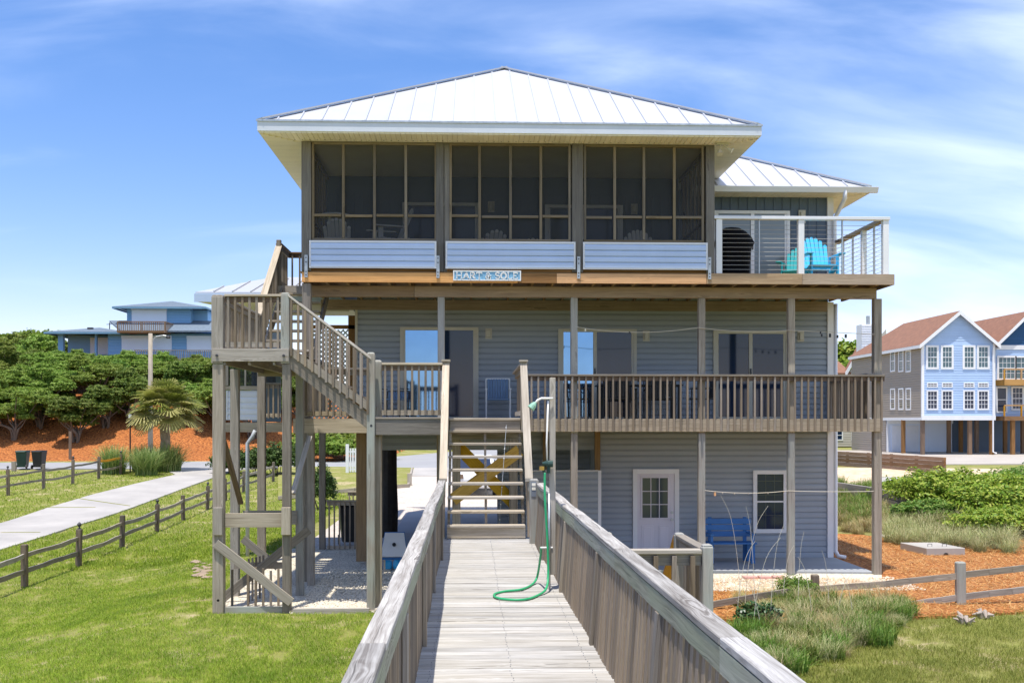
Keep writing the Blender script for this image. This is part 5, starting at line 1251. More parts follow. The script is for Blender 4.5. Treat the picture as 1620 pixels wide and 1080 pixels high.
# white picket gate in the yard beyond
y = 58.0; x0, x1 = X(549.5, y), X(566, y) + .9; zb = gz(x0, y); zt = Z(705, y)
t = thing('picket_gate', 'white picket gate standing beyond the grass patch by the road', 'gate', (x0, y, zb)); m = MB(); m.box(x0 - .08, x0 + .08, y - .08, y + .08, zb, zt + .1, 2); m.build('post', WHITE, t)
m = MB(); 
for k in range(9): x = x0 + .17 + k * .13; m.box(x - .04, x + .04, y - .015, y + .015, zb + .1, zt - .12 + .0 * k, 2)
m.box(x0 + .08, x1, y + .016, y + .05, zb + .2, zb + .3); m.box(x0 + .08, x1, y + .016, y + .05, zt - .35, zt - .25); m.build('pickets', WHITE, t)
# parked white car seen between the stair treads
def car(loc, rz):
    t = thing('parked_car', 'white car parked on the drive, glimpsed between the stair treads', 'car', (0, 0, 0))
    side = [(-2.2, .35), (-2.25, .75), (-2.1, 1.0), (-1.75, 1.05), (-1.35, 1.55), (-.6, 1.68), (.5, 1.62), (1.15, 1.08), (2.0, .95), (2.25, .7), (2.2, .35)]
    m = MB(); n = len(side); W = .88
    for s in (-1, 1):
        for (y, z) in side: k = 1 - .16 * sm((z - .9) / .7); m.v.append((s * W * k, y, z))
    m.face(tuple(range(n)), [(0, 0)] * n, .5); m.face(tuple(range(2 * n - 1, n - 1, -1)), [(0, 0)] * n, .5)
    for i in range(n): j = (i + 1) % n; m.face((j, i, n + i, n + j), [(0, 0), (1, 0), (1, 1), (0, 1)], .5)
    m.build('body', CAR, t, bevel=.06)
    for s in (-1, 1):
        m = MB(); m.prism([(s * .875, -1.5, 1.08), (s * .79, -1.2, 1.5), (s * .785, .35, 1.5), (s * .875, .95, 1.08)], (s * .02, 0, 0)); m.build('side_window', GLASS_DK, t)
        for y in (-1.4, 1.35): m = MB(); m.tube([(s * .72, y, .34), (s * .92, y, .34)], .34, 20); w = m.build('wheel', BLACKPL, t); m = MB(); m.tube([(s * .921, y, .34), (s * .93, y, .34)], .2, 16); m.build('rim', STEEL, w)
        m = MB(); m.box(s * .5, s * .78, -2.27, -2.2, .75, .92); m.build('tail_light', W_BROWN, t)
    m = MB(); m.prism([(-.68, -1.80, 1.08), (.68, -1.80, 1.08), (.62, -1.40, 1.52), (-.62, -1.40, 1.52)], (0, -.03, .02)); m.build('rear_window', GLASS_DK, t)
    return place(t, loc, rz)
car((X(752, 45), 46.5, .12), R(0))
# concrete box, slab stone, driftwood, stones
def ctop():
    y = 25.0; x0, x1 = X(1466, y), X(1527, y); g = gz(x0, y); t = thing('concrete_box', 'low pale concrete utility box with two wire handles on the pine straw', 'utility box', (x0, y, g)); zt = g + .22
    m = MB(); m.prism([(x0, y, g - .05), (x1, y, g - .05), (x1 - .15, y + 1.2, g - .05), (x0 - .15, y + 1.2, g - .05)], (0, 0, .27)); m.build('box', CONC, t, bevel=.01)
    for k in (.3, .68):
        x = x0 + (x1 - x0) * k - .1; m = MB(); m.tube([(x, y + .35, zt), (x, y + .35, zt + .06), (x + .1, y + .35, zt + .06), (x + .1, y + .35, zt)], .008, 6); m.build('handle', DARKST, t)
    m = MB(); m.tube([((x0 + x1) / 2, y - .012, g + .05), ((x0 + x1) / 2, y + .01, g + .05)], .06, 14); m.build('opening', BLACKPL, t)
ctop()
m = MB(); x, y = gp(1408, 853); m.box(x - .28, x + .28, y - .2, y + .2, gz(x, y) + .02, gz(x, y) + .09); tag(m.build('flagstone', CONC, loc=(x, y, gz(x, y)), bevel=.02), 'pale flat stepping stone at the edge of the beach grass', 'flagstone')
m = MB(); x, y = gp(1400, 931); m.box(x - .28, x + .3, y - .12, y + .12, gz(x, y) + .05, gz(x, y) + .1); tag(m.build('flagstone', CONC, loc=(x, y, gz(x, y)), bevel=.02), 'small pale slab in the pine straw behind the split rail fence', 'flagstone')
def rock(px, py, s, mt, label, nm='rock', cat='rock', group=None, flat=.6):
    x, y = gp(px, py); m = MB(); n = 12; g = gz(x, y)
    prof = [(.0, -.9), (.6, -.75), (.95, -.2), (1.0, .15), (.7, .65), (.1, .9)]
    m.lathe([(max(.02, a) * s, b * s * flat) for a, b in prof], x, y, n, cz=g + .2 * s)
    sd_ = random.uniform(0, 99); m.v = [(a + s * .35 * mnoise.noise(Vector((a / s * 1.3 + sd_, b / s * 1.3, c / s))), b + s * .3 * mnoise.noise(Vector((b / s, c / s * 1.4, a / s + sd_))), c + s * .25 * mnoise.noise(Vector((c / s + sd_, a / s * 1.5, b / s)))) for a, b, c in m.v]
    tag(m.build(nm, mt, loc=(x, y, g)), label, cat, group)
STONE = paint('brown_stone', (.36, .27, .19), .9, .25, 6, bump=.5)
for k in range(16):
    rock(308 + 26 * ((k * 37) % 16) / 16 + random.uniform(-3, 3), 890 + k * 1.7, random.uniform(.07, .15), STONE, 'flat brown stone in the pile left of the stair tower', group='stones piled left of the stair tower', flat=.3)
DRIFT = paint('gray_driftwood', (.46, .38, .31), .9, .25, 6, bump=.6)
def stump(px, py, label, h=.3):
    x, y = gp(px, py); g = gz(x, y); m = MB()
    for k in range(7): a = k * .9; m.tube([(x + .05 * math.cos(a), y + .05 * math.sin(a), g + .02), (x + .09 * math.cos(a), y + .09 * math.sin(a), g + .07 + .03 * (k % 3)), (x + .17 * math.cos(a), y + .17 * math.sin(a), g + h * (.2 + .8 * ((k * 3) % 7) / 7))], [.05, .035, .012], 6)
    tag(m.build('driftwood_root', DRIFT, loc=(x, y, g)), label, 'driftwood')
stump(1526, 990, 'grey twisted driftwood root in the grass before the right fence post', .2); stump(1556, 978, 'smaller grey driftwood root just right of the big one', .12)

# ------------------------------------------------------------------ split rail fences
def lamp_cap(t, x, y, z):
    m = MB(); m.lathe([(.05, 0), (.05, .02), (.02, .03), (.02, .06), (.05, .08), (.055, .13), (.03, .16), (.01, .18)], x, y, 10, cz=z); m.build('solar_lamp', DARKST, t)
def rail_fence(label, posts, h=1.0, caps=(), rails=(.38, .76), w=.13, ext=None, mt=W_BROWN, group=None, tw=.10):
    pts = [gp(px, py) for px, py in posts]; t = thing('split_rail_fence', label, 'fence', (pts[0][0], pts[0][1], gz(*pts[0])), group)
    Pz = [(x, y, gz(x, y)) for x, y in pts]
    for i, (x, y, z) in enumerate(Pz):
        m = MB(); l = random.uniform(-.03, .03); hh = h * random.uniform(.95, 1.05); m.beam((x, y, z - .2), (x + l, y, z + hh), w, w, (0, 1, 0)); m.build('post', mt, t, bevel=.012)
        if i in caps: lamp_cap(t, x + l, y, z + hh)
    E = list(Pz)
    if ext: E = [ext[0]] * (ext[0] is not None) + E + [ext[1]] * (ext[1] is not None)
    for a, b in zip(E, E[1:]):
        for k, rh in enumerate(rails):
            sagz = random.uniform(-.06, .02); P = []
            for j in range(7):
                u = j / 6; P.append(Vector((a[0] + (b[0] - a[0]) * u, a[1] + (b[1] - a[1]) * u, a[2] + (b[2] - a[2]) * u + rh * h + sagz * 4 * u * (1 - u) + random.uniform(-.012, .012))))
            m = MB(); r = random.random()
            for p, q in zip(P, P[1:]): m.beam(p, q + (q - p) * .02, .045, tw + random.uniform(-.01, .01), (0, 0, 1), r)
            m.build('rail', W_NEW if (k == 1 and random.random() < .12) else W_GRAY, t)
    return t
FP = wood('fence_post_wood', (.24, .19, .14), (.11, .085, .06), var=.2)
rail_fence('nearer weathered split rail fence, on the lawn side of the concrete lane', [(39, 930), (124, 897), (193, 868), (248, 842), (290, 823), (328, 806), (357, 792), (385, 780), (432, 762)], h=.95, caps=(1, 3, 5), mt=FP, ext=((*gp(-60, 966), gz(*gp(-60, 966))), None))
rail_fence('split rail fence between the roadside bins and the concrete lane, farther from the house', [(13, 784), (69, 775), (115, 766), (156, 757), (191, 751), (262, 735)][:5], h=1.15, caps=(0, 2, 4), mt=FP, ext=((*gp(-80, 800), gz(*gp(-80, 800))), None))
yfr = 18.3
g1 = gp(1290, 948); g2 = gp(1520, 964)
RF = thing('split_rail_fence', 'short two rail split rail fence in front of the pine straw bed', 'fence', (X(1520, 18.3), 18.3, 0))
def rpt(px, py, Y): return Vector((X(px, Y), Y, Z(py, Y, px)))
for px, Y, pt, pb, mt, wd in ((1290, 19.4, 908, 960, FP, .14), (1520, 18.3, 888, 968, W_GREEN, .16), (1745, 18.6, 880, 965, FP, .15)):
    m = MB(); p = rpt(px, pt, Y); m.beam((p.x, p.y, -.15), (p.x - .01, p.y, p.z), wd, wd * .8, (0, 1, 0)); m.build('post', mt, RF, bevel=.02)
for a, b in (((1112, 959, 17.9), (1246, 935, 18.6)), ((1296, 931, 19.4), (1514, 911, 18.3)), ((1372, 966, 18.9), (1514, 945, 18.3)), ((1526, 908, 18.3), (1745, 885, 18.6)), ((1526, 943, 18.3), (1745, 915, 18.6))):
    p, q = rpt(*a), rpt(*b); m = MB(); r = random.random(); sg = random.uniform(-.02, .015); P = [p.lerp(q, u / 6) + Vector((0, 0, sg * math.sin(math.pi * u / 6) + random.uniform(-.006, .006))) for u in range(7)]
    for c, d in zip(P, P[1:]): m.beam(c, d + (d - c) * .02, .05, .105, (0, 0, 1), r)
    m.build('rail', W_GRAY, RF)
# roadside things
m = MB(); x, y = X(22, 60.5), 60.5; g = gz(x, y); m.box(x - .1, x + .1, y - .1, y + .1, g, g + .55, 2); tag(m.build('short_post', W_GRAY, loc=(x, y, g)), 'short grey post beside the roadside bins', 'post')
m = MB(); x, y = X(111, 72.5), 72.5; g = gz(x, y); m.box(x - .09, x + .09, y - .04, y + .04, g, g + 1.9, 2); tag(m.build('marker_post', W_BROWN, loc=(x, y, g)), 'slim reddish marker post at the foot of the mulch bank', 'post')
x, y = gp(206, 747); g = gz(x, y); t = thing('garden_lamp', 'thin black lamp post with a small white lantern by the grass clumps', 'lamp post', (x, y, g))
m = MB(); m.tube([(x, y, g), (x, y, Z(662, y))], .04, 8); m.build('pole', BLACKPL, t)
m = MB(); z = Z(662, y); m.lathe([(.05, 0), (.11, .04), (.11, .18), (.05, .24)], x, y, 10, cz=z); m.build('lantern', WHPL, t)
x, y = X(238, 69.5), 69.5; g = gz(x, y); zt = Z(529, y); t = thing('utility_pole', 'grey wooden utility pole with a street light arm behind the palm', 'utility pole', (x, y, g))
m = MB(); m.tube([(x, y, g), (x, y, zt)], [.17, .13], 12); m.build('pole', W_GRAY, t, smooth=True)
m = MB(); m.tube([(x + .1, y, zt - .5), (x + .35, y, zt - .2), (x + .8, y, zt - .12), (x + 1.0, y, zt - .15)], .03, 6); m.build('arm', STEEL, t)
m = MB(); m.lathe([(.1, -.12), (.16, -.05), (.1, .06), (.03, .1)], x + 1.12, y, 12, cz=zt - .2); m.build('lamp_head', BLACKPL, t)
m = MB(); x, y = X(251, 69), 69.0; g = gz(x, y); m.box(x - .25, x + .25, y - .2, y + .2, g, g + .75); m.box(x - .27, x + .27, y - .22, y + .22, g + .751, g + .8); tag(m.build('utility_box', GREENPL, loc=(x, y, g), bevel=.02), 'small dark utility box by the foot of the utility pole', 'utility box')
# timber retaining walls right
def timber_wall(label, P, h, mt, n=4, th=.12, cat='retaining wall', jitter=0):
    t = thing('retaining_wall', label, cat, (P[0][0], P[0][1], gz(*P[0])))
    m = MB()
    for (a, b) in zip(P, P[1:]):
        for k in range(n):
            z0 = h * k / n; m.vbeam((a[0], a[1], gz(*a) - .15 + z0 + h / n / 2), (b[0], b[1], gz(*b) - .15 + z0 + h / n / 2 + random.uniform(-jitter, jitter)), th, h / n - .015)
    m.build('boards', mt, t)
    m = MB()
    for a, b in zip(P, P[1:]):
        k = max(1, int(math.dist(a, b) / 2.2))
        for i in range(k + 1): u = i / k; x = a[0] + (b[0] - a[0]) * u; y = a[1] + (b[1] - a[1]) * u; m.box(x - .07, x + .07, y + .07, y + .2, gz(x, y) - .1, gz(x, y) + h - .17, 2)
    m.build('stakes', mt, t)
timber_wall('dark brown timber retaining wall below the townhouse pavement', [(X(1347, 62), 66), (X(1495, 53), 53)], 1.05, W_BROWN, 5)
timber_wall('old grey timber edging wall half buried between beach grass and bushes', [(X(1318, 40), 40), (X(1385, 36), 36), (X(1447, 32.5), 32.5)], .75, W_GRAY, 3, .15, jitter=.05)
timber_wall('fallen grey timber edging lying at the foot of the big bush', [(X(1450, 31.5), 31.5), (X(1500, 30), 30), (X(1556, 28.5), 28.5)], .42, W_BROWN, 2, .15, jitter=.04)

# ------------------------------------------------------------------ neighbouring houses
def win(par, c, d, n, w, h, grid=(3, 4), trim=.12, glass=GLASS_TEAL, frame=WHITE, name='window'):
    """c = centre, d = unit vector along the wall, n = outward normal"""
    c, d, n = Vector(c), Vector(d), Vector(n); U = Vector((0, 0, 1)); m = MB()
    def bar(a, b, wd, off, th): m.beam(c + d * a[0] + U * a[1] + n * off, c + d * b[0] + U * b[1] + n * off, th, wd, U if a[1] == b[1] else d)
    W2, H2 = w / 2, h / 2
    for s in (-1, 1):
        p, q = c + d * (s * (W2 + trim / 2)) - U * (H2 + trim) + n * .02, c + d * (s * (W2 + trim / 2)) + U * (H2 + trim) + n * .02; m.beam(p, q, trim, .07, n)
        p, q = c - d * W2 + U * s * (H2 + trim / 2) + n * .02, c + d * W2 + U * s * (H2 + trim / 2) + n * .02; m.beam(p, q, .07, trim, U)
    m.beam(c - d * W2 + n * .025, c + d * W2 + n * .025, .04, .06, U)
    f = m.build(name, frame, par); m = MB(); p = [c - d * W2 - U * H2, c + d * W2 - U * H2, c + d * W2 + U * H2, c - d * W2 + U * H2]; m.prism([q + n * .003 for q in p], n * .01); m.build('pane', glass, f)
    if grid:
        m = MB()
        for i in range(1, grid[0]): a = -W2 + w * i / grid[0]; m.beam(c + d * a - U * H2 + n * .018, c + d * a + U * H2 + n * .018, .03, .012, n)
        for i in range(1, grid[1]):
            if i * 2 != grid[1]: b = -H2 + h * i / grid[1]; m.beam(c - d * W2 + U * b + n * .019, c + d * W2 + U * b + n * .019, .012, .03, U)
        m.build('muntin', frame, f)
    return f
def gable_roof(par, x0, x1, y0, y1, ze, za, mt, over=.35, th=.16, hipend=0, trim=WHITE):
    cx = (x0 + x1) / 2; k = (za - ze) / ((x1 - x0) / 2); a0, a1 = x0 - over, x1 + over; zz = ze - over * k
    m = MB(); yb = y1 - hipend
    m.prism([(a0, y0 - over, zz), (cx, y0 - over, za), (cx, yb, za), (a0, y1, zz)], (0, 0, th)); m.prism([(a1, y0 - over, zz), (cx, y0 - over, za), (cx, yb, za), (a1, y1, zz)], (0, 0, th))
    o = m.build('roof', mt, par); m = MB()
    if hipend: mm = MB(); mm.prism([(a0, y1, zz), (a1, y1, zz), (cx, yb, za)], (0, 0, th)); mm.build('roof', mt, par)
    for s, a in ((-1, a0), (1, a1)): m.prism([(a, y0 - over - .04, zz - .16), (cx, y0 - over - .04, za - .16), (cx, y0 - over - .04, za + th - .01), (a, y0 - over - .04, zz + th - .01)], (0, .035, 0))
    for a in (a0, a1): m.box(a - .03, a + .03, y0 - over, y1, zz - .12, zz + th - .03)
    m.build('rake_trim', trim, par); return o
def townhouse_blue():
    Y0, Y1, YG = 85.0, 101.0, 92.5; x0, x1 = X(1459, Y0), X(1573, Y0); g = .58; zb = Z(664, Y0, 1500); ze = Z(543, Y0, 1500); za = Z(495, Y0, 1516)
    t = thing('townhouse', 'pale blue gabled townhouse on brown stilts with paired white windows', 'house', (x0, Y0, g))
    m = MB(); m.box(x0, x1, Y0 + .02, Y1, zb, ze); m.poly([(x0, Y0 + .02, ze), (x1, Y0 + .02, ze), ((x0 + x1) / 2, Y0 + .02, za)])
    lap(m, (x0 + .15, Y0), (x1 - .15, Y0), zb + .35, ze, .2, .03)
    n = 12
    for k in range(n): a = k / n; z = ze + (za - ze) * a; hw = (x1 - x0) / 2 * (1 - (k + 1) / n); cx = (x0 + x1) / 2; m.quad((cx - hw, Y0 - .02, z), (cx + hw, Y0 - .02, z), (cx + hw, Y0 + .01, z + (za - ze) / n), (cx - hw, Y0 + .01, z + (za - ze) / n))
    m.build('front_wall', BLUE_H, t)
    m = MB(); lap(m, (x0 - .005, Y1), (x0 - .005, Y0 + .02), zb, ze, .2, .03); m.box(x0, x0 + .1, YG, Y1, g, zb); lap(m, (x0 - .005, Y1), (x0 - .005, YG), g, zb, .2, .03); m.build('side_wall', TAUPE, t)
    m = MB(); m.box(x0 - .06, x0 + .14, Y0 - .06, Y0 + .1, zb, ze); m.box(x1 - .14, x1 + .06, Y0 - .06, Y0 + .1, zb, ze); m.box(x0 - .08, x1 + .08, Y0 - .08, Y0 + .05, zb - .02, zb + .35); m.box(x0 - .05, x0 - .01, Y0 + .06, Y1, zb - .02, zb + .2); m.build('corner_trim', WHITE, t)
    for px in (1474.5, 1498, 1532.5, 1555):
        win(t, (X(px, Y0), Y0 - .03, Z(565, Y0, px)), (1, 0, 0), (0, -1, 0), .72, 1.6, (3, 4), .16)
        win(t, (X(px, Y0), Y0 - .03, Z(632.5, Y0, px)), (1, 0, 0), (0, -1, 0), .72, 1.36, (3, 4), .12, GLASS_DK); win(t, (X(px, Y0), Y0 - .03, Z(608.8, Y0, px)), (1, 0, 0), (0, -1, 0), .72, .22, (3, 1), .08, GLASS_DK)
    for px in (1422, 1435.5, 1447.5):
        yy = F * x0 / (px - 747.0); win(t, (x0 - .02, yy, Z(571, yy, px)), (0, 1, 0), (-1, 0, 0), .8, 1.6, None, .12); win(t, (x0 - .02, yy, Z(631, yy, px)), (0, 1, 0), (-1, 0, 0), .8, 1.6, None, .12, GLASS_GR)
    gable_roof(t, x0, x1, Y0, Y1, ze, za, SHINGLE, hipend=5)
    for px, yy in ((1429, 89), (1459.5, Y0 + .3), (1501, 88.5), (1534, Y0 + .3), (1545, 90), (1568.5, Y0 + .3), (1520, 92)):
        m = MB(); xx = X(px, yy); m.box(xx - .14, xx + .14, yy - .14, yy + .14, g - .2, zb, 2); m.build('stilt', W_BROWN, t)
    m = MB(); m.box(x0, x0 + .15, YG - .1, YG, g, zb); m.box(x0, x1, YG - .09, YG - .01, zb - .3, zb); m.build('garage_trim', WHITE, t)
    m = MB(); m.box(x0, x1, YG, YG + .1, g, zb); m.build('ground_wall', SHUTTER, t)
    for a, b in ((1411, 1431), (1434, 1453)): m = MB(); m.box(X(a, YG), X(b, YG), YG - .06, YG - .005, g, Z(673, YG)); m.build('garage_door', WHITE_V, t)
    m = MB(); xx = X(1570, Y0); m.tube([(xx, Y0 - .2, ze - .3), (xx, Y0 - .12, ze - .7), (xx, Y0 - .12, g + .2), (xx + .2, Y0 - .3, g + .1)], .06, 8); m.build('downspout', WHITE, t)
townhouse_blue()
def townhouse_navy():
    Y0 = 86.5; x0 = X(1574, Y0) + .05; x1 = x0 + 5.6; g = .58; ze = Z(546, Y0, 1600); za = Z(499, Y0, 1595) + .25
    t = thing('townhouse', 'townhouse with navy gable and orange timber balconies, right of the pale blue one', 'house', (x0, Y0, g))
    m = MB(); zb = Z(663, Y0, 1600); m.box(x0, x1, Y0 + .02, Y0 + 14, zb, ze); lap(m, (x0, Y0), (x1, Y0), zb, ze, .2, .03); m.build('front_wall', BLUE_H, t)
    m = MB(); cx = (x0 + x1) / 2
    m.poly([(x0, Y0, ze), (x1, Y0, ze), (cx, Y0, za)])
    n = 12
    for k in range(n): z = ze + (za - ze) * k / n; hw = (x1 - x0) / 2 * (1 - (k + 1) / n); m.quad((cx - hw, Y0 - .05, z), (cx + hw, Y0 - .05, z), (cx + hw, Y0 - .01, z + (za - ze) / n), (cx - hw, Y0 - .01, z + (za - ze) / n))
    m.build('gable', NAVY_H, t)
    m = MB(); m.box(x0, x1, Y0 - .08, Y0 + .0, ze - .35, ze); m.build('band_trim', WHITE, t)
    gable_roof(t, x0, x1, Y0, Y0 + 14, ze, za, SHINGLE)
    for pyr, pyd, py0 in ((583, 600, 609), (640, 658, 665)):
        zr1, zd1, zd0 = Z(pyr, Y0 - 1.5, 1600), Z(pyd, Y0 - 1.5, 1600), Z(py0, Y0 - 1.5, 1600); yy = Y0 - 1.5
        m = MB(); m.box(x0, x1, yy, Y0, zd0, zd1); bk = m.build('balcony', W_ORANGE if pyr < 600 else W_BROWN, t)
        m = MB(); m.box(x0, x1, yy, yy + .1, zr1 - .1, zr1)
        for k in range(5): xx = x0 + (x1 - x0) * k / 4; m.box(xx - .06, xx + .06, yy + .001, yy + .099, zd1, zr1 - .1, 2)
        m.build('railing', W_ORANGE, bk); m = MB()
        for k in range(6): z = zd1 + .1 + k * .14; m.box(x0, x1, yy + .045, yy + .055, z, z + .012)
        m.build('cable', CABLE, bk)
    win(t, (X(1592, Y0), Y0 - .05, Z(582, Y0, 1592)), (1, 0, 0), (0, -1, 0), 1.3, 1.7, (4, 4), .16, name='balcony_door'); win(t, (X(1615, Y0), Y0 - .05, Z(582, Y0, 1615)), (1, 0, 0), (0, -1, 0), .8, 1.7, (2, 4), .12)
    win(t, (X(1584, Y0), Y0 - .05, Z(632, Y0, 1584)), (1, 0, 0), (0, -1, 0), .7, 1.9, (1, 1), .12, GLASS_DK, name='balcony_door'); win(t, (X(1609, Y0), Y0 - .05, Z(630, Y0, 1609)), (1, 0, 0), (0, -1, 0), .8, 1.7, (3, 4), .12, GLASS_DK)
    for px, yy in ((1602, Y0 - 1.2), (1590, Y0 + 3), (1618, Y0 + 2)): m = MB(); xx = X(px, yy); m.box(xx - .14, xx + .14, yy - .14, yy + .14, g - .2, zb, 2); m.build('stilt', W_BROWN, t)
    m = MB(); m.box(x0 - .9, x1 + 4, Y0 + 6, Y0 + 6.1, g, zb); m.build('ground_wall', SIDING_DK, t)  # wide back wall; shade between the stilts is put into its dark colour
townhouse_navy()
def beige_house():
    Y0 = 112.0; g = .6; t = thing('beige_house', 'grey beige house with a tall chimney seen past the right corner of the deck', 'house', (X(1350, Y0), Y0, g))
    x0, x1 = X(1300, Y0), X(1402, Y0); m = MB(); zt = Z(592, Y0, 1350); lap(m, (x0, Y0), (x1, Y0), g, zt, .25, .04); m.box(x0, x1, Y0 + .02, Y0 + 10, g, zt); cx = X(1388, Y0); m.poly([(X(1340, Y0), Y0, zt), (x1, Y0, zt), (x1, Y0, Z(520, Y0, 1388))]); m.build('wall', GRAYBG, t)
    m = MB(); xa = X(1338, Y0); m.prism([(xa, Y0 - .4, zt - .1), (X(1372, Y0), Y0 - .4, Z(528, Y0, 1372)), (X(1372, Y0), Y0 + .8, Z(528, Y0, 1372)), (xa, Y0 + .8, zt - .1)], (0, 0, .3)); m.prism([(x0, Y0 - .3, zt), (X(1345, Y0), Y0 - .3, zt), (X(1342, Y0), Y0 + 3, zt + 1.4), (X(1326, Y0), Y0 + 3, zt + 1.4)], (0, 0, .15)); m.build('roof', SHINGLE, t)
    m = MB(); m.prism([(xa - .2, Y0 - .45, zt - .4), (X(1372, Y0), Y0 - .45, Z(533, Y0, 1372)), (X(1372, Y0), Y0 - .45, Z(526, Y0, 1372)), (xa - .2, Y0 - .45, zt + .2)], (0, .04, 0)); m.build('rake_trim', WHITE, t)
    m = MB(); yy = Y0 - 3; m.box(X(1363, yy), X(1379, yy), yy, yy + 1.5, g, Z(513, yy, 1371)); lap(m, (X(1363, yy), yy - .01), (X(1378, yy), yy - .01), g, Z(513, yy, 1371), .25, .04); c = m.build('chimney', WHITE_V, t)
    m = MB(); m.tube([(X(1376, yy), yy + .5, Z(513, yy, 1371)), (X(1376, yy), yy + .5, Z(499, yy, 1371))], .2, 10); m.build('flue', STEEL, c)
    for px in (1325, 1355): win(t, (X(px, Y0), Y0 - .03, Z(688, Y0, px)), (1, 0, 0), (0, -1, 0), .9, .9, None, .12, GLASS_DK)
beige_house()
def hill_house():
    Y0 = 106.0; t = thing('hill_house', 'blue house with grey hip roofs and a timber balcony on top of the wooded bank', 'house', (X(210, Y0), Y0, 9)); xa, xb = X(92, Y0), X(420, Y0); ZL = lambda py, Yy=Y0: Z(py, Yy, 200)
    zlo, zl = ZL(600), ZL(527); m = MB(); lap(m, (X(171, Y0), Y0), (xb, Y0), zlo, zl, .3, .04); m.box(X(171, Y0), xb, Y0 + .02, Y0 + 12, zlo, zl); m.box(xa, X(171, Y0), Y0 + 2.5, Y0 + 12, zlo, zl); m.box(xa, xa + .5, Y0 - .05, Y0 + .4, zlo, zl); m.box(X(150, Y0), X(153, Y0), Y0 - .05, Y0 + .3, zlo, zl); m.build('lower_wall', HILLBLUE, t)
    for a, b in ((193, 272), (296, 340)): m = MB(); m.box(X(a, Y0), X(b, Y0), Y0 - .12, Y0 - .05, ZL(556), ZL(533)); m.box(X(a, Y0), X(b, Y0), Y0 - .25, Y0 - .13, ZL(535), ZL(531)); m.build('storm_shutter', SHUTTER, t)
    for a, b in ((129, 165),): m = MB(); m.box(X(a, Y0), X(b, Y0), Y0 + 2.35, Y0 + 2.45, ZL(558), ZL(531)); m.build('storm_shutter', SHUTTER, t)
    Yu = Y0 + 1.6; zu0, zu1 = ZL(522, Yu), ZL(488, Yu); xu0, xu1 = X(201, Yu), X(302, Yu)
    m = MB(); lap(m, (xu0, Yu), (xu1, Yu), zu0, zu1, .3, .04); m.box(xu0, xu1, Yu + .02, Yu + 7, zu0, zu1); m.box(xu1, xu1 + 1.4, Yu + 1, Yu + 7, zu0, zu1 - .02); m.build('upper_wall', HILLBLUE, t)
    m = MB(); m.box(X(209, Yu), X(264, Yu), Yu - .12, Yu - .05, ZL(518, Yu), ZL(491, Yu)); m.box(X(208, Yu), X(265, Yu), Yu - .2, Yu - .13, ZL(491, Yu), ZL(488, Yu)); m.build('storm_shutter', SHUTTER, t)
    FB = paint('hill_fascia', (.16, .30, .42), .5)
    hip_roof(X(183, Yu) , X(330, Yu), Yu - 1, Yu + 9, zu1 + .1, .23, fmat=FB, rmat=SHINGLEB, parent=t, seams=False, ridge_cap=False, nm='upper_roof')
    hip_roof(X(76, Y0), X(206, Y0), Y0 - 1, Y0 + 10, zl + .05, .19, fmat=FB, rmat=SHINGLEB, parent=t, seams=False, ridge_cap=False, nm='lower_roof')
    m = MB(); m.prism([(X(198, Y0), Y0 - 1.3, zl + .02), (xb, Y0 - 1.3, zl + .02), (xb, Y0 + 2.4, zl + 1.3), (X(160, Y0), Y0 + 2.4, zl + 1.3)], (0, 0, .15)); m.build('lower_roof', SHINGLEB, t)
    yb_ = Y0 - 1.9; xx0, xx1 = X(185, yb_), X(262, yb_); zr1, zr0 = ZL(508, yb_), ZL(526, yb_); B = thing('x', None, None)
    bpy.data.objects.remove(B)
    m = MB(); m.box(xx0, xx1, yb_, Yu, zr0, zr0 + .12); bb = m.build('balcony', W_BROWN, t)
    for s in (0,):
        m = MB(); m.box(xx0, xx1, yb_, yb_ + .08, zr1 - .08, zr1); m.box(xx0, xx1, yb_, yb_ + .08, zr0 + .12, zr0 + .2); m.box(xx1 - .08, xx1, yb_ + .08, Yu, zr1 - .08, zr1)
        for k in range(26): x = xx0 + (xx1 - xx0) * (k + .5) / 26; m.box(x - .03, x + .03, yb_ + .01, yb_ + .06, zr0 + .2, zr1 - .08, 2)
        for k in range(10): y = yb_ + .2 + k * .33; m.box(xx1 - .06, xx1 - .01, y, y + .06, zr0 + .12, zr1 - .08, 2)
        for x in (xx0, (xx0 + xx1) / 2, xx1 - .15): m.box(x, x + .15, yb_ - .02, yb_ + .001 - .001, zr0, zr1, 2)
        m.build('railing', W_BROWN, bb)
    m = MB(); x0, x1 = X(212, Y0 - 2), X(345, Y0 - 2); z0 = ZL(566, Y0 - 2); z1 = ZL(553, Y0 - 2); m.box(x0, x1, Y0 - 2, Y0 - 1.92, z1 - .08, z1); m.box(x0, x1, Y0 - 2, Y0 - .1, z0 - .2, z0)
    for k in range(40): x = x0 + (x1 - x0) * (k + .5) / 40; m.box(x - .03, x + .03, Y0 - 1.98, Y0 - 1.94, z0, z1 - .08, 2)
    m.build('deck_railing', W_GRAY, t)
    for px, py in ((135, 517), (299, 519)): m = MB(); x = X(px, Y0); m.box(x - .25, x + .25, Y0 + 1.2, Y0 + 1.6, ZL(py) - .3, ZL(py) + .05); m.build('roof_vent', DARKST, t)
    m = MB(); x = X(146, Y0); m.tube([(x, Y0 + 5, ZL(514)), (x, Y0 + 5, ZL(503))], .05, 6); m.beam((x - .3, Y0 + 5, ZL(506)), (x + .3, Y0 + 5, ZL(505)), .05, .05); m.build('antenna', DARKST, t)
hill_house()

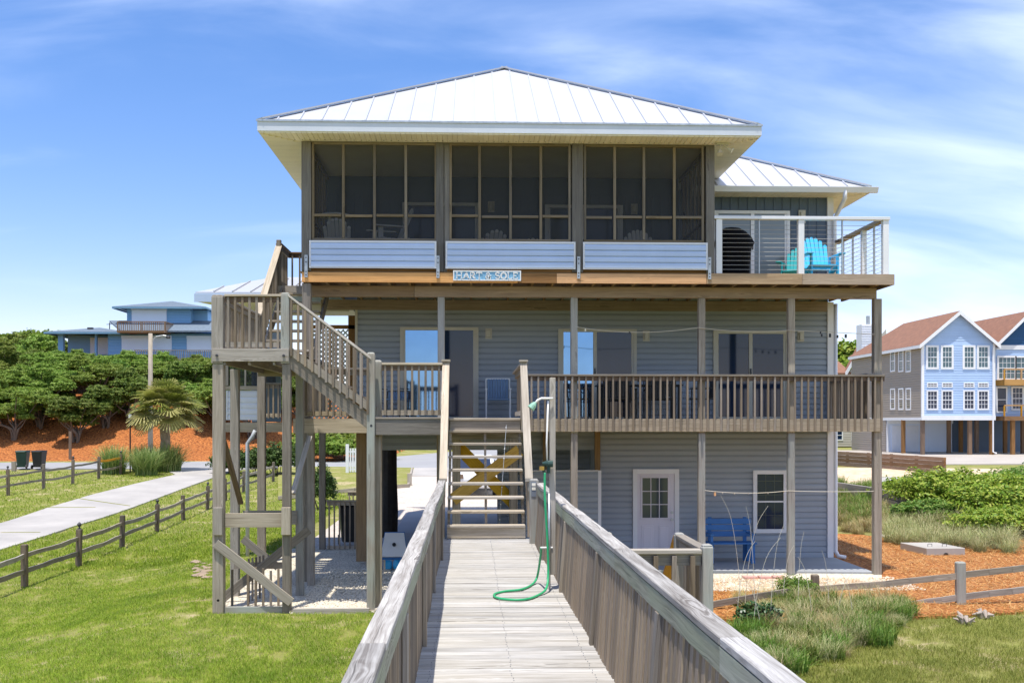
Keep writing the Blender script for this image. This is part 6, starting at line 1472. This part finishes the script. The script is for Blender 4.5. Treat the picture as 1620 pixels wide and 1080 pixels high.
# ------------------------------------------------------------------ vegetation
def quads_obj(name, P, T, B, rnd, mat, parent=None, loc=None):
    n = len(P); org = np.array(ORG[parent] if parent else (loc or (0, 0, 0)), dtype=float)
    V = np.stack([P - T - B, P + T - B, P + T + B, P - T + B], 1).reshape(-1, 3) - org
    return raw_mesh(name, V, 4, n, rnd, mat, parent, org)
def raw_mesh(name, V, k, n, rnd, mat, parent, org):
    me = bpy.data.meshes.new(name); me.vertices.add(n * k); me.vertices.foreach_set('co', V.astype(np.float32).ravel())
    me.loops.add(n * k); me.loops.foreach_set('vertex_index', np.arange(n * k, dtype=np.int32))
    me.polygons.add(n); me.polygons.foreach_set('loop_start', np.arange(0, n * k, k, dtype=np.int32)); me.polygons.foreach_set('loop_total', np.full(n, k, dtype=np.int32))
    at = me.attributes.new('rnd', 'FLOAT', 'FACE'); at.data.foreach_set('value', np.asarray(rnd, dtype=np.float32))
    me.materials.append(mat); me.update(); me.validate()
    o = bpy.data.objects.new(name, me); COL.objects.link(o)
    if parent: o.parent = parent; ORG[o] = Vector(ORG[parent])
    else: o.location = org; ORG[o] = Vector(org)
    return o
def unit(v): return v / np.maximum(np.linalg.norm(v, axis=1, keepdims=True), 1e-6)
def leaf_cloud(blobs, n, size, up=.55, shell=.55, asp=.5):
    """blobs: (x,y,z,rx,ry,rz)"""
    bl = np.array(blobs, dtype=float); wts = bl[:, 3] * bl[:, 4] + bl[:, 3] * bl[:, 5]; idx = rng.choice(len(bl), n, p=wts / wts.sum()); b = bl[idx]
    d = unit(rng.normal(size=(n, 3))); d[:, 2] = np.where(d[:, 2] < -.3, -d[:, 2], d[:, 2]); r = (shell + (1 - shell) * rng.random(n) ** .6)[:, None]
    lump = 1 + .22 * np.sin(d[:, 0] * 7 + b[:, 0] * 3) * np.sin(d[:, 1] * 6 + b[:, 1] * 5) + .12 * np.sin(d[:, 2] * 13 + b[:, 2])
    P = b[:, :3] + d * b[:, 3:6] * r * lump[:, None]
    N = unit(d * .8 + rng.normal(size=(n, 3)) * .55 + np.array([0, 0, up])); a = unit(np.cross(N, rng.normal(size=(n, 3)))); c = np.cross(N, a)
    s = (size * rng.uniform(.6, 1.3, n))[:, None]
    return P, a * s, c * s * asp, rng.random(n)
def make_tree(name, label, cat, blobs, n, size, leaf, trunks, group=None, bark=BARK, loc=(0, 0, 0)):
    t = thing(name, label, cat, loc, group); ORG[t] = Vector((0, 0, 0)); m = MB()
    for P, r in trunks: m.tube(smooth_path(P, 4), list(np.linspace(r[0], r[1], (len(P) - 1) * 4 + 1)), 7)
    m.build('trunk', bark, t, smooth=True); P, T, B, r = leaf_cloud(blobs, n, size); quads_obj('crown', P, T, B, r, leaf, t)
    return t
def oak_proto(seed, leaf, H_=3.0, W=2.4, n=19000, size=.066):
    random.seed(seed); bl = []; tr = []
    base = [(random.uniform(-.25, .25), random.uniform(-.25, .25)) for _ in range(3)]
    for k in range(random.randint(13, 16)):
        a = k * 2.4 + random.uniform(-.5, .5); rr = W * .78 * math.sqrt((k + .5) / 15) * random.uniform(.8, 1.15); x, y = rr * math.cos(a), rr * math.sin(a); z = H_ * random.uniform(.42, 1.0) * (1 - .10 * rr / W)
        q = random.uniform(.5, 1.05) * W * .34; bl.append((x, y, z, q * 1.1, q * 1.1, q * random.uniform(.6, .85)))
        b = base[k % 3]; tr.append(([(b[0], b[1], -.3), (b[0] * 1.5 + x * .15 + random.uniform(-.15, .15), b[1] * 1.5 + y * .15, H_ * .2), (x * .55 + random.uniform(-.2, .2), y * .55, z * .6), (x, y, z)], (.09, .02)))
    t = make_tree('live_oak', 'x', 'tree', bl, n, size, leaf, tr); return t
protos = [oak_proto(s, OAK if s % 2 else OAKD) for s in (11, 12, 13, 14, 15)]
used = [False] * 5
def put_oak(x, y, sc, label, group=None, k=None, zoff=0):
    k = random.randrange(5) if k is None else k
    o = protos[k] if not used[k] else copy_tree(protos[k]); used[k] = True
    o.name = 'live_oak'; place(o, (x, y, gz(x, y) + zoff), random.uniform(0, 6.28), (sc, sc, sc * random.uniform(.9, 1.12))); o['label'] = label; o['group'] = group or 'live oaks on the mulch bank'
random.seed(5)
ordn = ['leftmost', 'second', 'third', 'fourth', 'fifth', 'sixth', 'seventh', 'eighth', 'ninth', 'tenth', 'eleventh', 'twelfth', 'thirteenth', 'fourteenth']
front = [(-25, 78), (18, 77), (62, 79), (118, 76.5), (165, 79), (212, 80), (300, 80), (345, 79), (398, 78)]
for i, (px, y) in enumerate(front):
    put_oak(X(px, y), y, random.uniform(.9, 1.15), f'live oak with bare stems, {ordn[i]} from left along the mulch bank foot' if i else 'live oak with bare stems, leftmost along the mulch bank foot')
for row, (y0, stp, sc0) in enumerate(((84, 46, 1.05), (89, 32, 1.15), (95, 29, 1.2), (101, 28, 1.12))):
    px = -60 + row * 11
    while px < 480:
        y = y0 + random.uniform(-1.8, 1.8); s = sc0 * random.uniform(.8, 1.15)
        g_ = gz(X(px, y), y); ztop = Z(557 + random.uniform(-4, 8), y, px) if px > 80 else Z(545, y, px); s = min(s, max(.5, (ztop - g_) / 3.75))
        put_oak(X(px, y), y, s, ('rounded green live oak on the mulch slope just behind the front row', 'dense green live oak in the lower part of the thicket on the bank', 'dense green live oak in the upper part of the thicket on the bank', 'low green live oak along the top edge of the bank below the hill house')[row], ('oaks behind the front row', 'oaks low in the thicket', 'oaks high in the thicket', 'oaks along the top edge of the bank')[row]); px += stp * random.uniform(.8, 1.15)
random.seed(9)
for (px, py, y, s) in ((-30, 535, 116, 2.2), (0, 528, 112, 1.9), (28, 522, 118, 2.1), (55, 535, 110, 1.7), (68, 512, 119, 2.0), (80, 532, 113, 1.6), (105, 533, 126, 1.6), (48, 526, 126, 2.4), (15, 522, 128, 2.6), (-45, 520, 122, 2.6), (325, 510, 122, 1.2), (345, 528, 116, 1.4)):
    x = X(px, y); zt = Z(py, y, px); put_oak(x, y, s, 'tall green live oak on the hilltop around the blue house', 'live oaks on the hilltop', zoff=zt - gz(x, y) - 3.6 * s)
# shrubs under the trees and behind the tower
def bush(name, label, x, y, rx, ry, h, n, size, leaf, group=None, cat='bush', nb=7, seed=1, z=None):
    random.seed(seed); g = gz(x, y) if z is None else z; bl = []; tr = []
    for k in range(nb):
        a = k * 2.4; rr = math.sqrt((k + .3) / nb) * .62; bx, by = rx * rr * math.cos(a), ry * rr * math.sin(a); q = random.uniform(.42, .6)
        zz = h * random.uniform(.4, .62) * (1 - .35 * rr); bl.append((bx, by, zz, rx * q, ry * q, h * .48)); tr.append(([(bx * .3, by * .3, -.1), (bx * .7, by * .7, zz * .5), (bx, by, zz)], (.03, .01)))
    t = make_tree(name, label, cat, bl, n, size, leaf, tr, group); return place(t, (x, y, g))
for i, (px, y, s, lab) in enumerate(((405, 57, 1.0, 'low dark hedge shrub behind the stair tower, left of the pair'), (440, 57.5, 1.1, 'low dark hedge shrub behind the stair tower, right of the pair'), (365, 58.5, .9, 'dark shrub at the lane end, seen past the tower post'))):
    bush('hedge_shrub', lab, X(px, y), y, 1.3 * s, 1.0, 1.5 * s, 6000, .06, HEDGE, seed=i + 40)
bush('round_shrub', 'clipped round dark shrub beyond the carport, left of the white gate', X(509, 40), 40, .62, .62, 1.6, 8000, .035, HEDGE, seed=33, nb=5)
for i, (px, y, s) in enumerate(((545, 74, 1.3), (580, 76, 1.3), (520, 77, 1.6), (500, 72, 1.4))):
    bush('bank_shrub', ('leftmost', 'second', 'third', 'rightmost')[(3, 0, 2, 1)[i] if False else (2, 3, 1, 0)[i]] + ' low green shrub on the mulch bank beyond the carport', X(px, y), y, 2.0 * s, 1.6, 1.3 * s, 2500, .13, OAK, seed=i + 60, group='shrubs on the bank beyond the carport')
bush('far_tree', 'round green tree behind the beige house chimney', X(1345, 150), 150, 5.5, 4, 9, 7000, .32, BUSH, cat='tree', seed=71, z=5.5)
bush('far_tree', 'smaller green tree at the left of the gap beside the deck corner', X(1318, 145), 145, 5.5, 3, 7, 6000, .32, OAK, cat='tree', seed=72, z=4.2)
# right-hand bushes
random.seed(77)
scrub = [(-10, 74), (35, 75.5), (70, 74.5), (98, 77), (135, 74), (150, 78), (188, 75), (205, 79), (240, 78), (285, 77), (320, 75.5), (335, 78.5), (375, 76)]
for i, (px, y) in enumerate(scrub):
    y = y + 6.5
    sc_ = random.uniform(.5, 1.0); bush('scrub_bush', ('leftmost' if i == 0 else ordn[i]) + ' low scrub bush from left among the oak stems on the bank', X(px, y), y, 1.5 * sc_, 1.2 * sc_, 1.3 * sc_, 2600, .075, (OAKD, OAKD, HEDGE)[i % 3], seed=200 + i, group='scrub under the oaks', nb=6)
bush('beach_bush', 'smaller sprawling bush spilling into the beach grass at the right edge', X(1600, 28.5), 28.5, 1.5, 1.0, .8, 15000, .038, BUSH, seed=91, nb=10)
bush('beach_bush', 'narrow low bush at the foot of the big tangled bush', X(1468, 31), 31.0, 1.2, .7, .7, 10000, .038, WEED, seed=92, nb=8)
for i, (px, py, y, rx, ry, h, n, lab) in enumerate(((1432, 805, 36.5, 1.3, 1.0, .75, 13000, 'low bright green bush left of the big bush above the old timber wall'),
        (1512, 838, 32.5, 1.9, 1.5, 1.35, 36000, 'big tangled yellow green bush on the right slope'),
        (1600, 850, 31.0, 2.0, 1.6, 1.3, 34000, 'large spreading green bush at the right edge of the picture'), (1618, 790, 39, 1.5, 1.5, 1.2, 9000, 'dark vine covered bush behind the big bushes at the right'))):
    x = X(px, y); bush('beach_bush', lab, x, y, rx, ry, h, n, .042, BUSH if i != 3 else WEED, seed=80 + i, nb=13, z=gz(x, y) - .1)
# palm
def palm():
    x, y = X(257, 60), 60.5; g = gz(x, y); t = thing('palm_tree', 'cabbage palm with a full fan crown beside the utility pole', 'palm', (x, y, g)); zc_ = Z(652, y, 257); m = MB()
    zs_ = np.linspace(g - .1, zc_, 16); m.tube([(x + .03 * math.sin(i), y, z) for i, z in enumerate(zs_)], [.30 - .004 * i + (.02 if i % 2 else 0) for i in range(16)], 12); m.build('trunk', PALMBARK, t)
    random.seed(3); P = []; T = []; B = []; r = []; st = MB()
    for k in range(70):
        az = k * 2.39996 + random.uniform(-.35, .35); el = R(80) - (k / 70) ** .9 * R(112) + random.uniform(-.2, .2); L = random.uniform(.95, 1.3); d = Vector((math.cos(az) * math.cos(el), math.sin(az) * math.cos(el), math.sin(el))); c = Vector((x, y, zc_ + .25)); tip = c + d * L + Vector((0, 0, -.12 * L))
        st.tube([c, c + d * L * .5 + Vector((0, 0, .03)), tip], [.02, .014, .01], 4); side = (d.cross(Vector((0, 0, 1))).normalized() + Vector((random.uniform(-.4, .4), random.uniform(-.4, .4), random.uniform(-.35, .35)))).normalized(); up = side.cross(d).normalized(); rr = random.random() if k < 54 else random.uniform(.7, 1)
        nl = 22; fl = random.uniform(.9, 1.15)
        for j in range(nl):
            a = R(-115 + 230 * j / (nl - 1)); v = (d * math.cos(a) + side * math.sin(a) + up * (.25 * abs(math.sin(a)))).normalized(); l = fl * (1 - .28 * abs(a) / 2); q1 = tip + v * l * .55; q2 = tip + v * l + Vector((0, 0, -.22 * l - .1 * random.random())); w = v.cross(up).normalized() * .055
            P.append((tip + q1) / 2); T.append((q1 - tip) / 2); B.append(w); r.append(rr * .8 + .2 * random.random()); P.append((q1 + q2) / 2); T.append((q2 - q1) / 2); B.append(w * .6); r.append(rr * .8 + .2 * random.random())
    st.build('leaf_stalks', PALM, t); quads_obj('crown', np.array(P), np.array(T), np.array(B), r, PALM, t)
palm()
# grasses
def blades(cx, cy, cz, h, w, lean, seg=2):
    """arrays -> P,T,B of tapering blade quads (seg pieces each)"""
    n = len(cx); az = rng.uniform(0, 2 * np.pi, n); dx, dy = np.cos(az), np.sin(az); P = []; T = []; B = []
    base = np.stack([cx, cy, cz], 1); sidev = np.stack([-dy, dx, 0 * dx], 1); prev = base
    for k in range(1, seg + 1):
        u = k / seg; hz = h * (u - .35 * (lean / np.maximum(h, .01)) * u * u * .8); off = lean * u * u; cur = base + np.stack([dx * off, dy * off, hz], 1)
        P.append((prev + cur) / 2); T.append((cur - prev) / 2); B.append(sidev * (w * (1 - .75 * (k - .5) / seg))[:, None]); prev = cur
    return np.concatenate(P), np.concatenate(T), np.concatenate(B)
vgz = np.vectorize(gz)
def clump_proto(name, mat, n, h, spread, w, lean, seg=4, base=.12):
    t = thing(name, 'x', 'grass clump'); ORG[t] = Vector((0, 0, 0)); a = rng.uniform(0, 6.28, n); r = base * np.sqrt(rng.random(n)); hh = h * rng.uniform(.55, 1.1, n)
    P, T, B = blades(r * np.cos(a), r * np.sin(a), np.zeros(n) - .03, hh, w * rng.uniform(.7, 1.3, n), lean * rng.uniform(.1, 1.2, n) * spread, seg); quads_obj('leaf_blades', P, T, B, np.tile(rng.random(n), seg), mat, t); return t
def scatter(proto, pts, labels, group, nm, s0=.8, s1=1.2):
    for i, (x, y) in enumerate(pts):
        o = proto if i == 0 else copy_tree(proto); o.name = nm; o['kind'] = 'thing'; place(o, (x, y, gz(x, y) + .03), random.uniform(0, 6.28), random.uniform(s0, s1)); o['label'] = labels if isinstance(labels, str) else labels[i]; o['group'] = group
random.seed(21)
pam = clump_proto('ornamental_grass', PAMPAS, 900, 1.5, 1.0, .016, 1.1, 5, .55)
scatter(pam, [(X(175, 58), 58.5), (X(232, 57.5), 57.5), (X(268, 60), 60), (X(222, 59.5), 60)], ['arching ornamental grass clump left of the lamp post', 'largest ornamental grass clump right of the lamp post', 'darker ornamental grass clump at the palm foot', 'tall ornamental grass clump behind the largest one'], 'ornamental grasses round the palm', 'ornamental_grass', .9, 1.15)
oats = clump_proto('beach_grass', OATS, 300, .56, 1, .006, .62, 5, .2)
pts = []
for k in range(60):
    px = 1402 + (k * 53 % 60) * 3.4 + random.uniform(-9, 9); py = 822 + (k * 29 % 60) * .72 + (px - 1402) * .08; pts.append(gp(px, py))
scatter(oats, pts, 'pale green beach grass clump between the bushes and the pine straw', 'beach grass clumps before the bushes', 'beach_grass', .7, 1.15)
dry = clump_proto('dune_grass', DRYG, 240, .42, 1, .006, .45, 4, .25)
pts = [gp(1326 + (k * 31 % 40) * 1.9 + random.uniform(-3, 3), 790 + (k * 17 % 40) * 1.45) for k in range(40)]
scatter(dry, pts, 'dry straw coloured dune grass tuft beside the right corner of the house', 'dune grass beside the house corner', 'dune_grass', .7, 1.2)
grn = clump_proto('dune_grass', WEED, 240, .42, 1, .008, .35, 4, .26)
pts = [gp(1328 + (k * 31 % 30) * 2.4 + random.uniform(-3, 3), 768 + (k * 17 % 30) * 2.2) for k in range(30)]
scatter(grn, pts, 'green dune grass tuft on the slope beside the house corner', 'green dune grass beside the house corner', 'dune_grass', .8, 1.4)
def weed_pts(n, a, b, c, px0=1178, px1=1440):
    out = []
    for k in range(n):
        u = (k * a % n) / n; v = (k * b % n) / n
        px = px0 + (px1 - px0) * u + random.uniform(-9, 9); py = 958 + v ** 1.2 * (112 * (1 - u) ** .7 + 22) + random.uniform(-4, 4) + c; out.append(gp(px, py))
    return out
oat2 = clump_proto('weed_clump', OATS, 240, .5, 1, .0042, .42, 5, .24)
scatter(oat2, weed_pts(56, 37, 23, 0), 'fine grey green and straw grass clump in front of the split rail fence', 'fine grass clumps before the right fence', 'weed_clump', .35, .85)
wd3 = clump_proto('weed_clump', WEED, 420, .36, 1, .009, .22, 3, .26)
scatter(wd3, weed_pts(46, 19, 31, 6), 'bright green leafy weed clump in front of the split rail fence', 'leafy weeds before the right fence', 'weed_clump', .45, 1.0)
dd3 = clump_proto('weed_clump', DRYG, 200, .52, 1, .0035, .5, 5, .2)
scatter(dd3, weed_pts(30, 11, 17, -2, 1210, 1430), 'dead straw coloured grass tuft among the weeds before the right fence', 'dead tufts before the right fence', 'weed_clump', .4, .9)
x, y = gp(1200, 996); bush('vine', 'dark glossy leaved vine against the boardwalk rail', x, y, .42, .35, .42, 1500, .032, VINE, seed=100, nb=7, cat='vine')
x, y = gp(1258, 955); bush('weed_bush', 'tall leafy weed bush beside the short fence post', x, y, .45, .35, .5, 5200, .014, WEED, seed=103, nb=9)
# tall seed stalks
stalks = [(1172, 960, 783, 1140), (1178, 965, 800, 1215), (1195, 990, 800, 1180), (1218, 1000, 830, 1240), (1238, 960, 862, 1256), (1262, 975, 840, 1272), (1205, 1010, 905, 1168), (1312, 975, 870, 1300), (1325, 985, 905, 1350), (1190, 1010, 850, 1235), (1285, 990, 880, 1262), (1350, 990, 905, 1330), (1165, 990, 855, 1195)]
sl = ['leftmost', 'second', 'third', 'fourth', 'fifth', 'sixth', 'seventh', 'eighth', 'ninth', 'tenth', 'eleventh', 'twelfth', 'thirteenth']
for i, (px, py, pyt, pxt) in enumerate(stalks):
    x, y = gp(px, py); g = gz(x, y); zt = Z(pyt, y, px); xt = X(pxt, y); m = MB(); P = smooth_path([(x, y, g), (x + (xt - x) * .15, y, g + (zt - g) * .4), (x + (xt - x) * .5, y, g + (zt - g) * .8), (xt, y, zt)], 5)
    m.tube(P, list(np.linspace(.005, .0025, len(P))), 5); tag(m.build('seed_stalk', ROPE, loc=(x, y, g)), 'thin pale arching seed stalk rising from the weeds by the boardwalk', 'grass stalk', 'tall seed stalks by the boardwalk')
# lawn blades
def lawn(name, n, y0, y1, xr, test, h, mat, wmul=1.0, pw=2.0):
    u = rng.random(n); y = 1 / (1 / y0 + u * (1 / y1 - 1 / y0)) ; x = xr[0](y) + rng.random(n) * (xr[1](y) - xr[0](y)); keep = np.array([test(a, b) for a, b in zip(x, y)]); x, y = x[keep], y[keep]; n = len(x)
    pch = np.array([.6 * mnoise.noise(Vector((a * .7, b * .7, 3))) + .75 * mnoise.noise(Vector((a * 2.9, b * 2.2, 1))) + .35 * mnoise.noise(Vector((a * 8, b * 6, 7))) for a, b in zip(x, y)]); k2 = rng.random(n) > np.clip((pch - .22) * 3.2, 0, .95); x, y, pch = x[k2], y[k2], pch[k2]; n = len(x)
    z = vgz(x, y) + .01; hh = h * rng.uniform(.5, 1.3, n) * (1 + .25 * np.clip(-pch, 0, 1)); P, T, B = blades(x, y, z, hh, .0035 * wmul * np.maximum(1, y / 16), hh * rng.uniform(.3, 1.1, n), 1)
    r = np.clip(.38 + pch * .5 + rng.normal(size=n) * .22, 0, 1)
    o = quads_obj(name, P, T, B, r, mat); o['kind'] = 'stuff'; tag(o, None, 'grass')
    o['label'] = {'lawn_grass': 'short bright green lawn grass', 'foreground_grass': 'rough green grass in front of the right fence', 'far_lawn_grass': 'green lawn beyond the near fence'}[name]
def in_lane(x, y):
    # rough band of the concrete lane
    for P0, P1, Q0, Q1 in zip(LO, LO[1:], UP, UP[1:]):
        ylo = min(P0[1], P1[1]); yhi = max(Q0[1], Q1[1])
    px = 810 + F * math.tan(math.atan2(x, y) - YAW)
    return False
def lane_test(x, y):
    pts = LO + UP[::-1]; c = False; j = len(pts) - 1
    for i in range(len(pts)):
        xi, yi = pts[i]; xj, yj = pts[j]
        if (yi > y) != (yj > y) and x < (xj - xi) * (y - yi) / (yj - yi) + xi: c = not c
        j = i
    return c
lawn('lawn_grass', 210000, 13.0, 27, (lambda y: -y * .47 - .5, lambda y: np.where(y < 18, -.55, -4.35)), lambda x, y: not lane_test(x, y) and not (x > -4.5 and y > 18.1), .04, GRASS)
lawn('far_lawn_grass', 110000, 27, 60, (lambda y: -y * .47, lambda y: -4.9 + 0 * y), lambda x, y: not lane_test(x, y), .07, GRASS, 1.3)
def mulch_front(x): return float(np.interp(x, [1.6, 5, 8.5, 12, 16], [18.0, 16.7, 17.4, 18.4, 20]))
lawn('foreground_grass', 110000, 11.5, 20, (lambda y: 1.4 + 0 * y, lambda y: y * .54), lambda x, y: y < mulch_front(x) + .15, .06, ROUGHG, 1.1)
# pine needles on the mulch, pebbles in the bed
def needles():
    n = 60000; x = rng.uniform(1.5, 16.5, n); y = rng.uniform(16.8, 29.5, n); k = np.array([(b > mulch_front(a) + .05) and not (a < 8.9 and b > 21.3) and b < float(np.interp(a, [8.4, 13, 21], [29.5, 28.5, 26.5])) for a, b in zip(x, y)]); x, y = x[k], y[k]; n = len(x); z = vgz(x, y) + .06 + rng.random(n) * .025
    a = rng.uniform(0, 6.28, n); T = np.stack([np.cos(a), np.sin(a), rng.normal(size=n) * .25], 1) * .065; B = np.stack([-np.sin(a), np.cos(a), 0 * a], 1) * .0035
    m = leafmat('needle_straw', (.30, .115, .03), (.50, .225, .075), (.60, .36, .17), .1); o = quads_obj('pine_needles', np.stack([x, y, z], 1), T, B, rng.random(n), m); o['kind'] = 'stuff'; o['label'] = 'loose orange pine needles'
needles()
def pebbles():
    n = 9000; x = np.concatenate([rng.uniform(-3.0, -.5, n), rng.uniform(3.6, 8.5, n // 2)]); y = np.concatenate([18.1 + 5 * rng.random(n) ** 1.5, rng.uniform(19.2, 21.5, n // 2)]); n = len(x); px_ = (x + 0)
    k = np.ones(n, bool)
    for i in range(n):
        if x[i] > 0: 
            lo_ = F * 3.2 / (938 - 667) ; k[i] = lo_ - .3 < y[i] < 21.6
    x, y = x[k], y[k]; n = len(x); s = rng.uniform(.008, .024, n); c = np.stack([x, y, np.full(n, .062)], 1); V = []; r = []
    d = np.array([(1, 0, 0), (0, 1, 0), (-1, 0, 0), (0, -1, 0)]); top = np.array((0, 0, .8)); j = rng.uniform(.6, 1.3, (n, 4))
    for i in range(4):
        V.append(np.stack([c + d[i] * (s * j[:, i])[:, None], c + d[(i + 1) % 4] * (s * j[:, (i + 1) % 4])[:, None], c + top * s[:, None]], 1)); r.append(s * 40)
    V = np.concatenate(V).reshape(-1, 3); m = paint('pebble_stone', (.74, .66, .52), .8, .3, 12); o = raw_mesh('pebbles', V, 3, n * 4, np.concatenate(r), m, None, np.zeros(3)); o['kind'] = 'stuff'; o['label'] = 'loose pale shell pebbles'
pebbles()
